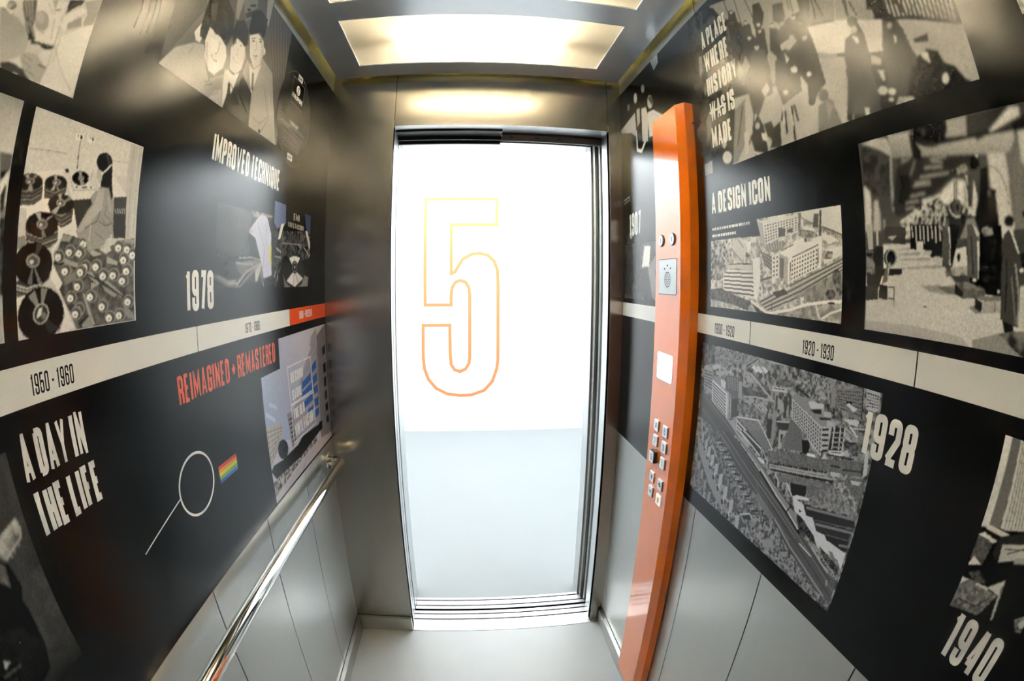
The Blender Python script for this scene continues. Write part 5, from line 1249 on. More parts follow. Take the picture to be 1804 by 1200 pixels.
pic.run([
  ('f',88),
  ('p',70,[(-4.5,-10),(107.5,165),(92,191),(-63,104.5)]),
  ('l',96,5,[(364,349.5),(496.5,145.5)]),
  ('l',72,5,[(373.5,355.5),(503.5,148.5)]),
  ('l',96,5,[(383.5,361.5),(511,151.5)]),
  ('l',72,5,[(393.5,367.5),(518.5,154.5)]),
  ('l',96,5,[(403.5,374),(526,157.5)]),
  ('l',72,5,[(413.5,380),(534,160.5)]),
  ('l',96,5,[(424,386.5),(541.5,163.5)]),
  ('l',72,5,[(434.5,393),(549.5,166.5)]),
  ('l',96,5,[(445.5,400),(557.5,170)]),
  ('l',72,5,[(456.5,406.5),(565.5,173)]),
  ('l',96,5,[(467.5,413.5),(573.5,176)]),
  ('l',72,5,[(478.5,420.5),(581.5,179.5)]),
  ('l',96,5,[(490,428),(590,183)]),
  ('l',72,5,[(502,435.5),(598.5,186)]),
  ('l',96,5,[(514,443),(607,189.5)]),
  ('l',72,5,[(526,450.5),(615.5,193)]),
  ('p',88,[(163.5,240.5),(217.5,272.5),(243,213),(219.5,197)]),
  ('p',140,[(214.5,263),(250,284.5),(244.5,210),(230.5,206.5)]),
  ('p',145,[(362,353),(407,381),(406,275.5),(389,284)]),
  ('p',120,[(240,278.5),(312.5,322.5),(329,268),(279.5,224.5)]),
  ('p',35,[(291,263.5),(291.5,262),(290.5,260),(288.5,258),(286,256.5),(283,254.5),(280.5,253.5),(277.5,253),(276,253),(274.5,254),(274.5,255.5),(275.5,257),(277.5,259),(280,261),(282.5,262.5),(285.5,263.5),(288,264),(290,264)]),
  ('p',35,[(314.5,289),(314,287.5),(311.5,285),(307.5,282),(302.5,279),(297.5,276),(292,273),(287.5,271.5),(284.5,270.5),(283,271),(283.5,272.5),(286,274.5),(289.5,277.5),(294.5,281),(300,284),(305,286.5),(309.5,288.5),(313,289.5)]),
  ('p',55,[(270,241.5),(327.5,288),(329,268),(279.5,232.5)]),
  ('p',162,[(-3.5,-2),(38.5,47.5),(94.5,81.5),(131.5,93.5),(172.5,34.5),(246.5,76),(253,0)]),
  ('g',175,140,[(-3.5,-2),(39,46.5),(90.5,78),(123,85),(175.5,35.5),(239.5,66.5),(253,0)],(29.5,11),(231,43.5)),
  ('l',110,2.5,[(143.5,94),(175.5,35.5),(165,13.5)]),
  ('l',120,2,[(96,79),(85,53)]),
  ('p',212,[(85.5,100),(107.5,135),(118.5,119.5),(114.5,90.5),(97.5,87.5)]),
  ('p',60,[(127,96),(134.5,103),(178.5,42.5),(176.5,32.5),(157,53)]),
  ('p',216,[(131,101),(136.5,135),(189,140),(218,128),(229.5,109),(223.5,80),(194,52.5),(168,51),(142.5,71.5)]),
  ('a',150,0.5,[(132,98.5),(141.5,106),(169,51.5),(145.5,69.5)]),
  ('a',240,0.5,[(145.5,117.5),(182.5,125),(187,100.5),(163.5,93.5)]),
  ('p',36,[(103,149.5),(105.5,191.5),(168.5,232),(222.5,209.5),(236,168.5),(222,131.5),(212,129.5),(191.5,135.5),(136.5,135.5),(129.5,100.5),(107.5,101.5),(102.5,116.5)]),
  ('p',60,[(118.5,181.5),(141.5,201.5),(152,158),(138.5,151)]),
  ('p',58,[(166,197),(194,201.5),(213.5,164.5),(194.5,165.5)]),
  ('l',45,4,[(155.5,135),(179,139)]),
  ('l',50,3,[(195.5,141),(208,142.5)]),
  ('p',40,[(172,137),(172,136.5),(171.5,135.5),(170.5,134.5),(169,133.5),(167,132.5),(165.5,132),(164,132),(163,132),(162,132.5),(162,133),(163,134),(164,135),(165.5,136),(167,136.5),(169,137.5),(170.5,137.5),(171.5,137.5)]),
  ('p',40,[(206,138),(206,137.5),(205.5,136.5),(204.5,135.5),(203,135),(201.5,134),(200.5,134),(199,133.5),(198,133.5),(197.5,134),(197.5,134.5),(198,135.5),(199,136),(200.5,137),(202,137.5),(203,138),(204.5,138.5),(205.5,138.5)]),
  ('l',150,3,[(191,129),(188.5,99.5),(179.5,94)]),
  ('l',90,4,[(166.5,86.5),(182.5,80.5),(193.5,83)]),
  ('l',225,3,[(172.5,85),(187,82.5)]),
  ('p',190,[(188,0.5),(211.5,24),(234,35),(248.5,-1.5),(201.5,-1.5)]),
  ('l',120,2,[(197.5,9.5),(224,25.5)]),
  ('l',60,3,[(166,19.5),(195,33.5)]),
  ('l',70,3,[(160.5,25),(182,34.5)]),
  ('p',222,[(240,85),(273,83),(301,99.5),(278.5,38.5),(259.5,41.5)]),
  ('p',52,[(247,33.5),(260.5,68),(277.5,41),(317.5,97.5),(337.5,98.5),(380.5,78.5),(386.5,-1.5),(247.5,-3.5)]),
  ('p',218,[(232.5,83.5),(260,69.5),(262,39),(249,-3.5),(237.5,39.5)]),
  ('p',40,[(257.5,62),(272,62.5),(268.5,20),(260,25)]),
  ('p',216,[(241,135),(251.5,166),(297,176),(318,148.5),(308,111.5),(285,90.5),(253,92)]),
  ('p',34,[(232,170),(241,205),(272.5,224),(307.5,211),(314,176.5),(300,166),(283.5,169.5),(259,169.5),(248,140)]),
  ('a',150,0.5,[(302.5,105.5),(318,148.5),(307,169.5),(308.5,129.5)]),
  ('p',45,[(261,157),(261,156.5),(260,155.5),(259,154.5),(257,153.5),(255,152.5),(253,151.5),(251.5,151.5),(250,151),(249.5,151.5),(249.5,152),(250.5,153),(252,154),(253.5,155.5),(255.5,156),(257.5,157),(259.5,157.5),(260.5,157.5)]),
  ('p',45,[(290.5,165),(290.5,164),(290,163),(288.5,162),(287,161),(285,160.5),(283,159.5),(281.5,159.5),(280.5,159.5),(280,159.5),(280,160.5),(280.5,161.5),(282,162.5),(283.5,163.5),(285.5,164),(287.5,165),(289,165),(290,165)]),
  ('l',150,2.5,[(273,153.5),(275.5,135),(269.5,130.5)]),
  ('l',90,4,[(260,121),(274,116.5),(289.5,121)]),
  ('l',232,3.5,[(263.5,120),(276.5,118.5),(287.5,122)]),
  ('l',60,2.5,[(247,155),(260,160.5)]),
  ('l',28,3,[(274.5,60),(322.5,30)]),
  ('l',30,3,[(316.5,90),(313,57.5),(371.5,25.5)]),
  ('p',150,[(326.5,145),(345,142),(409,185),(485,174),(566.5,-2.5),(466.5,-2.5),(390,-1.5),(380.5,78.5),(318,106.5)]),
  ('l',110,3,[(443.5,125),(498.5,51.5),(456.5,1.5)]),
  ('l',118,3,[(345,101),(378,81)]),
  ('l',170,4,[(460,147),(514.5,64.5)]),
  ('l',105,2.5,[(405,26),(449.5,25),(496.5,58.5)]),
  ('p',60,[(458.5,8),(458.5,6),(457.5,4.5),(456,2.5),(454,1.5),(452,1),(449.5,1),(447.5,1.5),(446,2.5),(445,4),(445,5.5),(445.5,7.5),(447,9),(449,10),(451.5,11),(454,11),(456,10.5),(457.5,9)]),
  ('p',222,[(342,138.5),(370,135.5),(409,167.5),(389,103.5),(378.5,79.5),(361,107.5)]),
  ('p',88,[(364.5,127),(376,131.5),(390,85.5),(374.5,86.5)]),
  ('p',212,[(316,204.5),(360,231.5),(395,228),(412.5,203.5),(400.5,165),(372,141),(339.5,158)]),
  ('p',200,[(419,209.5),(419.5,206.5),(419.5,203.5),(418.5,201),(416.5,198.5),(414,197.5),(411,197.5),(408,198.5),(406,200),(404,202.5),(403,205.5),(403.5,208.5),(404.5,211.5),(406.5,213.5),(409,214.5),(412,215),(414.5,214),(417,212)]),
  ('p',30,[(304.5,216.5),(303,261),(345,293),(395,291.5),(399,244.5),(391,236),(372,242),(343.5,222.5),(316,208)]),
  ('a',150,0.5,[(369.5,227.5),(396,224),(411,202.5),(398.5,165),(392,201.5)]),
  ('p',40,[(348.5,205),(348.5,204),(347.5,203),(345.5,201.5),(343.5,200),(340.5,199),(338,198),(336,197.5),(334.5,197.5),(334,197.5),(334,198.5),(335,200),(336.5,201),(339,202.5),(341.5,204),(344,205),(346,205.5),(348,205.5)]),
  ('p',40,[(387,222),(387,221),(386,219.5),(384.5,218.5),(382,217),(379.5,216),(377.5,215),(375,214.5),(373.5,214.5),(373,215),(373,215.5),(374,217),(375.5,218.5),(378,219.5),(380.5,221),(382.5,222),(385,222.5),(386.5,222.5)]),
  ('l',60,2.5,[(329.5,202.5),(348.5,213)]),
  ('l',60,2.5,[(367.5,220.5),(387.5,227.5)]),
  ('l',150,2.5,[(357.5,209.5),(365.5,189),(357.5,183.5)]),
  ('l',120,4,[(354.5,168.5),(368,171.5),(379,179)]),
  ('l',165,3,[(362.5,162.5),(378.5,168.5)]),
  ('b',1.3),
  ('n',0.06,1.5),
])
photo_mesh('photo_print', pic, 'L', 0.5965, 1.8025, gl, 'black and white photograph of three smiling young men in suits')
pic = Picture(355.5, 190.0, 1.6, 16)
pic.run([
  ('f',26),
  ('p',62,[(-16.5,182.5),(187,214),(205,80.5),(-5.5,60.5)]),
  ('p',105,[(222,222),(342.5,225),(344.5,179.5),(223,167),(208.5,188)]),
  ('p',130,[(275.5,205),(341,210),(344.5,181),(266,175.5)]),
  ('p',70,[(167.5,189.5),(216.5,169.5),(202.5,127.5),(176,93),(108,76.5),(36.5,90),(37,176)]),
  ('p',48,[(-5.5,60.5),(355.5,71.5),(355,3),(-6,2.5)]),
  ('p',98,[(134,60),(273,71.5),(276.5,59),(166,32.5),(150,40)]),
  ('l',150,3,[(149.5,70.5),(211.5,74.5),(273,71)]),
  ('l',170,3,[(134,60),(211.5,57.5),(229.5,59)]),
  ('l',150,6,[(31,32),(93.5,17.5),(144.5,15.5),(188.5,40.5),(273.5,61.5)]),
  ('l',120,6,[(31,27),(98,11),(155,8),(206,34),(273.5,59)]),
  ('l',140,3,[(46.5,33),(98.5,21.5),(139,21.5)]),
  ('p',170,[(242,46),(276.5,64),(276.5,51.5),(254,19.5),(240.5,19.5)]),
  ('p',120,[(276.5,51.5),(299,1.5),(289,1.5),(273.5,41.5)]),
  ('p',(186,192,216),[(207.5,139),(242,163),(278,185),(313.5,173.5),(339,138),(345,34.5),(293,26),(273,71.5),(239.5,120),(203.5,130)]),
  ('l',(150,158,190),2.5,[(251.5,161.5),(256,149.5),(298.5,100),(286.5,39)]),
  ('l',(160,168,198),2,[(308,157.5),(304,121),(330,86.5)]),
  ('p',(190,188,80),[(329,107),(343,108),(344.5,63.5),(334,65.5)]),
  ('p',135,[(259,201),(258.5,196.5),(256.5,192.5),(252,189),(247,186.5),(241.5,186),(236,187),(231.5,189),(228.5,192.5),(226.5,196.5),(227,201),(229.5,205.5),(233,208.5),(238,211),(244,212),(249.5,211),(254,209),(257.5,205.5)]),
  ('p',48,[(224.5,202.5),(235.5,214),(254.5,215.5),(266.5,201),(258.5,185),(250,202.5)]),
  ('p',(150,140,130),[(236.5,184.5),(258.5,185),(259.5,175),(244,173)]),
  ('p',(170,176,200),[(207.5,140),(226,134.5),(220.5,129),(202.5,132.5)]),
  ('b',1.4),
  ('n',0.05,1.5),
  ('vig',150,0,14,14),
])
photo_mesh('photo_print', pic, 'L', 0.83, 1.433, gl, 'faded colour photograph of a man in a white lab coat at a machine', lift=6e-05)
pic = Picture(311.5, 224.5, 1.5, 17)
pic.run([
  ('f',26),
  ('p',(84,98,138),[(-10,229),(82.5,227.5),(88.5,175),(23,152.5),(1,165.5)]),
  ('p',(50,60,96),[(247,224.5),(354,224.5),(360.5,157),(276.5,166)]),
  ('p',40,[(85.5,223),(250,224.5),(245.5,166.5),(91.5,172)]),
  ('x',22,85,7,[(-6,146),(250.5,167),(361,150),(307.5,87),(235.5,77.5),(74,83),(19.5,0),(-6,0.5)]),
  ('p',60,[(104,141.5),(208,141.5),(209,129),(105,130.5)]),
  ('l',130,3,[(56.5,118),(223.5,124)]),
  ('p',196,[(52.5,168.5),(78,172),(69,164),(46.5,128.5),(31,126)]),
  ('p',180,[(261,169.5),(281.5,170),(319,127),(301.5,114.5),(283.5,144)]),
  ('l',150,4,[(19,102),(57.5,93.5)]),
  ('l',150,4,[(12,80.5),(54,79.5)]),
  ('l',150,4,[(254,116.5),(296.5,99.5)]),
  ('l',150,4,[(297,93),(318,100.5)]),
  ('l',150,4,[(194.5,125),(224,114.5)]),
  ('l',150,4,[(20,45.5),(5.5,27)]),
  ('l',150,4,[(31.5,38),(27.5,16)]),
  ('l',120,8,[(83,38.5),(99,4.5)]),
  ('p',120,[(70.5,38),(99,16),(168.5,-1.5),(225.5,6),(256,34),(297.5,28),(286,-4),(82,-1)]),
  ('p',48,[(260,43.5),(253.5,27),(235.5,13),(209,2.5),(177.5,-2.5),(145.5,-2),(116.5,4),(94,13.5),(79.5,26.5),(74.5,41),(79.5,55.5),(94,69),(116.5,79.5),(145.5,86),(177.5,87.5),(209,83.5),(235.5,74),(253.5,60)]),
  ('p',205,[(165.5,48),(120,80.5),(164,88.5),(215.5,84.5)]),
  ('p',205,[(165.5,48),(99,17),(168.5,0),(243.5,24.5)]),
  ('l',110,4,[(165.5,48),(155,4)]),
  ('l',110,4,[(165.5,48),(201.5,8)]),
  ('l',120,3,[(165.5,48),(164.5,87)]),
  ('p',40,[(198,57.5),(196,51),(190.5,45),(182.5,41),(172.5,38.5),(162,38.5),(152.5,40.5),(144.5,44.5),(139.5,50),(137.5,56),(139.5,62),(144.5,68),(152,72),(161.5,74.5),(172,75),(182,73),(190.5,69.5),(196,64)]),
  ('l',120,2.5,[(187.5,57),(186.5,53),(183.5,49),(179,46),(173.5,44.5),(167.5,43.5),(161,44),(155.5,46),(151,48.5),(148.5,52),(147.5,56),(148.5,60),(151,64),(155.5,67),(161,69),(167,69.5),(173,69.5),(179,67.5),(183.5,65),(186.5,61),(187.5,57)]),
  ('p',150,[(174.5,57),(174,55),(173,53.5),(171,52.5),(168.5,52),(166,52),(163.5,52.5),(161.5,53.5),(160.5,55),(160,56.5),(160.5,58),(161.5,59.5),(163.5,60.5),(166,61.5),(168.5,61.5),(171,61),(173,60),(174,58.5)]),
  ('b',1.3),
  ('n',0.06,1.5),
])
photo_mesh('photo_print', pic, 'L', 1.1875, 1.4355, gl, 'colour photograph of a steel machine pressing a shiny record')
pic = Picture(588.0, 405.0, 1.6, 18)
pic.run([
  ('f',(176,176,192)),
  ('g',(182,182,198),(146,160,190),[(-46,473),(903,402.5),(860,143),(157,122.5),(-48.5,188)],(292.5,401),(55,202.5)),
  ('l',(170,182,205),10,[(8.5,235.5),(67,203)]),
  ('l',(170,182,205),10,[(35,253.5),(87,232)]),
  ('p',(150,148,160),[(398.5,349.5),(413,378),(476,402.5),(476.5,376),(437.5,344)]),
  ('p',(150,146,160),[(408,343),(472,371.5),(589,409),(604.5,-10),(455,9),(443.5,92),(350,89.5),(166,100.5),(165.5,148),(316.5,287.5)]),
  ('p',(120,116,126),[(472.5,374),(600,411),(604.5,-10),(460,10.5),(452,106)]),
  ('l',(175,180,195),4,[(472.5,376.5),(475,275.5),(466.5,157.5),(455,66)]),
  ('l',(172,162,165),3.5,[(319.5,287),(467.5,340.5)]),
  ('l',(172,162,165),3.5,[(312.5,255),(462.5,309)]),
  ('l',(172,162,165),3.5,[(305,223),(457,278)]),
  ('l',(172,162,165),3.5,[(296.5,191),(450.5,247.5)]),
  ('l',(172,162,165),3.5,[(287.5,159),(443.5,216.5)]),
  ('l',(172,162,165),3.5,[(278,127.5),(436,186)]),
  ('l',(172,162,165),3.5,[(267.5,96),(428,155.5)]),
  ('p',(52,92,165),[(305,255.5),(397.5,268),(392.5,244),(299.5,232.5)]),
  ('p',(52,92,165),[(412,287),(457.5,300.5),(457.5,273),(412.5,262.5)]),
  ('p',(52,92,165),[(297.5,225.5),(399.5,236.5),(399.5,213),(298.5,209)]),
  ('p',(52,92,165),[(411.5,250),(460,257.5),(458,230),(414,222)]),
  ('p',(52,92,165),[(310.5,195.5),(400.5,202.5),(398,179.5),(313,173.5)]),
  ('p',(52,92,165),[(414.5,217),(460.5,217.5),(458.5,192.5),(416,193.5)]),
  ('p',(52,92,165),[(341,161.5),(399,163.5),(397,137.5),(344.5,138.5)]),
  ('p',(52,92,165),[(412,178.5),(460,176.5),(455,149.5),(414,151)]),
  ('p',(52,92,165),[(411,141.5),(456,141),(451.5,117.5),(409,115.5)]),
  ('p',26,[(538,328.5),(571.5,333.5),(571,305.5),(539.5,300.5)]),
  ('p',26,[(538,270),(572,274.5),(569.5,242),(540,238)]),
  ('p',26,[(538.5,222.5),(568,225.5),(565,191.5),(539,190)]),
  ('p',26,[(539.5,174.5),(567.5,176.5),(564.5,148.5),(540,144.5)]),
  ('p',26,[(536,130.5),(571,132),(567.5,104),(537.5,104.5)]),
  ('p',26,[(539,88),(569,85.5),(565.5,61.5),(537.5,63.5)]),
  ('p',(165,161,160),[(-7,202.5),(111,186.5),(106,147),(70.5,132.5),(21.5,105.5),(-9,89),(-11.5,147)]),
  ('l',110,2,[(-7,191.5),(111,173)]),
  ('l',110,2,[(-6.5,177),(103.5,165.5)]),
  ('l',110,2,[(-6,163),(95.5,158)]),
  ('l',110,2,[(-5.5,148.5),(88,150.5)]),
  ('l',110,2,[(-5,134),(80.5,143.5)]),
  ('l',110,2,[(-5,119.5),(73,136)]),
  ('l',110,2,[(-4.5,105),(65.5,129)]),
  ('l',120,1.8,[(10.5,198.5),(3,112.5)]),
  ('l',120,1.8,[(32,195.5),(24,115.5)]),
  ('l',120,1.8,[(54,192.5),(46,119)]),
  ('l',120,1.8,[(77,189),(68,122)]),
  ('l',120,1.8,[(101,186),(91,125.5)]),
  ('p',(130,128,138),[(155.5,196.5),(196.5,195),(210.5,103),(172,93)]),
  ('l',52,4,[(160.5,177),(191,176)]),
  ('l',52,4,[(163.5,164),(194,163)]),
  ('l',52,4,[(166.5,151.5),(197,150)]),
  ('l',52,4,[(169,138.5),(200,136.5)]),
  ('l',52,4,[(172,125.5),(203,123)]),
  ('l',52,4,[(174.5,112),(205.5,109.5)]),
  ('p',34,[(84,89.5),(217.5,88),(268.5,99),(471,85),(466,63),(257,44.5),(26,57.5),(-3,89),(18.5,98)]),
  ('p',(46,52,58),[(135.5,102.5),(130,94.5),(120.5,89),(108,87),(95,88.5),(82,93),(71.5,100),(64,109),(60.5,118.5),(61.5,127.5),(66.5,135.5),(75.5,140.5),(87,143),(100,142),(113,138),(124,131),(132.5,122),(136.5,112)]),
  ('x',50,165,7,[(-1,57),(116,52),(216.5,44),(398,58.5),(406.5,39.5),(181,32),(-3,15.5)]),
  ('p',(168,162,172),[(2.5,10.5),(162,23.5),(406.5,39.5),(601.5,16),(622,-28),(460.5,-4.5),(-30.5,-10.5)]),
  ('l',(130,126,135),3,[(232,2),(270,14)]),
  ('p',20,[(443.5,92),(482.5,89),(477,59.5),(448.5,59.5)]),
  ('l',228,3,[(186.5,319.5),(403.5,318),(405.5,209.5),(195.5,213),(186.5,319.5)]),
  ('l',228,3,[(195,210),(411,202),(409.5,99),(190,102.5),(195,210)]),
  ('b',1.1),
  ('n',0.05,1.5),
])
photo_mesh('photo_print', pic, 'L', 1.081, 0.898, gl, 'colour photograph of a street with grey office block and record store sign', hole=(lambda y, z: (y < 131) & (z > 326)))
pic = Picture(148.5, 272.0, 1.6, 19)
pic.run([
  ('f',62),
  ('x',52,66,30,[(101.5,313),(315,261),(165.5,-2.5),(-21,117)]),
  ('p',13,[(76.5,179),(98,162),(104,130.5),(95,118.5),(99,100),(96,56.5),(82.5,28),(8,10.5),(-40.5,68)]),
  ('x',70,180,14,[(132.5,202),(136.5,191),(132.5,180),(96,168),(80.5,181),(86.5,190.5)]),
  ('l',170,3,[(132.5,202),(136.5,189.5),(132.5,180),(96,168)]),
  ('p',90,[(81.5,173.5),(90.5,162),(85.5,138),(73,152.5)]),
  ('l',130,2,[(80,154),(83,145)]),
  ('l',130,4,[(114.5,172.5),(115,169.5)]),
  ('l',130,4,[(107,169),(108,166)]),
  ('l',130,4,[(125,176),(125.5,172)]),
  ('x',10,30,14,[(36.5,108),(98.5,84),(78.5,38),(38.5,37),(-5,66.5)]),
  ('p',190,[(18,80),(26,73.5),(12,70.5)]),
  ('l',70,4,[(4,65),(40,60.5)]),
  ('b',1.3),
  ('n',0.08,2),
  ('vig',0,0,60,0),
])
photo_mesh('photo_print', pic, 'L', 0.15, 1.02, gl, 'dark photograph of a person in black clothes holding a crumpled sheet')
pic = Picture(846.5, 444.5, 1.7, 21)
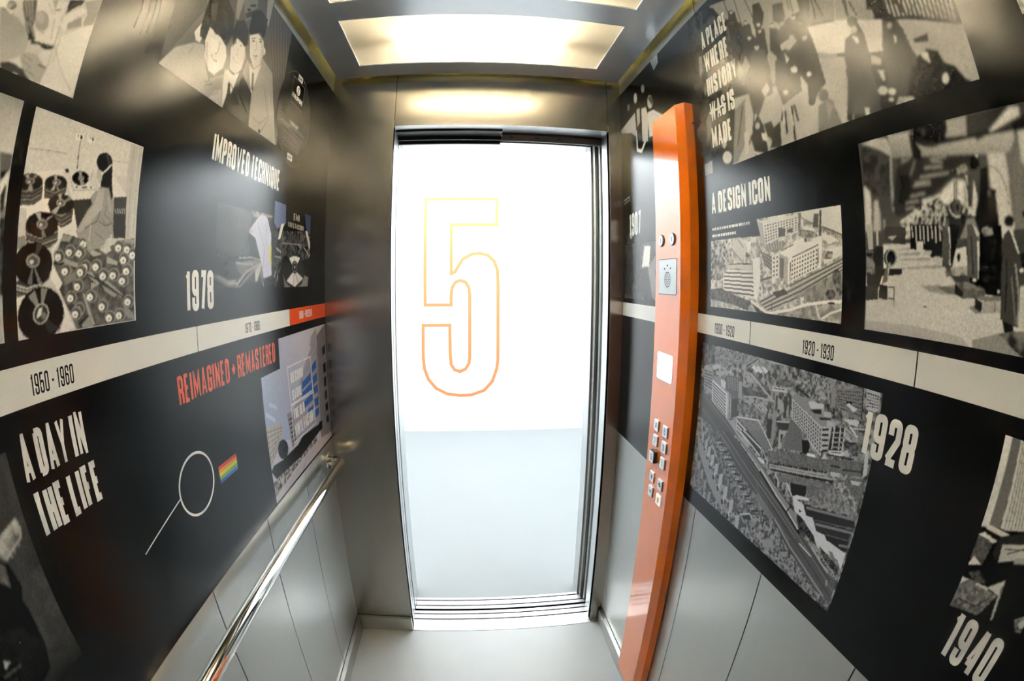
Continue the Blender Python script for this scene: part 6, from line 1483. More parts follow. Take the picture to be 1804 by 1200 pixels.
pic.run([
  ('f',46),
  ('p',168,[(648.5,-37),(612.5,145.5),(450.5,121.5),(377,130.5),(316.5,132.5),(232,99),(267.5,-37),(651.5,-70)]),
  ('p',206,[(329,197),(208,163),(229,107.5),(315.5,134.5),(321.5,171)]),
  ('p',150,[(314,139),(266,116.5),(276.5,109),(317,129.5)]),
  ('p',150,[(664,423),(468.5,357),(346.5,289),(331,238),(382.5,238.5),(470,210.5),(503.5,258.5),(551,317.5),(625,365)]),
  ('p',150,[(443,256.5),(431,190.5),(458,124),(470.5,128.5),(467.5,199)]),
  ('p',150,[(296,262),(189,208.5),(208.5,162),(319.5,202.5)]),
  ('l',95,2,[(290.5,252.5),(306.5,200)]),
  ('l',95,2,[(285.5,250),(301.5,197.5)]),
  ('l',95,2,[(281,247.5),(297,195.5)]),
  ('l',95,2,[(276,245),(292.5,193.5)]),
  ('l',95,2,[(271.5,243),(287.5,191.5)]),
  ('l',95,2,[(267,240.5),(283,189.5)]),
  ('l',95,2,[(262.5,238),(278.5,187.5)]),
  ('l',95,2,[(258,236),(273.5,185.5)]),
  ('l',95,2,[(253.5,233.5),(269,183.5)]),
  ('l',95,2,[(249,231.5),(264.5,181.5)]),
  ('l',95,2,[(244.5,229),(260,179.5)]),
  ('l',95,2,[(240,227),(256,177.5)]),
  ('l',95,2,[(235.5,225),(251.5,175.5)]),
  ('l',95,2,[(231,222.5),(247,173.5)]),
  ('l',95,2,[(227,220.5),(242.5,172)]),
  ('l',95,2,[(222.5,218.5),(238.5,170)]),
  ('l',95,2,[(218,216.5),(234,168)]),
  ('l',95,2,[(214,214.5),(229.5,166.5)]),
  ('l',95,2,[(209.5,212.5),(225.5,164.5)]),
  ('l',95,2,[(205.5,210.5),(221.5,162.5)]),
  ('l',95,2,[(201.5,208.5),(217,161)]),
  ('l',95,2,[(197.5,206.5),(213,159)]),
  ('l',95,2,[(193,204.5),(209,157.5)]),
  ('l',95,2,[(189,202.5),(205,156)]),
  ('p',206,[(254,179.5),(219,166.5),(248.5,116.5),(274.5,122.5)]),
  ('p',196,[(202,157.5),(147.5,135),(163,87),(193,94),(192.5,126.5)]),
  ('p',168,[(118.5,125),(-1,76.5),(-4,-5),(9,-4),(23.5,7.5),(53,35.5),(58,54),(77,64),(104,56),(105.5,74.5),(111,107)]),
  ('p',150,[(235.5,225),(142.5,181.5),(163.5,143.5),(255,178)]),
  ('l',95,2,[(232,219),(243.5,177.5)]),
  ('l',95,2,[(226,216),(237.5,175)]),
  ('l',95,2,[(220,213.5),(231.5,172.5)]),
  ('l',95,2,[(214.5,210.5),(225.5,170)]),
  ('l',95,2,[(208.5,208),(220,167.5)]),
  ('l',95,2,[(203,205),(214,165)]),
  ('l',95,2,[(197,202.5),(208.5,162.5)]),
  ('l',95,2,[(191.5,200),(203,160)]),
  ('l',95,2,[(186,197),(197,158)]),
  ('l',95,2,[(180.5,194.5),(191.5,155.5)]),
  ('l',95,2,[(175,192),(186,153)]),
  ('l',95,2,[(169.5,189.5),(180.5,151)]),
  ('l',95,2,[(164,187),(175.5,149)]),
  ('l',95,2,[(158.5,185),(170,146.5)]),
  ('l',95,2,[(153.5,182.5),(164.5,144.5)]),
  ('p',22,[(132.5,177),(-2,123),(5.5,82.5),(121.5,127)]),
  ('l',165,3,[(134,170),(135.5,133)]),
  ('l',165,3,[(125.5,166),(127,129.5)]),
  ('l',165,3,[(117,162.5),(118.5,126.5)]),
  ('l',165,3,[(108.5,159),(110.5,123)]),
  ('l',165,3,[(100,155.5),(102,120)]),
  ('l',165,3,[(91.5,152),(94,117)]),
  ('l',165,3,[(83.5,148.5),(86,114)]),
  ('l',165,3,[(75.5,145.5),(78,111.5)]),
  ('l',165,3,[(67.5,142),(70,108.5)]),
  ('l',165,3,[(59.5,139),(62.5,106)]),
  ('l',165,3,[(51.5,136),(54.5,103)]),
  ('l',165,3,[(43.5,133),(47,100.5)]),
  ('l',165,3,[(36,130),(39.5,98)]),
  ('l',165,3,[(28.5,127),(32,95.5)]),
  ('l',165,3,[(21,124.5),(24.5,93)]),
  ('l',165,3,[(13,121.5),(17.5,90.5)]),
  ('l',165,3,[(6,119),(10,88)]),
  ('l',20,6,[(129.5,130),(84,116),(47.5,98.5),(5,81.5)]),
  ('l',25,8,[(109,155.5),(97.5,129.5)]),
  ('l',40,4,[(220.5,205),(220,171)]),
  ('l',40,4,[(206.5,196.5),(198,163.5)]),
  ('p',22,[(164.5,191.5),(132.5,177),(131.5,140),(142.5,132.5),(161,142),(160.5,158),(173,165)]),
  ('l',45,3.5,[(594.5,407),(586.5,359.5)]),
  ('l',45,3.5,[(550,381.5),(537.5,284.5)]),
  ('l',45,3.5,[(508.5,358.5),(485.5,275)]),
  ('l',45,3.5,[(357.5,276.5),(358,244.5)]),
  ('l',45,3.5,[(366.5,281),(365.5,255)]),
  ('l',45,3.5,[(298,246),(299.5,200)]),
  ('l',45,3.5,[(290,242),(278.5,198.5)]),
  ('l',45,3.5,[(215,205.5),(217.5,170)]),
  ('p',40,[(483,327.5),(457,319.5),(449.5,286),(463,264.5),(490,252.5),(495.5,286)]),
  ('p',50,[(414.5,291),(382,280),(384,246.5),(400,234.5),(426,256)]),
  ('p',58,[(334.5,282.5),(295.5,262),(317,208),(340,213.5)]),
  ('p',38,[(582.5,364.5),(555.5,345.5),(551,291),(571,252.5),(600.5,302.5)]),
  ('p',44,[(530.5,303.5),(505.5,287),(506.5,239),(543.5,233)]),
  ('p',38,[(488.5,269),(460.5,254),(461,198),(471.5,186.5),(501,231)]),
  ('p',42,[(442,247),(416,233),(429.5,168),(455,199)]),
  ('p',72,[(517,225),(475.5,211),(464.5,166.5),(469,108),(497,109.5),(526.5,79),(547.5,91.5),(559,159.5),(535.5,201.5)]),
  ('p',55,[(445,170.5),(403,177.5),(368.5,155.5),(374.5,120),(379,85),(441,75.5),(456.5,123)]),
  ('p',46,[(371,212.5),(326.5,194),(317.5,142),(310,78),(335,68),(352,48),(365,54.5),(360,91),(379.5,122)]),
  ('p',34,[(564.5,308),(544.5,274),(548,240.5),(574.5,217.5),(590,259)]),
  ('p',60,[(418,230.5),(378.5,219.5),(364,173),(394.5,172),(423,197.5)]),
  ('p',168,[(489.5,222),(491,220),(493,218.5),(495.5,218),(498.5,218.5),(501.5,220),(504,222),(506,224.5),(507,227),(507,229.5),(505.5,231.5),(503.5,232.5),(501,233),(497.5,232.5),(494.5,231.5),(492,229.5),(490.5,227),(489.5,224.5)]),
  ('p',45,[(508.5,232.5),(495.5,234),(486.5,223.5)]),
  ('p',168,[(391,235.5),(392,233.5),(393.5,232.5),(396,232),(398,232.5),(400.5,233.5),(402.5,235.5),(404,237.5),(404.5,239.5),(404.5,241.5),(403,243.5),(401.5,244.5),(399,245),(396.5,244.5),(394.5,243.5),(392.5,241.5),(391,239.5),(390.5,237.5)]),
  ('p',45,[(405.5,244),(395,245.5),(388.5,237)]),
  ('p',168,[(353.5,230),(355,228),(356.5,227),(359,226.5),(361.5,227),(364,228),(366,230),(367.5,232),(368,234.5),(367.5,236.5),(366.5,238.5),(364.5,240),(362,240),(359.5,240),(357,238.5),(355,237),(354,234.5),(353.5,232)]),
  ('p',45,[(369,239.5),(357.5,241),(351,231.5)]),
  ('p',168,[(339.5,211.5),(340.5,210),(342,209),(344,208.5),(346.5,209),(348.5,210),(350.5,211.5),(351.5,213),(352,215.5),(352,217),(351,219),(349,220),(347,220.5),(345,220),(342.5,219),(341,217.5),(340,215.5),(339.5,213.5)]),
  ('p',45,[(353,219.5),(343,221),(337.5,213)]),
  ('p',168,[(371,195.5),(372,193.5),(374,192.5),(376,192),(379,192.5),(381,193.5),(383.5,195),(385,197),(385.5,199.5),(385.5,201.5),(384,203.5),(382.5,205),(380,205.5),(377.5,205),(375,204),(373,202),(371.5,200),(370.5,197.5)]),
  ('p',45,[(386.5,204.5),(375.5,206),(368.5,197)]),
  ('p',168,[(334.5,178),(335.5,176.5),(337.5,175),(340,174.5),(342.5,174.5),(345,176),(347.5,177.5),(349,179.5),(349.5,182),(349,184.5),(348,186.5),(346,188),(343.5,188.5),(341,188),(338.5,187),(336,185),(334.5,183),(334,180.5)]),
  ('p',45,[(350.5,187),(339,189.5),(331.5,180)]),
  ('p',168,[(470,269.5),(471,268),(472.5,267),(475,266.5),(477.5,267),(479.5,268.5),(481.5,270),(483,272),(484,274),(483.5,276),(482.5,278),(481,279),(478.5,279),(476,278.5),(474,277.5),(472,276),(470.5,273.5),(470,271.5)]),
  ('p',45,[(485,278.5),(474.5,279.5),(467.5,271)]),
  ('p',168,[(516,296),(517,294.5),(518.5,294),(521,293.5),(523,294),(525.5,295),(527,297),(528.5,298.5),(529,301),(529,302.5),(528,304),(526.5,305),(524.5,305),(522,304.5),(520,303.5),(518,302),(516.5,300),(516,298)]),
  ('p',45,[(530,305),(520.5,305.5),(514,297.5)]),
  ('p',168,[(512.5,255),(513.5,253.5),(515,252.5),(517.5,252),(520,252.5),(522.5,254),(524.5,255.5),(526,257.5),(527,260),(526.5,262),(525.5,263.5),(524,264.5),(521.5,265),(519,264.5),(516.5,263),(514.5,261.5),(513,259.5),(512,257)]),
  ('p',45,[(528,264.5),(517,265.5),(510,256.5)]),
  ('p',168,[(425,246),(426,244.5),(427.5,243.5),(429,243.5),(431.5,244),(433.5,244.5),(435,246),(436.5,248),(437,250),(436.5,251.5),(436,253),(434,254),(432.5,254.5),(430,254),(428,253),(426.5,251.5),(425,250),(424.5,248)]),
  ('p',45,[(437.5,254),(428.5,255),(423,247.5)]),
  ('p',168,[(470.5,253),(471.5,251.5),(473,250.5),(475,250.5),(477,250.5),(479,251.5),(480.5,253),(482,255),(482.5,256.5),(482.5,258.5),(481.5,260),(480,260.5),(478,261),(476,260.5),(474,259.5),(472,258),(471,256.5),(470.5,254.5)]),
  ('p',45,[(483.5,260.5),(474.5,261.5),(468.5,254)]),
  ('p',168,[(564.5,350.5),(565.5,349),(567,348),(569,348),(571.5,348.5),(574,349.5),(576,351.5),(577,353.5),(578,355.5),(577.5,357.5),(576.5,358.5),(575,359.5),(573,359.5),(570.5,359),(568.5,358),(566.5,356),(565,354),(564.5,352)]),
  ('p',45,[(579,359.5),(569,360),(562.5,351.5)]),
  ('p',190,[(419.5,196),(386.5,197),(383.5,187),(417,183)]),
  ('p',188,[(411.5,176),(399,157),(409.5,152)]),
  ('p',175,[(379.5,202.5),(365.5,183.5),(393.5,175),(411,185.5)]),
  ('p',196,[(344,106.5),(344.5,105),(346,104),(348.5,104),(350.5,104),(353,105),(355,106),(356.5,107.5),(357,109.5),(357,111),(356.5,112.5),(355,113.5),(353,113.5),(350.5,113.5),(348,112.5),(346,111.5),(344.5,110),(344,108)]),
  ('p',196,[(381.5,129),(382.5,127),(385,125.5),(388,125),(391.5,125.5),(394.5,127),(397.5,128.5),(400,131),(401,133.5),(401,136),(400,138),(397.5,139),(394.5,139.5),(391,139),(387.5,138),(385,136),(382.5,133.5),(381.5,131)]),
  ('p',196,[(419.5,95.5),(420.5,93.5),(422.5,92.5),(425,92),(427.5,92.5),(430.5,93.5),(433,95),(435,97),(436.5,99),(436.5,101),(435.5,102.5),(433.5,103.5),(431,104),(428,103.5),(425,102.5),(422.5,101),(420.5,99.5),(419.5,97.5)]),
  ('p',196,[(351,48),(352,47),(353,46),(355,46),(357,46),(359,46.5),(360.5,47.5),(362,48.5),(362.5,50),(363,51.5),(362,52.5),(361,53.5),(359,54),(357,53.5),(355,53),(353.5,52),(352,51),(351,49.5)]),
  ('p',186,[(507,127.5),(484.5,138.5),(476.5,120.5),(497,111)]),
  ('p',160,[(546,224.5),(535,194),(557.5,181),(563.5,209)]),
  ('p',150,[(578.5,226.5),(558,192),(568.5,163),(587.5,192.5)]),
  ('p',60,[(363.5,77.5),(343.5,68.5),(353,48.5),(363,51.5)]),
  ('p',92,[(309,55.5),(311,52),(314,49),(318,47.5),(322.5,47.5),(327.5,49),(331.5,51.5),(334.5,55),(336,59),(335.5,63.5),(334,67),(330.5,70),(326.5,71),(321.5,71),(317,70),(313,67),(310,63.5),(309,59.5)]),
  ('p',108,[(340,45),(310,50),(288.5,36),(281,3),(290.5,-2.5),(350.5,-3)]),
  ('a',160,0.5,[(318.5,50),(301.5,34.5),(319,12.5)]),
  ('p',186,[(284,92),(259,87.5),(273,1),(282.5,-1),(287,51.5)]),
  ('p',60,[(264,71.5),(233.5,94),(260,-2),(273,1)]),
  ('p',40,[(568.5,50.5),(531.5,83.5),(514.5,54.5),(506.5,-1.5),(552,-1)]),
  ('p',170,[(527.5,57),(528.5,55),(530.5,53.5),(533,52.5),(536,52.5),(539,53.5),(541.5,55),(544,57),(545,59.5),(545,62),(544,64),(542,66),(539.5,66.5),(536.5,66.5),(533.5,66),(530.5,64.5),(528.5,62),(527.5,59.5)]),
  ('p',204,[(525.5,41),(507,36),(506,20),(522.5,26)]),
  ('p',50,[(479,42),(457,48),(461.5,-3),(499,3.5),(487,25.5)]),
  ('p',55,[(514,57.5),(486.5,56.5),(477.5,35.5),(489,16.5),(505,30)]),
  ('p',120,[(618,118.5),(571,131.5),(573,47),(624.5,2),(646,-1)]),
  ('p',175,[(574,125.5),(555,112.5),(557,42.5),(584.5,56.5)]),
  ('l',40,5,[(539,104),(555.5,49),(577,28)]),
  ('l',60,6,[(585,118.5),(619.5,38)]),
  ('l',45,6,[(437.5,64),(440,18.5)]),
  ('l',45,6,[(442.5,68.5),(453,47)]),
  ('l',45,6,[(415.5,66.5),(417.5,0)]),
  ('l',45,6,[(408,67.5),(401.5,33.5)]),
  ('l',195,4,[(422.5,68.5),(417.5,29)]),
  ('l',195,4,[(441,74.5),(445.5,39)]),
  ('p',185,[(590.5,58),(569,59),(578.5,12),(592.5,8.5)]),
  ('p',195,[(562,11.5),(524,0),(541.5,-5.5)]),
  ('p',185,[(648.5,17.5),(650.5,13),(654.5,10),(660,8),(666.5,7.5),(673.5,9),(680,12),(685,16.5),(688,21),(689,26),(687,30.5),(682.5,34),(677,36),(670,36),(663,34.5),(657,31),(652,27),(649,22)]),
  ('p',170,[(665.5,60),(667,54.5),(669.5,49.5),(673,46.5),(677,45),(681,46),(684,49),(686.5,53.5),(687.5,59.5),(687.5,65.5),(685.5,71.5),(683,76),(679.5,79.5),(675.5,80.5),(671.5,79.5),(668.5,76.5),(666,71.5),(665,66)]),
  ('x',16,74,20,[(814,461.5),(650.5,411),(595,327.5),(595,261.5),(627.5,132),(700,50.5),(800,-10.5),(904.5,8.5)]),
  ('p',150,[(759,312.5),(742,309.5),(747.5,268),(764.5,253)]),
  ('p',130,[(744.5,228.5),(736.5,208.5),(751.5,197.5)]),
  ('p',140,[(779.5,27.5),(740,30),(740,-3),(779,-1)]),
  ('p',110,[(755.5,134),(727,157),(729,103),(757.5,72)]),
  ('p',70,[(201.5,153),(203.5,150),(206.5,148),(210.5,147),(214.5,147),(218.5,149),(222,151.5),(224,155),(225,158.5),(224.5,162.5),(222.5,165.5),(219,167.5),(215,168.5),(211,168),(207,166),(204,163.5),(202,160),(201,156.5)]),
  ('p',165,[(207,140),(208,138),(210,137),(212.5,136),(215,136.5),(217.5,137.5),(219.5,139),(221,141),(221.5,143.5),(221,145.5),(220,147.5),(218,149),(215.5,149.5),(213,149.5),(210.5,148.5),(208.5,147),(207,144.5),(206.5,142.5)]),
  ('p',40,[(224,168.5),(210,168.5),(198,157.5),(204,149),(224.5,159.5)]),
  ('p',76,[(240,135),(221,139.5),(200,131.5),(193.5,120),(195.5,92.5),(197.5,64.5),(195,50),(190.5,24),(194.5,-6.5),(298.5,18.5),(280,68.5),(252.5,86),(253,105)]),
  ('p',208,[(223,135.5),(209,127),(211.5,116),(217,122)]),
  ('p',20,[(139,136.5),(128,140),(119.5,131),(120,122),(142,130.5)]),
  ('p',56,[(144,132),(118.5,122.5),(110.5,107),(104.5,71),(98.5,58),(109.5,51.5),(116,6),(126.5,-1),(161.5,-0.5),(169.5,19.5),(163.5,68),(163,95.5),(152.5,117)]),
  ('p',160,[(130,118.5),(131,117),(132.5,116),(134,115),(136,115),(138,116),(139.5,117),(140,118.5),(140.5,120.5),(140,122.5),(139,124),(137.5,125),(135.5,125.5),(134,125.5),(132,125),(130.5,124),(130,122),(129.5,120.5)]),
  ('p',192,[(133,103),(128,99),(131,90.5),(134.5,92)]),
  ('p',202,[(184,62),(171.5,56.5),(173.5,41.5),(178.5,43)]),
  ('p',202,[(173,25.5),(174.5,23.5),(176.5,22),(179.5,21.5),(183,21.5),(186.5,22.5),(189,24),(191.5,26),(192.5,28.5),(192.5,30.5),(191.5,32.5),(189,34),(186,34.5),(182.5,34.5),(179.5,33.5),(176.5,32),(174,30),(173,27.5)]),
  ('p',198,[(156,19.5),(157,18),(159,17),(161,16.5),(164,16.5),(166.5,17.5),(169,18.5),(171,20),(172,22),(172,23.5),(171,25),(169.5,26),(167,26.5),(164,26),(161.5,25.5),(159,24),(157,22.5),(156,21)]),
  ('p',190,[(164,9.5),(164.5,8.5),(166,8),(167.5,8),(169,8),(171,8.5),(172.5,9.5),(174,10),(174.5,11),(174.5,12),(174,12.5),(173,13),(171.5,13.5),(169.5,13),(168,12.5),(166,12),(165,11),(164,10)]),
  ('p',172,[(190.5,89),(171.5,77),(174.5,67.5),(194.5,75.5)]),
  ('p',60,[(170.5,87.5),(161.5,86),(161,74),(172,70.5)]),
  ('p',26,[(97.5,84.5),(84,84.5),(66.5,84),(69.5,71.5),(95.5,78)]),
  ('p',158,[(78,64.5),(79,62),(81,60.5),(83.5,59.5),(86,59.5),(88.5,60),(90.5,61.5),(91.5,63.5),(92,66),(91.5,68.5),(90.5,71),(88.5,72.5),(86,73.5),(83,74),(81,73),(79,71.5),(77.5,69.5),(77.5,67)]),
  ('p',204,[(91.5,60.5),(79,58.5),(73,42.5),(77.5,40.5),(88,51.5)]),
  ('p',20,[(100,58),(91,55.5),(77.5,41),(75.5,62),(58,54),(52.5,35.5),(36,27),(23.5,7.5),(12.5,-3),(-4,-5),(9,-43.5),(148,-17),(138.5,2.5),(112,52)]),
  ('a',70,0.7,[(109.5,58),(99,58),(104,43.5),(114,46.5)]),
  ('p',196,[(51.5,13),(53,10.5),(54.5,8.5),(56.5,7.5),(59,7),(61,7.5),(62.5,9),(63.5,11),(64,13),(63.5,15.5),(62,18),(60.5,20),(58,21),(56,21.5),(54,21),(52.5,19.5),(51.5,17.5),(51,15.5)]),
  ('x',120,205,20,[(161.5,1),(152,9.5),(124.5,4),(123.5,-3),(159,-2.5)]),
  ('p',196,[(220,3.5),(221,1.5),(222,0),(223.5,-1.5),(225,-2),(226.5,-1.5),(227.5,-0.5),(228.5,1.5),(228.5,3.5),(228.5,5.5),(227.5,7.5),(226.5,9.5),(225,10.5),(223.5,11),(222,10.5),(221,9.5),(220,8),(220,6)]),
  ('p',196,[(229,12.5),(219,8.5),(220.5,-3),(227.5,-1.5)]),
  ('p',165,[(282,99.5),(256,94.5),(255.5,67.5),(275.5,-3),(286.5,0),(299.5,37)]),
  ('b',1.5),
  ('n',0.05,2.5),
  ('vig',0,110,0,0),
])
photo_mesh('photo_print', pic, 'R', 0.2535, 1.7035, gr, 'black and white photograph of a crowd of men in hats and coats')
pic = Picture(488.0, 758.0, 2.4, 22)
pic.run([
  ('f',14),
  ('l',40,8,[(447,809),(459.5,691.5)]),
  ('l',40,8,[(430.5,800),(442.5,686)]),
  ('l',40,8,[(414.5,792),(426.5,680)]),
  ('l',40,8,[(399,783.5),(410.5,674.5)]),
  ('l',40,8,[(383.5,775.5),(395,669)]),
  ('l',40,8,[(368.5,767.5),(379.5,664)]),
  ('l',40,8,[(353.5,759.5),(364.5,658.5)]),
  ('l',40,8,[(339,752),(349.5,653.5)]),
  ('l',40,8,[(324.5,744.5),(335,648.5)]),
  ('p',192,[(485,616),(328.5,634.5),(324.5,545),(372.5,572.5),(487,603.5)]),
  ('p',205,[(299.5,679),(301.5,673.5),(305,669),(310,666.5),(315.5,666.5),(321.5,668.5),(326.5,672.5),(330,678),(332,684.5),(332,691),(330,697),(326,701.5),(321,704),(315,704),(309.5,701.5),(304.5,697.5),(301,692),(299,685.5)]),
  ('p',150,[(226,687.5),(227.5,683),(231,679.5),(235.5,678),(240.5,678),(246,680),(250.5,684),(254,688.5),(256,694),(256,699.5),(254,704),(250.5,707.5),(246,709),(240.5,708.5),(235.5,706.5),(231,703),(227.5,698),(225.5,693)]),
  ('p',180,[(380.5,672.5),(382,668.5),(384,665.5),(387.5,663.5),(391.5,663.5),(395.5,664.5),(398.5,667.5),(401,671),(402.5,675.5),(402.5,680),(401,684),(398.5,687),(395,689),(391.5,689),(387.5,687.5),(384,685),(381.5,681),(380.5,677)]),
  ('p',170,[(310.5,640),(281.5,636),(285.5,584),(312,575)]),
  ('p',196,[(266.5,628.5),(224.5,619),(209,576),(223.5,500.5),(271.5,513.5)]),
  ('p',170,[(163.5,616.5),(166,609.5),(171,604.5),(178,601.5),(185.5,601.5),(193.5,604),(200.5,609.5),(206,616.5),(208.5,624.5),(208.5,632.5),(206,640),(200.5,645),(193.5,648),(185.5,647.5),(178,644.5),(171,639.5),(166,632),(163.5,624.5)]),
  ('p',60,[(201,642.5),(178.5,644),(158.5,623.5),(174,607)]),
  ('p',206,[(213,595.5),(163,589),(94.5,549),(149.5,541.5),(181,507.5),(207.5,510)]),
  ('l',216,11,[(323.5,567),(322,496),(283,482.5),(245,508)]),
  ('x',20,70,40,[(476.5,187),(177.5,181),(174,-2),(472,-0.5)]),
  ('p',58,[(448,221.5),(404,226.5),(379,145.5),(396.5,11.5),(458.5,9.5)]),
  ('p',165,[(389,215),(390,210.5),(392.5,206.5),(396.5,203.5),(401.5,202),(407,202.5),(412,204.5),(416,208),(418.5,212.5),(419,217.5),(418,222.5),(415.5,226.5),(411.5,229.5),(406.5,230.5),(401,230),(396,228),(392.5,224.5),(390,220)]),
  ('p',226,[(276,170.5),(224,167),(236,103),(300.5,104.5)]),
  ('p',120,[(246.5,100.5),(184.5,136.5),(180.5,-0.5),(208.5,11)]),
  ('p',14,[(362,186.5),(302.5,168.5),(321,75.5),(372.5,103.5)]),
  ('l',170,4,[(478.5,345),(409.5,350.5)]),
  ('l',150,3,[(479,333.5),(410,340)]),
  ('b',1.6),
  ('n',0.07,2),
])
photo_mesh('photo_print', pic, 'R', 1.18, 1.39, gr, 'dark photograph of men in white shirts between the corner and the orange column')
pic = Picture(449.0, 182.0, 1.2, 23)
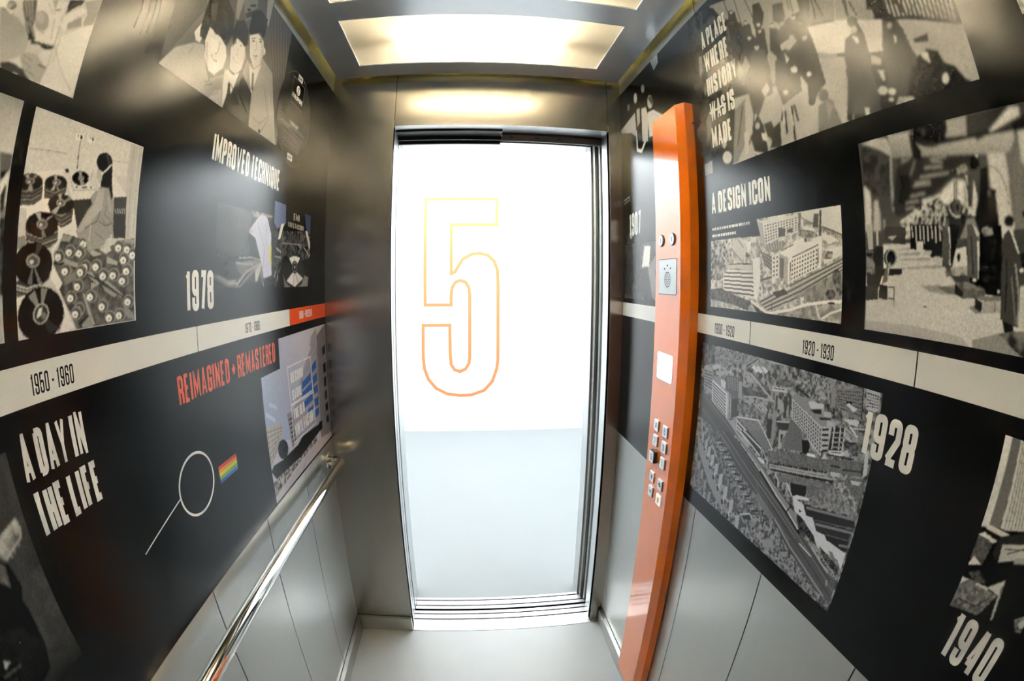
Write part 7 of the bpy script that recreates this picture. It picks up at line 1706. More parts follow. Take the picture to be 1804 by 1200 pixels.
pic.run([
  ('f',178),
  ('x',130,215,7,[(481,255.5),(-27,189),(-26.5,-13.5),(477.5,-68.5)]),
  ('p',208,[(115,181.5),(-26,182),(-22.5,132.5),(50,153),(93,165.5)]),
  ('l',120,2,[(106,170.5),(80.5,161),(59.5,150)]),
  ('p',203,[(251.5,177.5),(116.5,178.5),(117,146),(155.5,142.5),(222,130.5),(240,134.5)]),
  ('p',165,[(251.5,177.5),(232,172.5),(222,131.5),(240.5,132.5),(250.5,162)]),
  ('w',72,12,6,0.55,0.5,[(227,168.5),(118.5,174),(119.5,149.5),(223.5,133)]),
  ('p',80,[(178.5,159.5),(155,156.5),(157,142.5),(177.5,141)]),
  ('p',80,[(149.5,154),(133.5,156),(134,147),(150,148)]),
  ('x',80,160,5,[(115,151.5),(75,147),(60,137),(75.5,134),(117.5,140)]),
  ('p',215,[(106.5,157),(74.5,151),(67,144.5),(100.5,150.5)]),
  ('p',62,[(55,179.5),(49.5,179),(53.5,135.5),(58.5,136)]),
  ('p',85,[(70,175),(57,173),(60.5,150.5),(75.5,152)]),
  ('p',110,[(115,180.5),(106.5,179.5),(110.5,147),(115.5,147.5)]),
  ('p',120,[(222,131),(163,135),(155,128),(185.5,112.5),(216,117.5)]),
  ('l',190,2,[(216,131),(206.5,115.5)]),
  ('l',190,2,[(206.5,132),(198.5,117)]),
  ('l',190,2,[(197,132.5),(191,118.5)]),
  ('l',190,2,[(188,133.5),(183.5,120)]),
  ('l',190,2,[(179,134),(176,121)]),
  ('l',190,2,[(170,135),(168.5,122.5)]),
  ('p',95,[(241,119),(200,106.5),(200,79),(228,93.5)]),
  ('w',160,5,3,0.6,0.4,[(238,117),(201.5,105),(201.5,83.5),(232,97)]),
  ('p',218,[(200.5,108.5),(175.5,113),(177,68.5),(200.5,62)]),
  ('w',70,2,5,0.5,0.5,[(199,106.5),(177.5,110),(179.5,70),(199,67)]),
  ('p',165,[(176.5,110),(148.5,103.5),(150,57),(176.5,66.5)]),
  ('p',92,[(174.5,105),(161.5,102),(163,64),(175,69)]),
  ('p',226,[(145,101.5),(53.5,124),(56,86.5),(146,58.5),(150,57),(148.5,103.5)]),
  ('w',55,10,5,0.5,0.5,[(139.5,99.5),(62,118),(63.5,84.5),(140.5,61.5)]),
  ('l',70,3,[(141.5,95.5),(142.5,61.5)]),
  ('l',70,3,[(61,116.5),(63,89)]),
  ('p',230,[(176.5,112.5),(128,127),(63.5,130),(52,135),(52,123),(143.5,102),(149.5,104)]),
  ('l',95,2.5,[(135.5,103.5),(58,123.5)]),
  ('l',120,2,[(167,117.5),(131.5,126)]),
  ('w',70,9,1,0.5,0.8,[(167,118),(131.5,126.5),(131.5,124.5),(166.5,115.5)]),
  ('p',238,[(129.5,132),(103.5,136.5),(100.5,125),(128,121)]),
  ('p',226,[(75.5,134),(53,137),(50.5,127),(72.5,126)]),
  ('p',232,[(60,130),(50.5,129.5),(54.5,84.5),(60.5,84.5)]),
  ('p',70,[(99.5,136),(93,135),(93,128),(99.5,128.5)]),
  ('p',216,[(394.5,85.5),(265,79.5),(244.5,104),(243,53.5),(251,24),(326.5,33),(391,40)]),
  ('p',188,[(387,95.5),(274,96),(272,80),(394.5,85)]),
  ('l',60,2.5,[(387,95),(274,94.5)]),
  ('w',100,24,1,0.6,0.7,[(364,87),(307,85),(307,81.5),(364,83)]),
  ('l',84,3.6,[(387.5,77.5),(265,75)]),
  ('l',84,3.6,[(387.5,69.5),(265,66.5)]),
  ('l',84,3.6,[(387.5,61),(265,58)]),
  ('l',84,3.6,[(387,53),(264.5,49.5)]),
  ('l',84,3.6,[(387,45),(264,41)]),
  ('l',84,3.6,[(386.5,36.5),(264,32.5)]),
  ('p',224,[(270.5,104.5),(243.5,106.5),(241,53.5),(251.5,25),(263.5,28)]),
  ('w',110,1,4,0.6,0.5,[(241,97),(231.5,98),(231,66.5),(241,64.5)]),
  ('p',190,[(351.5,143),(313.5,148),(274,111.5),(328,99)]),
  ('p',80,[(295,119),(278,111.5),(287,106),(298,110)]),
  ('p',225,[(291,139.5),(275.5,140),(278,118.5),(289,119)]),
  ('l',110,3,[(356.5,129),(314,101)]),
  ('l',120,3,[(327.5,146.5),(304.5,128.5)]),
  ('x',70,190,6,[(450,149.5),(376,149.5),(352,109.5),(396.5,60.5),(450,60)]),
  ('x',120,215,6,[(244,57.5),(163.5,67),(150.5,53.5),(214.5,28.5),(247,31.5)]),
  ('l',80,4,[(240,62),(200.5,69)]),
  ('p',225,[(200.5,67),(188.5,67),(189,56.5),(200,56.5)]),
  ('x',150,205,8,[(448,18.5),(349,10.5),(286,0),(324,-4.5),(447,-2.5)]),
  ('x',48,95,7,[(449,39.5),(401.5,43.5),(340.5,30),(275,20),(279,0),(349,10),(448,17)]),
  ('p',150,[(247.5,21.5),(162.5,48),(0,101),(-1,80),(45.5,65),(134,34.5),(197.5,4),(215,4),(236,14.5)]),
  ('l',80,2.6,[(242,19.5),(128,59),(-0.5,98)]),
  ('l',182,2.6,[(237,17.5),(123,55.5),(-0.5,95.5)]),
  ('l',80,2.6,[(232,15),(118.5,52.5),(-0.5,93)]),
  ('l',182,2.6,[(227,13),(113.5,49.5),(-0.5,90.5)]),
  ('l',80,2.6,[(222.5,11),(109,46),(-0.5,87.5)]),
  ('l',182,2.6,[(217.5,9),(104,43),(-0.5,85)]),
  ('l',80,2.6,[(212.5,7),(99.5,40),(-0.5,82.5)]),
  ('l',182,2.6,[(207.5,5),(95,37),(-0.5,80)]),
  ('p',66,[(199.5,41),(155,47),(147.5,39),(184,31.5)]),
  ('p',205,[(159,49),(141.5,53.5),(141.5,49.5),(155.5,45)]),
  ('x',112,150,8,[(130.5,34),(40,69),(-0.5,80),(-1.5,37),(100,27.5)]),
  ('p',215,[(51.5,114.5),(-1,118.5),(-0.5,106),(46,90.5)]),
  ('x',80,170,6,[(50,113.5),(22.5,110),(25.5,99.5),(49,98)]),
  ('x',120,172,9,[(197.5,3),(93.5,23.5),(-1.5,35),(-4.5,-2.5),(160,-0.5)]),
  ('l',222,5,[(207,1.5),(146.5,10.5),(93.5,23.5),(38.5,31),(-2,34)]),
  ('l',205,4,[(66.5,24),(61.5,13.5),(54,2)]),
  ('l',205,4,[(51.5,2.5),(26,14.5),(-2.5,22.5)]),
  ('l',60,3,[(35.5,29.5),(18,30)]),
  ('x',48,105,6,[(3,70.5),(3.5,66),(5,62),(8,59),(11.5,57.5),(15.5,57),(19.5,58.5),(22.5,61.5),(24.5,65.5),(25.5,70),(24.5,74.5),(23,78.5),(20,81.5),(16,83),(12,83),(8.5,81.5),(5.5,78.5),(3.5,75)]),
  ('x',55,110,6,[(16,44.5),(16.5,42),(19,39.5),(22,37.5),(26.5,36.5),(31,36.5),(35,37),(38.5,38.5),(41,41),(42,43.5),(41.5,46),(39,48.5),(35.5,50),(31.5,51),(27,51.5),(22.5,50.5),(19,49),(17,47)]),
  ('x',70,140,6,[(-0.5,52.5),(0,47.5),(1.5,43.5),(4,40),(7,38.5),(10.5,38.5),(13.5,40),(16.5,43),(18.5,47),(19,51.5),(18.5,56.5),(17,60.5),(14.5,64),(11.5,65.5),(8,65.5),(5,64),(2,61),(0.5,57)]),
  ('l',218,5,[(274,21),(246,11.5),(212,0.5)]),
  ('p',66,[(270.5,16),(237,4.5),(213,-1),(249,-1.5)]),
  ('p',150,[(282,12),(267,8),(262,-0.5),(286,0)]),
  ('l',82,3,[(47,150.5),(-1,135)]),
  ('w',90,10,1,0.5,0.7,[(47,148.5),(-0.5,133.5),(0,128.5),(47.5,143)]),
  ('p',216,[(50.5,142),(7,127),(33.5,124),(51,132.5)]),
  ('l',150,2,[(51.5,120),(5,123.5)]),
  ('l',60,1.5,[(42,72.5),(43,52.5)]),
  ('l',90,1.5,[(199,25),(198.5,4)]),
  ('p',220,[(110.5,35),(100.5,36.5),(100.5,30),(108.5,28.5)]),
  ('p',14,[(481,255.5),(248,222.5),(252,178),(239.5,147.5),(327,150),(450,150.5),(486.5,146.5)]),
  ('b',0.6),
  ('n',0.05,1.4),
])
photo_mesh('photo_print', pic, 'R', 0.564, 1.394, gr, 'black and white aerial photograph of white factory blocks beside a railway')
pic = Picture(319.5, 272.5, 1.1, 24)
pic.run([
  ('f',58),
  ('g',165,120,[(252.5,273),(206,269),(210,235),(249.5,239),(252.5,254.5)],(227,270),(233.5,237)),
  ('p',172,[(311.5,270.5),(282,273.5),(256,268.5),(251,249.5),(251,241.5)]),
  ('l',60,3,[(306.5,268),(273.5,253.5),(254,241.5)]),
  ('g',178,140,[(200,255.5),(172.5,241.5),(110.5,242.5),(27.5,244),(34.5,219),(67.5,220),(189.5,232.5),(208,239.5)],(129,250),(134,227.5)),
  ('p',150,[(135.5,272),(100,271.5),(106.5,246.5),(149,251.5)]),
  ('p',20,[(137.5,261.5),(141.5,253.5),(149,247),(159,243),(170.5,241.5),(182.5,243.5),(193.5,248),(201.5,255.5),(206,264.5),(206,274),(202,282.5),(193.5,289.5),(182.5,293.5),(170.5,294),(158.5,291.5),(148,286.5),(141,279),(137,270.5)]),
  ('p',60,[(184.5,267),(179.5,267.5),(180.5,260),(184,260.5)]),
  ('l',45,3,[(199,261.5),(184,249.5),(163.5,245)]),
  ('p',204,[(69,248),(27.5,270.5),(12.5,268.5),(14,259),(65,246)]),
  ('p',42,[(102,270.5),(28,270.5),(69.5,246.5),(78.5,241),(91,238),(94,246),(106.5,248)]),
  ('p',206,[(77.5,222),(48.5,219),(50.5,149),(51.5,124.5),(72.5,124.5),(72,162.5),(79,180.5)]),
  ('p',104,[(49,219.5),(39,221.5),(23,243.5),(18.5,202),(29.5,130.5),(49.5,132.5),(50,161.5)]),
  ('p',190,[(22.5,242.5),(7.5,243.5),(19.5,197),(24.5,207.5)]),
  ('p',22,[(31,252),(2.5,260),(7.5,243.5),(29,245)]),
  ('l',14,5,[(154.5,247.5),(90,245),(9.5,244)]),
  ('p',34,[(315,267.5),(254,241.5),(259.5,185.5),(315.5,196.5)]),
  ('x',26,60,10,[(315,266),(254,240),(261,186),(315,196.5)]),
  ('p',60,[(303,190.5),(244,183),(248,143),(305,139.5)]),
  ('p',188,[(316,208.5),(303.5,195.5),(304.5,139),(319,140)]),
  ('p',172,[(297,183),(288,182.5),(285.5,140),(301,140.5)]),
  ('p',150,[(288,169),(284.5,169),(285,141.5),(289,142)]),
  ('p',140,[(279.5,156),(276,155.5),(276,141.5),(279.5,141.5)]),
  ('l',152,3.5,[(252.5,241.5),(257,206.5),(257.5,165.5)]),
  ('l',150,3,[(252.5,243),(256.5,252),(271.5,264.5)]),
  ('p',40,[(240.5,238),(231.5,237),(232.5,229),(242,229.5)]),
  ('p',110,[(231.5,235),(213.5,233),(215,226.5),(233,227)]),
  ('p',28,[(242.5,226),(204.5,234),(105,223.5),(106,210),(145,199.5),(201.5,169.5),(251.5,155),(258.5,174)]),
  ('l',128,3.2,[(200.5,206),(173,205),(146,206)]),
  ('l',128,3.2,[(215.5,195),(198,195.5),(181,195.5)]),
  ('l',128,3.2,[(221.5,182),(193,184)]),
  ('l',128,3.2,[(232.5,166),(214,167.5)]),
  ('l',128,3.2,[(177.5,227),(148.5,226)]),
  ('l',128,3.2,[(190.5,217),(157,214.5)]),
  ('l',128,3.2,[(210.5,199),(182.5,199.5)]),
  ('l',128,3.2,[(176,224),(156,220)]),
  ('l',128,3.2,[(231.5,174),(205,175)]),
  ('l',90,4,[(205.5,229.5),(218,209.5)]),
  ('p',12,[(210.5,270),(205.5,262.5),(197,248.5),(190.5,239.5),(194.5,229.5),(209,233.5),(211,247.5)]),
  ('p',14,[(240,214),(218,209.5),(221,187),(236,173),(247,175.5),(237.5,198)]),
  ('p',218,[(162,184.5),(140,196),(121.5,193.5),(124.5,165),(154,166),(166,170)]),
  ('p',205,[(200.5,176),(179.5,177.5),(164,182),(164,167.5),(197.5,165.5)]),
  ('b',1.6),
  ('x',12,205,5,[(246,150.5),(206,167),(167,177.5),(155,153),(153.5,124.5),(242,127)]),
  ('x',10,90,6,[(216,155),(153.5,153),(154,124.5),(218,126)]),
  ('p',34,[(154,167),(142.5,171.5),(132,168.5),(126,151.5),(126.5,124),(155.5,124.5)]),
  ('l',190,2,[(124.5,164.5),(126,160),(128.5,156),(131.5,153.5),(135.5,151.5),(140,151),(144,152),(147.5,154),(150.5,157.5),(152,161.5),(152,166),(151,170.5),(148.5,174.5),(145,177.5),(140.5,179),(136.5,179.5),(132.5,178.5),(129,176.5),(126,173),(125,169),(124.5,164.5)]),
  ('p',90,[(131,162.5),(131.5,159.5),(133.5,156.5),(135.5,154.5),(138.5,153.5),(141,154),(143.5,155),(145.5,157.5),(146.5,160.5),(146.5,163.5),(145.5,167),(144,169.5),(141.5,171.5),(138.5,172.5),(136,172.5),(133.5,171),(132,169),(131,166)]),
  ('p',24,[(135,161.5),(135.5,159.5),(136,158),(137,157),(138,156.5),(139,156.5),(139.5,157),(140,158.5),(140.5,160),(140.5,162),(140,164),(139.5,165.5),(138.5,166.5),(137.5,167),(136.5,167),(136,166.5),(135,165),(135,163.5)]),
  ('l',185,1.6,[(211.5,154.5),(213,150),(215,146.5),(217,145),(219,145),(220.5,147),(220.5,151),(220,155.5),(218.5,160),(216.5,163),(214.5,165),(212.5,164.5),(211,162.5),(211,159),(211.5,154.5)]),
  ('l',185,1.6,[(193.5,159),(195,155.5),(197,152.5),(199,151),(201,151.5),(202.5,153.5),(203,156.5),(202.5,160.5),(201.5,164),(199.5,167),(197,168),(195,168),(193.5,166),(193,163),(193.5,159)]),
  ('l',185,1.6,[(183.5,153),(185,148.5),(187,145),(189.5,143.5),(191.5,144),(193,146),(193.5,149.5),(193,154),(191.5,158),(189,161.5),(187,163),(185,163),(183.5,160.5),(183,157),(183.5,153)]),
  ('l',185,1.6,[(169,156),(170.5,152.5),(172.5,149.5),(174.5,148),(176.5,148),(178,150),(178.5,153.5),(178,157.5),(176.5,161.5),(174.5,164.5),(172,166),(170,165.5),(169,163.5),(168.5,160),(169,156)]),
  ('l',185,1.6,[(203,146.5),(205,141.5),(207,137.5),(209.5,135.5),(211.5,136),(213,138.5),(213,142.5),(212.5,147.5),(211,152.5),(208.5,156.5),(206,158.5),(204,158),(203,155.5),(202.5,151.5),(203,146.5)]),
  ('l',185,1.6,[(178,142.5),(179.5,137),(182,133),(184.5,130.5),(186.5,131),(188.5,133.5),(188.5,138),(188,143.5),(186,149),(183.5,153.5),(181,155.5),(179,155),(177.5,152.5),(177,148),(178,142.5)]),
  ('l',185,1.6,[(161.5,147.5),(163.5,142.5),(165.5,139),(167.5,137),(169.5,137.5),(171,139.5),(171,143.5),(170.5,148.5),(169,153),(166.5,157),(164.5,159),(162.5,158.5),(161.5,156),(161,152.5),(161.5,147.5)]),
  ('l',185,1.6,[(188.5,138.5),(190,134),(192.5,130),(195,128),(197,128),(198.5,130.5),(199,134.5),(198.5,139.5),(197,144.5),(194.5,148.5),(192,150.5),(190,150),(188.5,147.5),(188,143.5),(188.5,138.5)]),
  ('p',204,[(104.5,197.5),(102,173),(108.5,150.5),(115,151)]),
  ('p',180,[(119.5,199),(115.5,200),(119.5,159.5),(123,159.5)]),
  ('l',48,2.4,[(139,195),(144,158)]),
  ('l',48,2.4,[(135,195),(138.5,171.5)]),
  ('l',48,2.4,[(110.5,199.5),(121.5,159.5)]),
  ('l',48,2.4,[(105.5,199),(101.5,171.5)]),
  ('l',48,2.4,[(120,197.5),(114,156.5)]),
  ('l',198,2.4,[(120.5,192),(120.5,159.5)]),
  ('p',14,[(105.5,222.5),(93,222.5),(92,208.5),(101,204),(110.5,205)]),
  ('p',190,[(99.5,222.5),(92.5,223),(94,218)]),
  ('x',15,150,6,[(142,208),(117,214),(110.5,205),(127.5,199.5)]),
  ('p',13,[(93,205.5),(79.5,207.5),(82,182.5),(71.5,179),(72,162.5),(70.5,123.5),(109.5,124),(109,153.5),(100.5,173)]),
  ('p',80,[(80.5,175.5),(81,174.5),(81.5,173),(82,172.5),(82.5,172),(83.5,172),(84,172.5),(84,173.5),(84.5,174.5),(84.5,176),(84,177),(83.5,178.5),(83,179),(82,179.5),(81.5,179.5),(81,179),(80.5,178),(80.5,177)]),
  ('p',120,[(123,147.5),(111,148.5),(105,131),(99.5,124),(137,124.5),(127.5,138.5)]),
  ('p',200,[(119.5,160.5),(113.5,160.5),(114.5,154),(120.5,152.5)]),
  ('p',24,[(133.5,157.5),(124.5,151.5),(127.5,141),(134.5,144)]),
  ('p',185,[(99.5,135),(90,137.5),(88.5,132),(98,131)]),
  ('p',192,[(46.5,138.5),(47,136.5),(47.5,135),(49,133.5),(50.5,133),(52,133),(53.5,134),(55,135),(55.5,136.5),(55.5,138.5),(55,140.5),(54,142),(52.5,143),(51,144),(49.5,143.5),(48,143),(47,142),(46.5,140)]),
  ('p',24,[(47,143),(48,140.5),(49.5,138.5),(51.5,137),(54.5,136.5),(57.5,136.5),(60,137.5),(62,139),(63,141),(63.5,143.5),(62.5,145.5),(61,147.5),(58.5,149),(56,149.5),(53,149.5),(50.5,149),(48.5,147),(47.5,145)]),
  ('p',44,[(68,122.5),(64.5,127),(57.5,133),(47,130.5),(44.5,122.5)]),
  ('p',196,[(58.5,130.5),(54,130.5),(50.5,123.5),(55,123.5)]),
  ('l',110,1.6,[(79.5,207),(69,205),(61,197),(54.5,180.5),(53.5,161)]),
  ('p',30,[(47,133),(29.5,134),(30,129),(45.5,130.5)]),
  ('p',20,[(34,153.5),(27,153),(28,146),(34,147.5)]),
  ('g',188,206,[(317.5,34),(319,76),(281,120.5),(201,120.5),(164.5,90),(147,73),(113.5,59),(32,74.5),(26,-1.5),(318.5,-3.5)],(271.5,110.5),(153,21.5)),
  ('a',60,0.55,[(251.5,112.5),(227,115.5),(227,111),(251.5,111)]),
  ('a',60,0.55,[(251.5,107),(208.5,109.5),(208.5,105),(251.5,105.5)]),
  ('a',60,0.55,[(251.5,99.5),(190.5,102),(190.5,98),(251.5,98)]),
  ('a',60,0.55,[(247,88),(168.5,93.5),(168.5,89.5),(247,86.5)]),
  ('a',60,0.55,[(209,66),(177.5,68.5),(145,66),(144.5,57),(190.5,59)]),
  ('b',1),
  ('a',50,0.6,[(114,8.5),(61.5,23.5),(29.5,23.5),(26,-3),(112.5,-2.5)]),
  ('a',110,0.35,[(320,12.5),(220,15),(130.5,9.5),(112.5,-4),(318.5,-3.5)]),
  ('p',90,[(196,40.5),(196,40),(196.5,39.5),(197.5,39),(198.5,38.5),(199.5,38.5),(200.5,38.5),(201.5,39),(202,39.5),(202.5,40),(202,40.5),(201.5,41),(200.5,41.5),(199.5,41.5),(198.5,41.5),(197.5,41.5),(196.5,41.5),(196,41)]),
  ('p',36,[(319,113),(297,119.5),(281,117.5),(281.5,87),(244,87.5),(243.5,79.5),(284.5,76),(296.5,49),(316.5,41)]),
  ('x',20,120,7,[(318.5,113),(300,111),(300,79.5),(319,77.5)]),
  ('p',30,[(282.5,103.5),(283,99),(285,95),(288,92),(291.5,90.5),(295.5,90.5),(299,92),(302,95),(304,99),(304.5,104),(303.5,108.5),(301.5,113),(298.5,116),(295,117.5),(291,117.5),(287.5,115.5),(285,112.5),(283,108.5)]),
  ('p',22,[(254,101.5),(255,97.5),(257.5,93.5),(261,91),(265.5,89.5),(270,89.5),(274.5,91),(278,93.5),(280.5,97.5),(281,101.5),(280.5,106),(278,109.5),(274,112.5),(269.5,114),(265,114),(260.5,112),(257,109.5),(255,105.5)]),
  ('l',130,2.4,[(256,102),(256.5,98.5),(258,95.5),(260.5,93),(263,91.5),(266,91),(269,91.5),(272,93),(274.5,95.5),(275.5,98.5),(276,102),(275.5,105.5),(274,108.5),(271.5,111),(269,112.5),(265.5,113),(262.5,112.5),(260,111),(258,108.5),(256.5,105.5),(256,102)]),
  ('p',86,[(273.5,95),(266.5,96),(273.5,69.5),(285.5,65.5),(281.5,76.5)]),
  ('p',150,[(271.5,93.5),(267.5,95.5),(272.5,73.5),(274,71.5)]),
  ('p',26,[(290,66),(272.5,63.5),(273,44.5),(292,45.5)]),
  ('l',60,2.2,[(271.5,62),(260,62.5),(259.5,47),(271,46.5)]),
  ('l',70,1.6,[(259.5,47),(258.5,36.5)]),
  ('p',44,[(324,61.5),(292,64.5),(292.5,44),(318,41)]),
  ('p',158,[(317.5,150.5),(304,149.5),(303.5,113.5),(313,114)]),
  ('p',160,[(295.5,149),(291,149),(291,119.5),(295.5,119.5)]),
  ('p',46,[(277.5,144.5),(235,142.5),(236.5,119.5),(256,120),(278.5,127.5)]),
  ('p',150,[(273,130.5),(253,131.5),(263,125.5)]),
  ('p',22,[(226,145),(199.5,144),(201,111),(227.5,112.5)]),
  ('p',24,[(199.5,144),(174.5,143),(166.5,130.5),(170,104.5),(188,101.5),(201.5,112.5)]),
  ('p',192,[(215,122),(203,122),(203.5,111),(216,111)]),
  ('p',172,[(199.5,111),(187.5,110.5),(190.5,104.5),(204.5,105.5)]),
  ('p',184,[(179.5,103.5),(163.5,100),(164,90),(188.5,97.5)]),
  ('l',170,2,[(223,143.5),(222,127.5)]),
  ('l',170,2,[(215.5,143),(215,121.5)]),
  ('l',170,2,[(208,143),(207.5,124.5)]),
  ('l',170,2,[(201,142.5),(200.5,119)]),
  ('l',170,2,[(193.5,142),(193,122)]),
  ('l',170,2,[(186.5,142),(185.5,125.5)]),
  ('l',170,2,[(179,141.5),(179,120)]),
  ('l',170,2,[(172,141.5),(171.5,123)]),
  ('p',68,[(166.5,142.5),(153.5,133),(154,91.5),(169,91)]),
  ('l',170,3,[(155.5,139),(153.5,115.5),(155.5,93)]),
  ('p',22,[(153,142),(136,141.5),(142,121),(151,96),(155,94.5)]),
  ('p',206,[(144.5,112),(127,115.5),(126,82),(156,81),(151,92)]),
  ('p',28,[(137,103),(137.5,101),(138,99.5),(139,98),(140,97.5),(141,97.5),(142,98),(142.5,99.5),(143,101),(143.5,102.5),(143,104.5),(142.5,106),(141.5,107),(140.5,108),(139.5,108),(138.5,107.5),(137.5,106),(137,104.5)]),
  ('x',90,170,8,[(160,90),(126.5,92.5),(126.5,82),(160,80)]),
  ('a',30,0.7,[(164.5,85),(155.5,91.5),(151.5,80),(162,79)]),
  ('p',76,[(124,141),(111.5,140.5),(104.5,120.5),(106,77),(114,74),(126.5,80.5)]),
  ('l',190,3,[(106.5,121.5),(106.5,95.5),(107.5,79)]),
  ('l',40,3,[(117.5,126.5),(117,82.5)]),
  ('p',14,[(122.5,80),(105.5,77.5),(107.5,69),(122,71)]),
  ('p',210,[(111,77),(111.5,76.5),(112,76),(112.5,75.5),(113.5,75),(114.5,75),(115.5,75.5),(116,75.5),(116.5,76),(117,76.5),(117,77.5),(116.5,78),(115.5,78.5),(114.5,78.5),(113.5,78.5),(112.5,78.5),(112,78),(111.5,77.5)]),
  ('p',180,[(114.5,141),(109.5,138),(104,129),(108.5,126.5)]),
  ('x',72,112,8,[(147.5,73),(124,74),(95.5,65.5),(97,57),(134,54.5)]),
  ('p',24,[(147.5,72.5),(133,62),(133.5,54.5),(147,59)]),
  ('a',40,0.6,[(177.5,65.5),(147,70),(146.5,59),(159.5,59)]),
  ('p',10,[(104,129),(91.5,134.5),(67.5,139.5),(70.5,61.5),(95.5,61),(98,68),(108,71.5)]),
  ('p',190,[(73,66),(73,65.5),(73.5,65),(74,64.5),(74.5,64),(75.5,64),(76,64),(76.5,64.5),(77,65),(77,66),(77,66.5),(76.5,67.5),(76,68),(75.5,68),(75,68),(74,68),(73.5,67.5),(73.5,67)]),
  ('x',30,150,8,[(99.5,134.5),(83.5,136),(82,129),(98.5,126.5)]),
  ('p',168,[(101.5,53),(69.5,60),(69,43),(101,40)]),
  ('p',22,[(113.5,57.5),(101,52.5),(101.5,40),(113,44.5)]),
  ('p',108,[(113.5,56.5),(97.5,59.5),(69.5,61.5),(69.5,56.5),(95.5,53.5)]),
  ('a',40,0.7,[(123.5,45.5),(113,48),(100.5,40),(112.5,39)]),
  ('l',90,1.6,[(80.5,55.5),(80,43.5)]),
  ('p',54,[(64.5,128.5),(56,134),(47,128.5),(35,107.5),(33.5,101),(46.5,103.5),(41,91),(42,58.5),(42.5,29.5),(54.5,31),(71,36),(70.5,89.5),(67.5,110)]),
  ('p',186,[(53.5,129.5),(50.5,130),(41.5,108.5),(44.5,108.5)]),
  ('p',196,[(56.5,133.5),(50.5,134),(49.5,128.5),(53.5,129.5)]),
  ('l',120,3,[(48.5,97),(42.5,58.5),(44.5,32.5)]),
  ('l',96,2.4,[(55,83.5),(47,32)]),
  ('l',30,2.4,[(62,102),(63.5,43.5)]),
  ('p',14,[(67.5,35),(50.5,31.5),(48,25),(63.5,22)]),
  ('p',56,[(44.5,132.5),(29.5,135),(31.5,110),(40.5,109.5)]),
  ('p',190,[(40.5,72.5),(32,74.5),(29.5,27),(42.5,29.5)]),
  ('p',20,[(41,107.5),(31.5,110.5),(32,93.5),(38.5,92)]),
  ('p',210,[(35.5,90.5),(36,89.5),(36.5,89),(37.5,88),(38.5,88),(39.5,88),(40.5,88),(41,88.5),(41.5,89.5),(42,90),(41.5,91),(41,91.5),(40,92),(39,92.5),(38,92.5),(37,92.5),(36.5,92),(36,91)]),
  ('x',36,122,12,[(71,20),(48,25.5),(29.5,27.5),(26,-3),(50.5,7.5)]),
  ('b',0.75),
  ('n',0.07,1.5),
])
photo_mesh('photo_print', pic, 'R', 0.19, 1.3915, gr, 'black and white photograph of workers along a hall of belt-driven machines')
pic = Picture(589.0, 366.0, 1.3, 25)
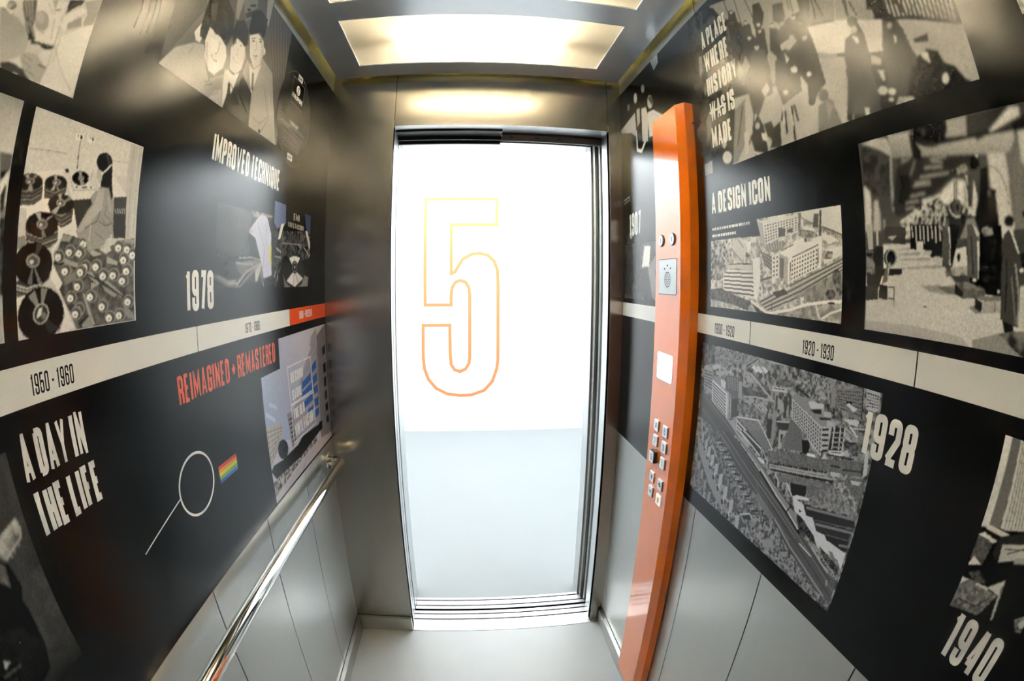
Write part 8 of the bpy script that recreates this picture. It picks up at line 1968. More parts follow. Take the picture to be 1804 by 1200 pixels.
pic.run([
  ('f',(99,102,110)),
  ('x',(55,57,61),(150,155,167),7,[(-10,-10),(700,-10),(700,400),(-10,400)]),
  ('x',(44,45,49),(91,94,102),9,[(615,371),(517,369.5),(521.5,326),(582,309.5)]),
  ('x',(86,88,95),(142,147,159),4,[(526,364),(344,373),(362.5,351.5),(520.5,319.5)]),
  ('w',(171,176,191),12,2,0.5,0.5,[(497,346),(422.5,349.5),(421.5,345),(496.5,340.5)]),
  ('l',(142,147,159),3,[(390.5,343),(343,366.5)]),
  ('l',(57,59,64),2,[(386.5,342),(336,366.5)]),
  ('p',(166,172,186),[(303,366.5),(244,369.5),(252.5,364),(299,362.5)]),
  ('x',(95,98,106),(157,162,175),4,[(343,365.5),(303,366.5),(307.5,353),(345,354.5)]),
  ('p',(82,84,91),[(577.5,248.5),(542,245),(393.5,194.5),(336,183),(450,145.5),(519,180),(587,187.5)]),
  ('p',(82,84,91),[(485.5,178.5),(409,200.5),(390.5,191.5),(321,158.5),(225.5,125.5),(144.5,97),(131.5,65.5),(158,52),(222.5,76.5),(304,101),(382.5,122)]),
  ('p',(87,90,98),[(313.5,162.5),(255,136.5),(134.5,94),(33,61),(4.5,59.5),(4.5,18),(58.5,16),(145.5,38.5),(219,79),(296.5,106)]),
  ('l',(122,125,136),1.6,[(561,242.5),(460.5,209.5),(357,176)]),
  ('l',(55,57,61),1.6,[(568.5,227),(471,196),(386.5,166.5)]),
  ('l',(119,122,132),1.6,[(567.5,209),(491,183.5),(417.5,156.5)]),
  ('l',(57,59,64),1.6,[(536,239.5),(428,201.5),(342.5,180.5)]),
  ('l',(124,127,138),1.6,[(459,184),(330.5,136.5),(195,95),(139,76.5)]),
  ('l',(52,54,58),1.6,[(438.5,190),(310,144),(173,105),(147.5,97.5)]),
  ('l',(122,125,136),1.6,[(470.5,174),(351.5,127),(246,92.5),(156.5,64)]),
  ('l',(57,59,64),1.6,[(448,185),(319.5,138.5),(191,101)]),
  ('l',(57,59,64),1.6,[(478.5,169),(367.5,127.5),(264,93),(199.5,71)]),
  ('l',(124,127,138),1.6,[(284.5,133.5),(145,86),(36.5,51),(6.5,39)]),
  ('l',(55,57,61),1.6,[(285,119),(158,74.5),(47.5,39.5),(8,27)]),
  ('l',(57,59,64),1.6,[(276.5,139.5),(137.5,89.5),(21,52)]),
  ('x',(63,65,70),(131,135,146),5,[(514,158.5),(481,179.5),(383,124),(295.5,100.5),(254.5,68),(225.5,56.5),(299.5,21),(399,62),(446.5,98.5)]),
  ('l',(57,59,64),1.6,[(489,154.5),(450,164.5)]),
  ('p',(162,167,180),[(479.5,153),(462,158),(462,155),(478.5,150)]),
  ('p',(49,51,55),[(469.5,151.5),(444,159),(445,155),(468,148)]),
  ('l',(142,147,159),1.6,[(468.5,143.5),(430.5,153.5)]),
  ('p',(162,167,180),[(459,142),(442,147),(442.5,144),(458,139)]),
  ('p',(49,51,55),[(449.5,140.5),(424.5,148),(425.5,144.5),(447.5,137.5)]),
  ('l',(57,59,64),1.6,[(448.5,132.5),(411.5,143)]),
  ('p',(162,167,180),[(439,131.5),(422.5,136.5),(422.5,133.5),(438,128.5)]),
  ('p',(49,51,55),[(429.5,130),(405.5,137.5),(406,134),(428,126.5)]),
  ('l',(142,147,159),1.6,[(428.5,122),(392.5,132.5)]),
  ('p',(162,167,180),[(419,121),(403,126),(403,123),(418.5,118)]),
  ('p',(49,51,55),[(410,119.5),(386.5,127.5),(387,123.5),(408.5,116.5)]),
  ('l',(57,59,64),1.6,[(408.5,112),(373.5,122.5)]),
  ('p',(162,167,180),[(399.5,110.5),(384,116),(384,113),(399,108)]),
  ('p',(49,51,55),[(391,109.5),(368,117.5),(368.5,113.5),(389,106.5)]),
  ('l',(142,147,159),1.6,[(389.5,102),(355,112.5)]),
  ('p',(162,167,180),[(380.5,101),(365.5,106),(365.5,103),(379.5,98)]),
  ('p',(49,51,55),[(372,100),(349.5,107.5),(350,104),(370,96.5)]),
  ('l',(57,59,64),1.6,[(370.5,92),(337,103)]),
  ('p',(162,167,180),[(361.5,91),(347,96.5),(346.5,93.5),(360.5,88.5)]),
  ('p',(49,51,55),[(353,90),(331.5,98),(331.5,94.5),(351,87)]),
  ('l',(142,147,159),1.6,[(351.5,82.5),(319,94)]),
  ('p',(162,167,180),[(343,81.5),(328.5,87),(328.5,84.5),(342,79)]),
  ('p',(49,51,55),[(334.5,81),(313.5,89),(313.5,85.5),(332.5,77.5)]),
  ('l',(57,59,64),1.6,[(333,73.5),(301,84.5)]),
  ('p',(162,167,180),[(324.5,72.5),(310.5,78),(310.5,75),(323.5,70)]),
  ('p',(49,51,55),[(316,72),(295.5,80),(296,76.5),(314.5,68.5)]),
  ('l',(142,147,159),1.6,[(314.5,64.5),(283.5,76)]),
  ('p',(162,167,180),[(306,63.5),(292.5,69),(292.5,66.5),(305.5,61)]),
  ('p',(49,51,55),[(298,63),(278,71),(278,67.5),(296,60)]),
  ('l',(57,59,64),1.6,[(296.5,55.5),(266,67)]),
  ('p',(162,167,180),[(288,55),(275,60.5),(274.5,57.5),(287.5,52)]),
  ('p',(49,51,55),[(280,54),(260.5,62.5),(260.5,59),(278.5,51)]),
  ('l',(142,147,159),1.6,[(278.5,47),(248.5,58.5)]),
  ('p',(162,167,180),[(270.5,46.5),(257.5,52),(257,49),(269.5,43.5)]),
  ('p',(49,51,55),[(262.5,45.5),(243.5,54),(243.5,50.5),(260.5,43)]),
  ('x',(63,65,70),(124,127,138),5,[(615,113),(581.5,138),(488.5,44),(445.5,18.5),(560.5,15)]),
  ('p',(133,137,148),[(583,140),(559,133),(506,95.5),(457,57),(393,19),(427,13.5),(492,41.5),(568.5,105.5)]),
  ('p',(160,165,178),[(555.5,151),(544.5,155),(546,137.5),(555,133.5)]),
  ('p',(80,82,89),[(544.5,155),(529,145.5),(545,138)]),
  ('p',(180,186,201),[(556,137),(552.5,138.5),(551.5,132),(555,130.5)]),
  ('p',(38,39,42),[(560.5,132),(555,133.5),(553,127.5),(558,126.5)]),
  ('p',(160,165,178),[(535,140.5),(522.5,145.5),(524,125.5),(534.5,120.5)]),
  ('p',(80,82,89),[(522.5,145.5),(505,134.5),(523,125.5)]),
  ('p',(180,186,201),[(535.5,124.5),(531.5,126.5),(530.5,118.5),(534.5,117.5)]),
  ('p',(38,39,42),[(540.5,118.5),(534.5,120.5),(532,114),(537.5,112)]),
  ('p',(160,165,178),[(518,128),(504,134),(505.5,111),(517,105.5)]),
  ('p',(80,82,89),[(504,134),(484,121.5),(504,111.5)]),
  ('p',(180,186,201),[(518,110),(514,112.5),(512.5,103.5),(516.5,102)]),
  ('p',(38,39,42),[(523.5,103.5),(517,105.5),(514,98),(520,96)]),
  ('p',(160,165,178),[(497.5,115),(482.5,121),(483.5,96),(496,90)]),
  ('p',(80,82,89),[(482.5,121),(460.5,108),(482,96.5)]),
  ('p',(180,186,201),[(497.5,95),(493,97.5),(491,87.5),(496,85.5)]),
  ('p',(38,39,42),[(503.5,87),(496,90),(493,81.5),(499.5,79)]),
  ('p',(160,165,178),[(475.5,100.5),(459,107.5),(460,80),(473.5,73)]),
  ('p',(80,82,89),[(459,107.5),(435,93.5),(458,80.5)]),
  ('p',(180,186,201),[(475,78.5),(470,81.5),(467.5,70.5),(473,68.5)]),
  ('p',(38,39,42),[(481.5,70),(473.5,73),(469.5,64),(476.5,61)]),
  ('p',(160,165,178),[(449.5,84.5),(433,92),(433,63.5),(447,56)]),
  ('p',(80,82,89),[(433,92),(408,78),(431.5,64)]),
  ('p',(180,186,201),[(448.5,61.5),(443.5,65),(441,53.5),(446.5,51)]),
  ('p',(38,39,42),[(455,52.5),(447,56),(443,46.5),(450,43.5)]),
  ('p',(160,165,178),[(421,65),(404.5,72.5),(404,43.5),(418,35.5)]),
  ('p',(80,82,89),[(404.5,72.5),(379,58.5),(402.5,44)]),
  ('p',(180,186,201),[(419.5,41),(414.5,44.5),(412,32.5),(417.5,30.5)]),
  ('p',(38,39,42),[(426,32),(418,35.5),(413.5,25.5),(421,22)]),
  ('p',(160,165,178),[(389.5,46),(372,54.5),(371,23),(385,14)]),
  ('p',(80,82,89),[(372,54.5),(344.5,39.5),(369,24)]),
  ('p',(180,186,201),[(387,20),(382,24),(378.5,11.5),(384,9)]),
  ('p',(38,39,42),[(393.5,10),(385,14),(380,3.5),(387.5,0)]),
  ('p',(160,165,178),[(354.5,24),(337.5,33),(335,1),(349,-8.5)]),
  ('p',(80,82,89),[(337.5,33),(309,18.5),(333.5,2)]),
  ('p',(180,186,201),[(351.5,-2),(346.5,2),(342.5,-11),(348,-14)]),
  ('p',(38,39,42),[(357.5,-12.5),(349,-8.5),(344,-19),(351.5,-23)]),
  ('p',(133,137,148),[(581.5,92.5),(566.5,98.5),(566.5,76.5),(579,72)]),
  ('p',(68,71,76),[(566.5,98.5),(544.5,85.5),(566.5,76.5)]),
  ('p',(133,137,148),[(562,76.5),(547.5,83),(547,61),(559.5,56.5)]),
  ('p',(68,71,76),[(547.5,83),(525.5,70),(547,61)]),
  ('p',(133,137,148),[(541,59.5),(527,66),(526,44),(538,39)]),
  ('p',(68,71,76),[(527,66),(505,53.5),(526,44)]),
  ('p',(133,137,148),[(519,41.5),(505.5,48.5),(504,26.5),(515.5,22)]),
  ('p',(68,71,76),[(505.5,48.5),(484,36.5),(504,26.5)]),
  ('p',(133,137,148),[(490,24),(477,30.5),(475,9),(486.5,4)]),
  ('p',(68,71,76),[(477,30.5),(455.5,19),(475,9)]),
  ('l',(190,196,212),2.2,[(338,35),(301,53),(289,46)]),
  ('p',(55,57,61),[(329.5,35.5),(305.5,48),(291.5,42.5),(320,31.5)]),
  ('p',(142,147,159),[(290,48.5),(257.5,64),(243,54.5),(278,38)]),
  ('p',(190,196,212),[(259.5,59.5),(247,56),(249,51.5),(261.5,54.5)]),
  ('p',(114,118,127),[(302.5,95.5),(283,105.5),(217,81),(226.5,68.5),(277,87.5)]),
  ('p',(133,137,148),[(392.5,190.5),(386,197),(291.5,168.5),(261,150.5),(151.5,115),(146,100.5),(184,110),(323,164)]),
  ('l',(179,184,199),3,[(406.5,189.5),(322.5,162),(257,136),(181,109.5),(145,98.5)]),
  ('l',(38,39,42),3,[(399.5,185.5),(321.5,158),(260,135),(187,108.5)]),
  ('l',(57,59,64),2,[(368.5,190),(262,152),(159,119)]),
  ('p',(38,39,42),[(379.5,182),(379.5,181.5),(380,181),(380.5,180.5),(381,180),(382,179.5),(383,179.5),(384,179.5),(384.5,180),(384.5,180.5),(384.5,181),(384.5,182),(384,182.5),(383,183),(382,183.5),(381,183.5),(380.5,183),(380,183)]),
  ('p',(38,39,42),[(348,170.5),(348,170),(348.5,169),(349,168.5),(349.5,168),(350.5,168),(351.5,168),(352,168),(353,168.5),(353,169),(353,169.5),(353,170),(352.5,170.5),(351.5,171),(350.5,171.5),(350,171.5),(349,171.5),(348.5,171)]),
  ('p',(38,39,42),[(317.5,159.5),(317.5,158.5),(318,158),(318.5,157.5),(319,157),(320,156.5),(321,156.5),(321.5,156.5),(322,157),(322.5,157.5),(322.5,158),(322,159),(321.5,159.5),(321,160),(320,160),(319.5,160.5),(318.5,160),(318,160)]),
  ('p',(38,39,42),[(288,148.5),(288,148),(288.5,147.5),(289,147),(289.5,146.5),(290.5,146),(291,146),(292,146),(292.5,146.5),(293,147),(293,147.5),(292.5,148),(292,148.5),(291.5,149),(290.5,149.5),(290,149.5),(289,149.5),(288.5,149)]),
  ('p',(38,39,42),[(259.5,138.5),(259.5,138),(259.5,137),(260,136.5),(261,136),(261.5,136),(262.5,135.5),(263,136),(263.5,136),(264,136.5),(264,137.5),(263.5,138),(263,138.5),(262.5,139),(262,139),(261,139.5),(260.5,139),(260,139)]),
  ('p',(38,39,42),[(231.5,128.5),(231.5,128),(231.5,127.5),(232,127),(233,126.5),(233.5,126),(234,126),(235,126),(235.5,126.5),(235.5,127),(236,127.5),(235.5,128),(235,128.5),(234.5,129),(234,129.5),(233,129.5),(232.5,129.5),(232,129)]),
  ('p',(38,39,42),[(204.5,119.5),(204,118.5),(204.5,118),(205,117.5),(205.5,117),(206,117),(207,116.5),(207.5,117),(208,117),(208.5,117.5),(208.5,118),(208,119),(208,119.5),(207,120),(206.5,120),(206,120),(205,120),(204.5,120)]),
  ('p',(38,39,42),[(177.5,110.5),(177.5,110),(178,109),(178,108.5),(178.5,108),(179.5,108),(180,108),(180.5,108),(181,108),(181.5,108.5),(181.5,109),(181.5,110),(181,110.5),(180.5,111),(180,111),(179,111),(178.5,111),(178,111)]),
  ('l',(180,186,201),4,[(291.5,156),(224,126.5),(181,112),(136.5,93.5)]),
  ('l',(34,35,38),4,[(292.5,150.5),(226.5,123),(184,108.5),(137.5,89.5)]),
  ('p',(28,29,32),[(129.5,95),(129.5,93.5),(129.5,92),(130.5,90.5),(132,89.5),(134,88.5),(136,88),(137.5,88.5),(139,89),(139.5,90),(140,91.5),(139.5,93),(138.5,94.5),(137,95.5),(135,96.5),(133,96.5),(131.5,96.5),(130.5,96)]),
  ('l',(38,39,42),3,[(183.5,110.5),(174,124.5)]),
  ('p',(142,147,159),[(575.5,308),(563,316),(530,309.5),(526.5,259),(539,255.5),(566.5,261.5)]),
  ('l',(55,57,61),3,[(571.5,301),(532,302)]),
  ('l',(55,57,61),3,[(570.5,294.5),(531,294.5)]),
  ('l',(55,57,61),3,[(569.5,287.5),(529.5,287.5)]),
  ('l',(55,57,61),3,[(568.5,281),(528.5,280)]),
  ('l',(55,57,61),3,[(567.5,274.5),(527.5,273)]),
  ('l',(55,57,61),3,[(566.5,268),(526,265.5)]),
  ('p',(125,129,140),[(529,287.5),(517,297),(489,295.5),(443.5,281.5),(454,270.5)]),
  ('p',(194,200,216),[(529.5,287.5),(454,270.5),(446,215),(524.5,239.5)]),
  ('p',(194,200,216),[(490,297),(466.5,293),(466.5,277.5),(485.5,280)]),
  ('p',(86,88,95),[(466.5,293),(458,293),(456.5,277.5),(466.5,277.5)]),
  ('l',(66,69,74),3.4,[(526.5,279),(461.5,265)]),
  ('l',(66,69,74),3.4,[(525.5,273),(460.5,257.5)]),
  ('l',(66,69,74),3.4,[(524.5,267),(459,250)]),
  ('l',(66,69,74),3.4,[(523.5,261),(457.5,242.5)]),
  ('l',(66,69,74),3.4,[(522.5,255),(456,235)]),
  ('l',(66,69,74),3.4,[(521.5,249),(454.5,227.5)]),
  ('l',(66,69,74),3.4,[(520,243),(453,219.5)]),
  ('p',(152,157,170),[(455,270.5),(439,281),(431.5,221),(444,213.5)]),
  ('l',(66,69,74),3,[(444.5,277),(438.5,219.5)]),
  ('p',(59,61,66),[(436,264.5),(408.5,268.5),(398,236),(430.5,221.5)]),
  ('p',(87,90,98),[(468,308.5),(412.5,314),(399,302.5),(393,271.5),(433.5,267),(465.5,281)]),
  ('w',(142,147,159),5,5,0.5,0.5,[(464.5,306),(413.5,311),(409.5,284.5),(457,282.5)]),
  ('p',(142,147,159),[(412,306),(399.5,306.5),(391.5,272),(408,270)]),
  ('p',(162,167,180),[(534.5,319.5),(503.5,327),(498,319),(528.5,309.5)]),
  ('p',(171,176,191),[(503,324.5),(494.5,327),(494,312.5),(500.5,312.5)]),
  ('p',(152,157,170),[(516.5,307.5),(446,323),(445,316),(513,300.5)]),
  ('p',(179,184,199),[(451,329),(447,330),(445,316),(449,315)]),
  ('p',(201,208,225),[(366.5,342.5),(357.5,348.5),(338.5,340),(347,335)]),
  ('p',(201,208,225),[(349,346),(340,349.5),(323.5,340.5),(333.5,336.5)]),
  ('p',(201,208,225),[(330.5,349.5),(322,352),(307,345),(315,339)]),
  ('p',(57,59,64),[(342.5,336),(332,337),(321,332.5),(330.5,329)]),
  ('p',(66,69,74),[(287,347),(270.5,343.5),(282,336),(295.5,339)]),
  ('l',(160,165,178),5,[(369,329.5),(339.5,318),(312.5,306.5),(277,292.5)]),
  ('l',(66,69,74),2,[(359.5,331.5),(307.5,311.5)]),
  ('p',(152,157,170),[(387.5,322.5),(373,325),(353,315.5),(356,312),(378,310.5)]),
  ('p',(184,190,206),[(289,320.5),(242.5,325.5),(240,318),(287.5,311.5)]),
  ('l',(76,78,85),2,[(285.5,317.5),(245.5,322)]),
  ('x',(63,65,70),(114,118,127),5,[(273,338),(219.5,343),(217.5,331.5),(270.5,324.5)]),
  ('x',(53,55,59),(91,94,102),6,[(399,298.5),(298.5,300.5),(310,294),(388,281)]),
  ('l',(163,169,182),3,[(387.5,278),(344.5,287.5),(297,291.5)]),
  ('l',(169,174,189),3,[(343.5,273.5),(318.5,266)]),
  ('l',(169,174,189),3,[(330,277),(305,267.5)]),
  ('l',(169,174,189),3,[(316.5,280),(295.5,271.5)]),
  ('p',(148,153,165),[(384.5,272),(346,280.5),(349,274),(381.5,267.5)]),
  ('x',(76,78,85),(133,137,148),5,[(407.5,258.5),(348.5,270.5),(304,260.5),(344,248.5),(408.5,244)]),
  ('p',(110,114,123),[(402,231.5),(323.5,246),(267,207.5),(303,198)]),
  ('p',(61,63,68),[(405,228.5),(303,201),(303.5,193),(342.5,180.5),(402.5,204.5)]),
  ('x',(99,102,110),(129,133,144),3,[(397.5,230.5),(325,244),(272.5,207.5),(304,201.5)]),
  ('l',(196,202,218),3,[(406.5,231),(371.5,237),(323,245.5),(295,227.5),(265.5,206.5)]),
  ('l',(196,202,218),3,[(406.5,231),(402.5,205.5)]),
  ('l',(194,200,216),4,[(404,223.5),(350,209.5),(304.5,198)]),
  ('l',(194,200,216),4,[(402,214.5),(355.5,201.5),(312,191.5)]),
  ('l',(194,200,216),4,[(401,207),(370.5,198.5),(345.5,191)]),
  ('p',(156,161,174),[(441.5,213.5),(415.5,222),(398,199.5),(343.5,191.5),(346.5,179.5),(397,193)]),
  ('p',(46,47,51),[(293.5,258),(276,258.5),(271.5,222.5),(287.5,219.5)]),
  ('p',(135,139,151),[(276.5,305.5),(265.5,308),(262,220),(272.5,218.5)]),
  ('p',(68,71,76),[(272.5,306.5),(265.5,308),(265,279.5),(270.5,278)]),
  ('p',(61,63,68),[(246.5,310.5),(236.5,310.5),(233.5,273),(242,271)]),
  ('p',(66,69,74),[(231.5,312),(224,313.5),(222,281),(226.5,280)]),
  ('p',(152,157,170),[(265.5,304.5),(247,298),(240.5,282),(263,283.5)]),
  ('p',(163,169,182),[(221.5,320.5),(214.5,322),(206,280.5),(218.5,279)]),
  ('p',(53,55,59),[(260.5,259),(218.5,267.5),(221,253.5),(253,247)]),
  ('l',(171,176,191),2.5,[(261,260),(219.5,268.5)]),
  ('p',(163,169,182),[(249.5,246),(223.5,251.5),(235,233.5),(227.5,217.5),(245.5,211.5)]),
  ('p',(48,49,53),[(243.5,240.5),(234.5,242),(239,223.5)]),
  ('p',(116,120,129),[(218.5,277),(206,280.5),(193,228),(229.5,216.5),(236,233.5),(217.5,249)]),
  ('p',(116,120,129),[(219.5,275),(187,282),(183.5,256),(176.5,253),(170,229),(234,215.5),(238.5,233),(220,248.5)]),
  ('w',(95,98,106),12,14,0.85,0.75,[(220.5,273),(187,281),(171.5,230.5),(228,218)]),
  ('p',(38,39,42),[(178,249),(156.5,254.5),(152.5,229.5),(170.5,227)]),
  ('p',(133,137,148),[(221.5,313),(216,322),(173,321),(165,320),(127.5,303.5),(104,300),(104.5,292),(130,286)]),
  ('p',(188,194,210),[(174,316),(165,320),(131,321),(132.5,314.5),(165,306.5)]),
  ('p',(42,43,47),[(166.5,305),(137,312),(135,304.5),(153.5,301.5)]),
  ('p',(165,171,184),[(129.5,310.5),(111,313.5),(110.5,305.5),(127.5,303)]),
  ('p',(53,55,59),[(140,298.5),(110,304.5),(109.5,301.5),(136,294.5)]),
  ('p',(167,172,187),[(119,297.5),(104,300.5),(97.5,293.5),(117,290)]),
  ('p',(169,174,189),[(222,312),(129.5,285),(119.5,236.5),(152.5,248),(168,260),(216,277)]),
  ('w',(57,59,64),13,6,0.6,0.55,[(219,309),(129.5,281.5),(121,239.5),(214,279.5)]),
  ('p',(169,174,189),[(130,285.5),(104.5,291.5),(104,251.5),(122.5,247)]),
  ('p',(49,51,55),[(128,282.5),(111,287.5),(110.5,283.5),(127,279)]),
  ('p',(49,51,55),[(126,274.5),(109.5,279),(109,275),(125,270.5)]),
  ('p',(49,51,55),[(124,266),(108,270.5),(107.5,267),(123,262.5)]),
  ('p',(49,51,55),[(121.5,257.5),(106.5,262),(106,258.5),(120.5,254)]),
  ('p',(49,51,55),[(119.5,249.5),(105,254),(104.5,250),(118.5,245.5)]),
  ('p',(44,45,49),[(104,290.5),(71,298.5),(70,262.5),(103,254)]),
  ('l',(182,188,204),3,[(97.5,292.5),(95.5,257)]),
  ('l',(182,188,204),3,[(82.5,295),(79,261)]),
  ('l',(182,188,204),3,[(72,297.5),(70,263)]),
  ('l',(142,147,159),2,[(101.5,283),(72,290.5)]),
  ('l',(142,147,159),2,[(99.5,275.5),(70,283.5)]),
  ('l',(142,147,159),2,[(97.5,268.5),(68,276.5)]),
  ('l',(142,147,159),2,[(95.5,261),(66,269)]),
  ('l',(44,45,49),4,[(215,333.5),(194.5,329),(173.5,324)]),
  ('x',(66,69,74),(162,167,180),4,[(220,344.5),(127.5,366),(110.5,326),(166,323)]),
  ('p',(133,137,148),[(117.5,351.5),(106.5,355),(102.5,321.5),(113.5,323.5)]),
  ('p',(122,125,136),[(105,353.5),(44,364.5),(38.5,319.5),(52,317),(79.5,326.5),(99.5,322)]),
  ('w',(44,45,49),14,7,0.55,0.5,[(103.5,351.5),(45,361.5),(41,321.5),(98,324)]),
  ('p',(48,49,53),[(45,367),(42,367.5),(37,319.5),(40,320.5)]),
  ('p',(179,184,199),[(36,366),(5.5,369),(5,342.5),(11,337),(30,336.5)]),
  ('w',(42,43,47),5,5,0.78,0.45,[(33.5,362.5),(6.5,362),(5.5,342.5),(31,339.5)]),
  ('p',(23,24,25),[(78.5,338.5),(66,341),(64,337.5),(76.5,335)]),
  ('p',(194,200,216),[(77.5,333.5),(72,337),(50.5,332),(58,326)]),
  ('p',(112,116,125),[(77,332),(58.5,325.5),(60,315),(68,317.5)]),
  ('p',(188,194,210),[(80,310.5),(51.5,316),(42,315.5),(44.5,307.5),(62.5,306)]),
  ('x',(72,74,81),(124,127,138),5,[(62.5,304),(25.5,311),(22.5,299.5),(39.5,294.5),(52,298.5)]),
  ('l',(194,200,216),3,[(62.5,303),(51.5,298),(41,292.5)]),
  ('l',(180,186,201),2,[(57.5,301.5),(25.5,308)]),
  ('l',(57,59,64),3,[(39.5,302),(24.5,304.5)]),
  ('x',(48,49,53),(104,108,117),5,[(69.5,277.5),(22,288),(21.5,272),(65,261.5)]),
  ('p',(173,178,193),[(56.5,281),(69,285),(58,286.5),(51.5,282)]),
  ('l',(171,176,191),2,[(70.5,298),(45.5,291.5)]),
  ('l',(48,49,53),3,[(69.5,276),(41,282.5)]),
  ('p',(194,200,216),[(103,253),(70,262),(55.5,261.5),(72,252),(98.5,248)]),
  ('p',(57,59,64),[(96,253),(72,259.5),(71,258),(94.5,251.5)]),
  ('p',(169,174,189),[(65.5,263.5),(57,268),(51,259),(61,256)]),
  ('p',(213,220,237),[(158,231.5),(136.5,236),(132,231),(155,225.5)]),
  ('p',(184,190,206),[(110.5,245),(100,237.5),(118,234)]),
  ('x',(87,90,98),(112,116,125),3,[(233.5,213.5),(122.5,233),(10,264),(13,238),(226.5,189.5)]),
  ('p',(38,39,42),[(220.5,191.5),(218.5,192),(217,188),(219.5,187.5)]),
  ('p',(38,39,42),[(215.5,192.5),(213,193),(212,189.5),(214.5,189)]),
  ('p',(38,39,42),[(210,193.5),(207.5,194),(206.5,190.5),(209,190)]),
  ('p',(38,39,42),[(205,195),(202.5,195.5),(201.5,191.5),(204,191.5)]),
  ('p',(38,39,42),[(199.5,196),(197.5,196.5),(196.5,193),(198.5,192.5)]),
  ('p',(38,39,42),[(194.5,197),(192,197.5),(191,194),(193.5,193.5)]),
  ('p',(38,39,42),[(189.5,198.5),(187,199),(186,195.5),(188.5,195)]),
  ('p',(38,39,42),[(184.5,199.5),(182,200),(181,196.5),(183.5,196)]),
  ('p',(38,39,42),[(179.5,200.5),(177,201),(176,197.5),(178,197)]),
  ('p',(38,39,42),[(174.5,202),(172,202),(171,198.5),(173.5,198.5)]),
  ('p',(38,39,42),[(169.5,203),(167,203.5),(166,200),(168.5,199.5)]),
  ('p',(38,39,42),[(164.5,204),(162.5,204.5),(161,201),(163.5,200.5)]),
  ('p',(38,39,42),[(159.5,205),(157.5,205.5),(156.5,202),(158.5,201.5)]),
  ('p',(38,39,42),[(155,206),(152.5,206.5),(151.5,203),(153.5,202.5)]),
  ('p',(38,39,42),[(150,207),(148,207.5),(147,204),(149,204)]),
  ('p',(38,39,42),[(145,208.5),(143,208.5),(142,205.5),(144,205)]),
  ('p',(38,39,42),[(140.5,209.5),(138.5,209.5),(137.5,206.5),(139.5,206)]),
  ('p',(38,39,42),[(136,210.5),(134,210.5),(132.5,207.5),(135,207)]),
  ('p',(38,39,42),[(131,211.5),(129,212),(128,208.5),(130,208)]),
  ('p',(38,39,42),[(126.5,212.5),(124.5,213),(123.5,209.5),(125.5,209)]),
  ('p',(38,39,42),[(122,213.5),(120,214),(119,210.5),(121,210)]),
  ('p',(38,39,42),[(117.5,214.5),(115.5,215),(114.5,211.5),(116.5,211)]),
  ('p',(38,39,42),[(113,215.5),(111,216),(110,212.5),(112,212)]),
  ('p',(38,39,42),[(108.5,216.5),(106.5,217),(105.5,213.5),(107.5,213)]),
  ('p',(38,39,42),[(104,217.5),(102,218),(101,214.5),(103,214)]),
  ('p',(38,39,42),[(99.5,218.5),(97.5,218.5),(96.5,215.5),(98.5,215)]),
  ('l',(160,165,178),3,[(225,183.5),(162,197.5),(100,212)]),
  ('p',(194,200,216),[(88,221.5),(64,227.5),(66.5,220.5),(86,215.5)]),
  ('l',(48,49,53),3,[(92,231.5),(67,236)]),
  ('l',(57,59,64),3,[(61.5,234),(16,246)]),
  ('l',(48,49,53),2.5,[(105.5,245.5),(38.5,258)]),
  ('p',(180,186,201),[(8.5,257.5),(6,259.5),(4.5,245.5),(9,244)]),
  ('x',(28,29,32),(86,88,95),4,[(20,258),(6.5,264),(4.5,244),(16.5,240)]),
  ('p',(110,114,123),[(355.5,216),(300.5,231.5),(263,205),(302.5,196)]),
  ('p',(57,59,64),[(388,206.5),(358,215),(303,200),(300,181),(313,181)]),
  ('l',(196,202,218),3.4,[(373.5,210.5),(337,202.5),(301.5,194.5)]),
  ('l',(194,200,216),3.4,[(386,205),(342,192),(301,179)]),
  ('l',(196,202,218),3,[(300,230.5),(262,204.5)]),
  ('p',(205,212,229),[(307,175.5),(284.5,175),(280.5,170),(287.5,167.5),(306,171.5)]),
  ('l',(162,167,180),2.5,[(295,195),(273,177),(272,162)]),
  ('l',(180,186,201),2,[(345,189),(339,181)]),
  ('x',(87,90,98),(116,120,129),3,[(278.5,198),(185.5,217),(181,202.5),(270,181.5)]),
  ('w',(44,45,49),18,1,0.5,0.7,[(269,179),(180,199.5),(179,196.5),(268,175.5)]),
  ('l',(152,157,170),3,[(265,174),(178,193)]),
  ('l',(38,39,42),3,[(259.5,166.5),(175.5,185)]),
  ('x',(91,94,102),(114,118,127),3,[(232,165),(173.5,178.5),(171,170.5),(225,154)]),
  ('l',(190,196,212),2.5,[(241.5,163.5),(227.5,155),(225,143)]),
  ('l',(180,186,201),2.5,[(201.5,159.5),(177,143)]),
  ('x',(91,94,102),(122,125,136),3,[(233,169),(70.5,206),(72,189.5),(130,159.5),(142.5,169.5),(187,167.5)]),
  ('l',(42,43,47),3.5,[(255.5,167),(164.5,187.5),(77.5,209)]),
  ('l',(160,165,178),3,[(259,170.5),(166,192),(78.5,212)]),
  ('p',(40,41,45),[(190.5,165),(142,177),(139,156),(180,144.5)]),
  ('l',(185,191,207),3,[(198.5,161),(177.5,143.5)]),
  ('w',(42,43,47),22,1,0.5,0.8,[(270.5,177.5),(97.5,219.5),(97,215.5),(269.5,173.5)]),
  ('x',(93,96,104),(144,149,161),4,[(130.5,159),(72.5,201),(40,198),(8.5,186),(8,176.5),(138,146)]),
  ('p',(48,49,53),[(138.5,144),(6,173.5),(4,158.5),(106.5,127),(129,130)]),
  ('l',(120,123,134),4.5,[(130.5,141),(68,156.5),(7,171.5)]),
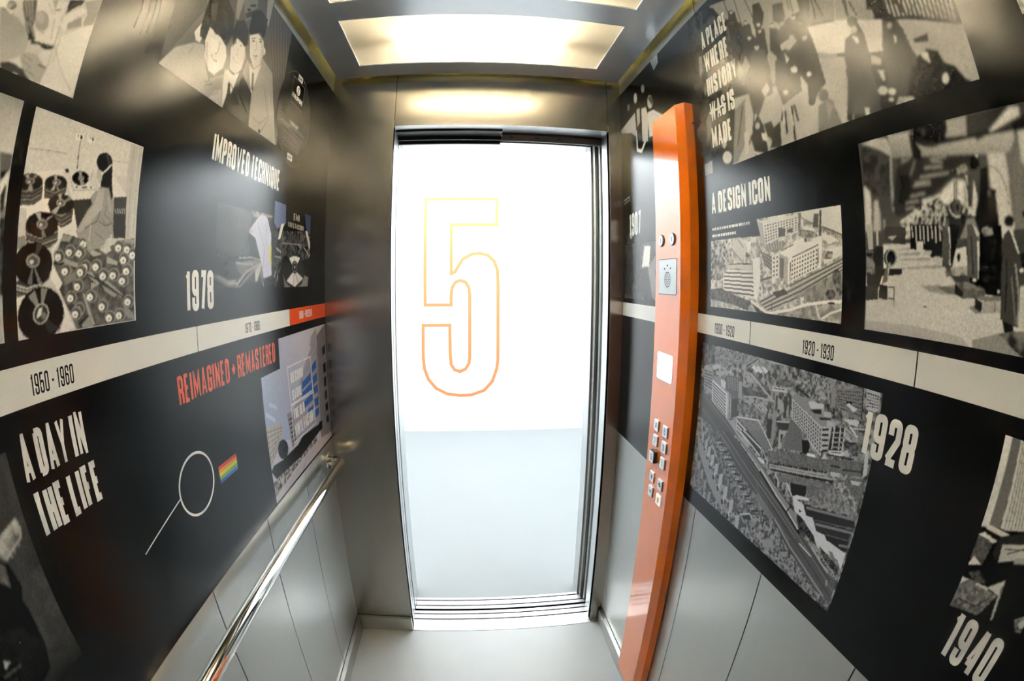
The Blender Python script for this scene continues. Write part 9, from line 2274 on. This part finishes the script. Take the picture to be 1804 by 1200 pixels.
  ('p',(49,51,55),[(101.5,129.5),(5,154.5),(8,128.5),(64.5,111),(91.5,113.5)]),
  ('l',(116,120,129),4.5,[(96.5,124.5),(46,138.5),(5.5,149.5)]),
  ('p',(44,45,49),[(64.5,120.5),(8,135.5),(5.5,114),(62.5,107)]),
  ('l',(112,116,125),4,[(26,118),(4,125)]),
  ('l',(86,88,95),2,[(100,130.5),(3.5,156.5)]),
  ('l',(86,88,95),2,[(64,119.5),(8,134.5)]),
  ('p',(200,206,223),[(175.5,143.5),(165,151),(128.5,159.5),(128.5,155),(162,144),(140.5,142.5),(126.5,127.5),(107.5,131.5),(90.5,114),(66.5,117.5),(58,111.5),(5,113),(4,81.5),(18,94),(75.5,90.5),(127.5,117.5),(159.5,121.5)]),
  ('p',(28,29,32),[(149.5,131.5),(140,128),(147,125)]),
  ('x',(23,24,25),(72,74,81),4,[(153.5,119.5),(140.5,120),(92,103.5),(80.5,90.5),(118.5,95.5),(133.5,88.5)]),
  ('x',(32,33,36),(91,94,102),4,[(73,94.5),(9.5,84),(6,70),(49.5,77.5)]),
  ('p',(114,118,127),[(47,97.5),(36.5,100),(21,90.5),(28.5,86.5)]),
  ('l',(175,180,195),3.4,[(90,82.5),(62.5,71.5),(32,62.5)]),
  ('l',(186,192,208),3,[(127,72.5),(103,69),(84.5,66.5)]),
  ('l',(163,169,182),2,[(79,85.5),(44.5,75.5),(6,62.5)]),
  ('l',(57,59,64),2,[(71.5,82.5),(11,62.5)]),
  ('l',(152,157,170),1.5,[(69,78.5),(64.5,83)]),
  ('l',(152,157,170),1.5,[(61.5,76),(57,80.5)]),
  ('l',(152,157,170),1.5,[(54,74),(50,78)]),
  ('l',(152,157,170),1.5,[(46.5,71.5),(42.5,76)]),
  ('l',(152,157,170),1.5,[(39,69),(35,73.5)]),
  ('l',(152,157,170),1.5,[(32,67),(27.5,71.5)]),
  ('l',(152,157,170),1.5,[(24.5,64.5),(20.5,69)]),
  ('l',(152,157,170),1.5,[(17,62.5),(13,67)]),
  ('x',(76,78,85),(169,174,189),5,[(78.5,215),(54,219),(5.5,196),(6,180),(38.5,191.5),(73,203)]),
  ('x',(87,90,98),(110,114,123),3,[(54,219),(31.5,232),(4.5,237),(5.5,196)]),
  ('p',(184,190,206),[(37.5,225),(12,231),(16,224),(31.5,220.5)]),
  ('p',(186,192,208),[(18,277.5),(10,280),(4,245),(12,238)]),
  ('p',(177,182,197),[(88.5,220.5),(63,228),(66,221.5),(85.5,216)]),
  ('x',(66,69,74),(152,157,170),5,[(281.5,62),(216,77.5),(199.5,62.5),(144.5,44.5),(57.5,19.5),(96,16.5),(263,13)]),
  ('l',(139,143,155),5,[(214.5,81),(149.5,53.5),(68,30.5),(24,18.5)]),
  ('l',(66,69,74),2,[(218,77),(152,49.5),(66,26)]),
  ('p',(142,147,159),[(254,17.5),(205.5,39.5),(194.5,24.5),(221.5,16)]),
  ('p',(144,149,161),[(172.5,30),(149.5,43.5),(152.5,29),(169,23)]),
  ('l',(57,59,64),2,[(216.5,80),(213.5,53)]),
  ('p',(142,147,159),[(31.5,48.5),(26.5,51),(23,40),(28,40)]),
  ('b',0.6),
  ('n',0.05,1.4),
])
photo_mesh('photo_print', pic, 'R', 0.456, 0.942, gr, 'black and white aerial photograph of rooftops, terraced houses and a railway line')
pic = Picture(129.5, 316.5, 1.2, 26)
pic.run([
  ('f',14),
  ('p',216,[(129.5,317.5),(117,318),(117.5,212),(131,207)]),
  ('p',104,[(117.5,318),(103.5,317),(100,215.5),(118,212)]),
  ('p',206,[(104.5,318),(80.5,319.5),(43,231),(90.5,216.5),(99,216.5)]),
  ('l',110,1.4,[(101,317),(92,216.5)]),
  ('l',110,1.4,[(98,317.5),(87,218.5)]),
  ('l',110,1.4,[(95,318.5),(82,220)]),
  ('l',110,1.4,[(92,319),(76.5,222)]),
  ('l',110,1.4,[(89.5,319.5),(71.5,223.5)]),
  ('l',110,1.4,[(86.5,320.5),(66.5,225.5)]),
  ('l',110,1.4,[(83.5,321),(61.5,227)]),
  ('p',204,[(128,209),(118.5,214),(81.5,213.5),(87,210),(94.5,207.5)]),
  ('p',200,[(130,197),(121,203),(96.5,200),(101.5,196.5)]),
  ('x',60,96,5,[(128.5,196),(102,196.5),(106.5,166.5),(129,165.5)]),
  ('p',38,[(94.5,207.5),(43,231.5),(37,220),(86.5,199.5),(86.5,178),(97,185)]),
  ('p',182,[(86.5,200),(35.5,218),(28.5,205.5),(83,179)]),
  ('l',60,1.6,[(81,196.5),(38.5,210)]),
  ('l',60,1.6,[(74.5,192.5),(41,214)]),
  ('p',204,[(128.5,157),(124,170.5),(108,165.5)]),
  ('x',60,120,6,[(122,97.5),(130,97),(130,139.5),(103.5,143.5),(108,124.5)]),
  ('p',204,[(130,139.5),(118,140.5),(129,130)]),
  ('x',74,140,4,[(121,124),(101,142.5),(63,142.5),(68.5,130.5),(79,107),(119.5,99)]),
  ('l',40,2,[(122,111.5),(89,115),(72.5,135.5)]),
  ('l',200,3,[(104,141.5),(81.5,143)]),
  ('p',188,[(83,144.5),(53,170.5),(49,139.5),(54.5,109.5),(59,129.5),(61,143.5)]),
  ('x',100,160,5,[(63.5,154),(56.5,162.5),(53,138),(55,128.5)]),
  ('p',14,[(64,187),(27.5,204.5),(1,164),(25.5,100),(51,99)]),
  ('p',152,[(59.5,193),(28.5,206),(24.5,199),(58.5,186.5)]),
  ('x',60,140,6,[(19.5,129.5),(-8,151.5),(-29.5,124),(9.5,118)]),
  ('p',180,[(12,128),(3,138),(-2,131.5),(4,123)]),
  ('x',40,90,6,[(122.5,148.5),(107,158),(89,148.5),(105.5,141)]),
  ('b',0.8),
  ('n',0.06,1.5),
])
photo_mesh('photo_print', pic, 'R', 0.1, 0.99, gr, 'black and white photograph of stacked crates in front of blinds')
pic = Picture(119.0, 383.0, 1.8, 27)
pic.run([
  ('f',200),
  ('x',150,225,6,[(100.5,202.5),(-195,108),(-3.5,-130.5),(262,-99)]),
  ('b',0.8),
  ('n',0.04,1.5),
])
photo_mesh('photo_print', pic, 'R', 0.03, 1.765, gr, 'pale sliver of another photograph at the top right corner')

# ------------------------------------------------------------------ lettering over the pictures
lettering('heading_text', 'A PLACE', 'R', 0.9875, 2.0250, 0.8530, 2.0765, M['letter'], gr, t=0.18, w=0.22, gap=0.06, label='white words A PLACE')
lettering('heading_text', 'WHERE', 'R', 0.9875, 1.9590, 0.8640, 2.0115, M['letter'], gr, t=0.18, w=0.22, gap=0.06, label='white word WHERE')
lettering('heading_text', 'HISTORY', 'R', 0.9875, 1.8930, 0.8420, 1.9430, M['letter'], gr, t=0.18, w=0.22, gap=0.06, label='white word HISTORY')
lettering('heading_text', 'WAS IS', 'R', 0.9850, 1.8265, 0.8680, 1.8760, M['letter'], gr, t=0.18, w=0.22, gap=0.06, label='white words WAS IS with WAS struck out', strike=('', 'WAS'))
lettering('heading_text', 'MADE', 'R', 0.9870, 1.7605, 0.8920, 1.8115, M['letter'], gr, t=0.18, w=0.22, gap=0.06, label='white word MADE')
sign = flat('sign_rule', 'L', 1.2890, 1.4000, 1.1085, 1.1092, M['letter'], gl, lift=0.0008)
lettering('sign_text', 'RECORD', 'L', 1.2890, 1.1680, 1.4000, 1.1985, M['letter'], gl, t=0.17, w=0.22, label='white sign words RECORD')
lettering('sign_text', 'STORE', 'L', 1.2925, 1.1185, 1.3790, 1.1485, M['letter'], gl, t=0.17, w=0.22, label='white sign word STORE')
lettering('sign_text', 'THE OLD', 'L', 1.2895, 1.0630, 1.3910, 1.0940, M['letter'], gl, t=0.17, w=0.22, label='white sign words THE OLD')
lettering('sign_text', 'VINYL FACTORY', 'L', 1.2880, 1.0120, 1.4845, 1.0500, M['letter'], gl, t=0.17, w=0.22, label='white sign words VINYL FACTORY')
TAN = printed('graphic_tan_letters', PRINT_ROUGH, False, (0.40, 0.36, 0.30))
lettering('sign_text', 'EMI', 'L', 1.3370, 1.6260, 1.3900, 1.6465, TAN, gl, t=0.20, w=0.30, gap=0.05)
lettering('sign_text', 'VINYL FACTORY', 'L', 1.2910, 1.6025, 1.4360, 1.6175, TAN, gl, t=0.16, w=0.26)
for z, a, b in ((1.5710, 1.0050, 0.8430), (1.5555, 1.0060, 0.8990)):           # two lines of print too small to read
    y = a; rr = random.Random(int(z * 1e4))
    while y > b:
        w = rr.uniform(0.004, 0.013)
        flat('small_print', 'R', max(b, y - w), y, z - 0.0030, z + 0.0030, M['strip'], gr, lift=0.0009); y -= w + 0.0025

# the printed record: dark disc with a pale rim, its label square and small print
DY, DZ, DR_ = 1.2875, 1.9180, 0.1450
pic = Picture(2 * DR_ * 1000, 2 * DR_ * 1000, 1.4, 31)
r0 = DR_ * 1000
pic.run([('f', 20)])
pic.ell(74, (r0, r0), r0, r0, 0, 72)
pic.ell(38, (r0, r0), r0 - 3.2, r0 - 3.2, 0, 72)
pic.ell(30, (r0, r0), r0 - 14, r0 - 14, 0, 72)
pic.ell(36, (r0, r0), r0 - 15.5, r0 - 15.5, 0, 72)
sq = [(1.2390, 1.9560), (1.3430, 1.9560), (1.3430, 2.0360), (1.2390, 2.0360)]
loc = lambda y, z: ((y - DY) * 1000 + r0, (z - DZ) * 1000 + r0)
pic.poly(16, [loc(*q) for q in sq])
pic.line(120, 1.8, [loc(*q) for q in sq + sq[:1]])
pic.line(70, 1.2, [loc(1.175, 1.990), loc(1.400, 1.990)])
pic.ell(12, (r0, r0), 4, 6)
rr = random.Random(7)
for k in range(9):                                             # block of small print around the lower half
    z = 1.8880 - k * 0.0082; y = 1.1800 + 0.004 * k + rr.uniform(0, .004); e = 1.3900 - 0.006 * k
    while y < e:
        w = rr.uniform(0.004, 0.014); pic.line(98, 3.2, [loc(y, z), loc(min(e, y + w), z)]); y += w + 0.003
for z, a, b in ((1.9000, 1.243, 1.328), (1.8945, 1.255, 1.315)):
    y = a
    while y < b: pic.line(135, 5, [loc(y, z), loc(y + 0.007, z)]); y += 0.0095
for z, a, b in ((1.9350, 1.180, 1.215), (1.9230, 1.178, 1.208), (1.9110, 1.182, 1.205), (1.9300, 1.365, 1.400), (1.9190, 1.370, 1.402), (1.9080, 1.372, 1.395)):
    y = a
    while y < b: pic.line(100, 3, [loc(y, z), loc(y + 0.006, z)]); y += 0.0085
pic.soften(0.7); pic.grain(0.05, 1.5)
disc = photo_mesh('record_print', pic, 'L', DY - DR_, DZ - DR_, gl, 'dark printed record label disc with white lettering',
                  lift=0.0004, hole=lambda y, z: ((y - r0) ** 2 + (z - r0) ** 2) > r0 ** 2)
for z0, z1 in ((2.0395, 2.0590), (1.7880, 1.8065)):
    yc = 1.2960 if z0 > 1.9 else 1.2750
    bx = flat('logo_box', 'L', yc - 0.020, yc + 0.020, z0, z1, M['letter'], disc, lift=0.0007)
    lettering('logo_text', 'EMI', 'L', yc - 0.0135, z0 + 0.0045, yc + 0.0135, z1 - 0.0045, M['strip_ink'], bx, t=0.24, w=0.42, gap=0.08, lift=0.0012)
lettering('logo_text', 'PARLOPHONE', 'L', 1.2440, 1.9735, 1.3365, 1.9880, M['letter'], disc, t=0.20, w=0.34, gap=0.06, lift=0.0007)
bm = bmesh.new()
bm.faces.new([bm.verts.new((XL + BT + 0.00022, 1.2900 + 0.0165 * math.cos(a), 2.0075 + 0.0150 * math.sin(a))) for a in np.linspace(0, 2 * math.pi, 28, endpoint=False)])
em = link('emblem', (lambda me: (bm.to_mesh(me), bm.free(), me)[2])(bpy.data.meshes.new('emblem')), M['letter'], disc)
bm = bmesh.new()
for s in ([(1.2980, 2.0130), (1.2950, 2.0170), (1.2890, 2.0160), (1.2870, 2.0110), (1.2900, 2.0030), (1.2870, 1.9985)], [(1.2810, 1.9985), (1.2985, 1.9985)], [(1.2830, 2.0075), (1.2950, 2.0075)]):
    L, Rr = ribbon(s, 0.0026)
    for i in range(len(L) - 1):
        try: bm.faces.new([bm.verts.new((XL + BT + 0.00030, p.x, p.y)) for p in (Rr[i], Rr[i + 1], L[i + 1], L[i])])
        except ValueError: pass
me = bpy.data.meshes.new('emblem_sign'); bm.to_mesh(me); bm.free()
link('emblem_sign', me, M['strip_ink'], em)

# line drawing on the left graphic: a plain ring with a long ray and a patch of coloured stripes
def strip_mesh(name, paths, w, mat, parent, label, lift=0.0008):
    bm = bmesh.new()
    for s in paths:
        L, Rr = ribbon(s, w)
        for i in range(len(L) - 1):
            bm.faces.new([bm.verts.new((XL + BT + lift * 0.3, p.x, p.y)) for p in (Rr[i], Rr[i + 1], L[i + 1], L[i])])
    me = bpy.data.meshes.new(name); bm.to_mesh(me); bm.free()
    for p in me.polygons: pass
    return link(name, me, mat, parent, label)


RC = (0.7220, 1.1000)
ring = strip_mesh('line_drawing', [[(RC[0] + 0.066 * math.cos(a), RC[1] + 0.056 * math.sin(a)) for a in np.linspace(0, 2 * math.pi, 49)]], 0.0048, M['letter'], gl, 'white outlined ring drawn on the graphic')
strip_mesh('ray', [[(0.5155, 1.0630), (0.6575, 1.0985)]], 0.0024, M['letter'], ring, None)
for k, c in enumerate(((0.62, 0.07, 0.05), (0.66, 0.30, 0.05), (0.62, 0.55, 0.07), (0.16, 0.42, 0.12), (0.07, 0.14, 0.50))):
    a = 1.0990 - k * 0.0070
    bm = bmesh.new()
    q = [(0.8120 - 0.0000 * k, a - 0.0070), (0.8985, a - 0.0070), (0.8985, a), (0.8120, a)]
    bm.faces.new([bm.verts.new((XL + BT + 0.00025, y, z)) for y, z in q])
    me = bpy.data.meshes.new('colour_stripe'); bm.to_mesh(me); bm.free()
    link('colour_stripe', me, printed('graphic_stripe_%d' % k, PRINT_ROUGH, False, c), ring)

# faint streaks and scraps of other prints
STREAK = printed('graphic_faint_streaks', PRINT_ROUGH, False, (0.055, 0.053, 0.050))
strip_mesh('faint_streaks', [[(0.5530, 1.8040), (0.5600, 1.8500), (0.5560, 1.9000), (0.5450, 1.9500)], [(0.5400, 1.8350), (0.5450, 1.8800), (0.5350, 1.9300)],
                             [(0.5250, 1.8250), (0.5300, 1.8700), (0.5180, 1.9150), (0.5050, 1.9500)], [(0.5050, 1.8300), (0.5100, 1.8650), (0.5000, 1.9000)]], 0.0035, STREAK, gl, 'faint pale streaks on the black print')
SCRAP = printed('graphic_scrap_grey', PRINT_ROUGH, False, (0.20, 0.21, 0.23))
bm = bmesh.new()
bm.faces.new([bm.verts.new((XR - BT - 0.00012, y, z)) for y, z in ((1.3375, 2.1480), (1.2765, 2.1480), (1.2752, 2.1180), (1.3141, 2.1056))])
me = bpy.data.meshes.new('photo_scrap'); bm.to_mesh(me); bm.free()
link('photo_scrap', me, SCRAP, gr, 'small grey corner of another print near the ceiling')
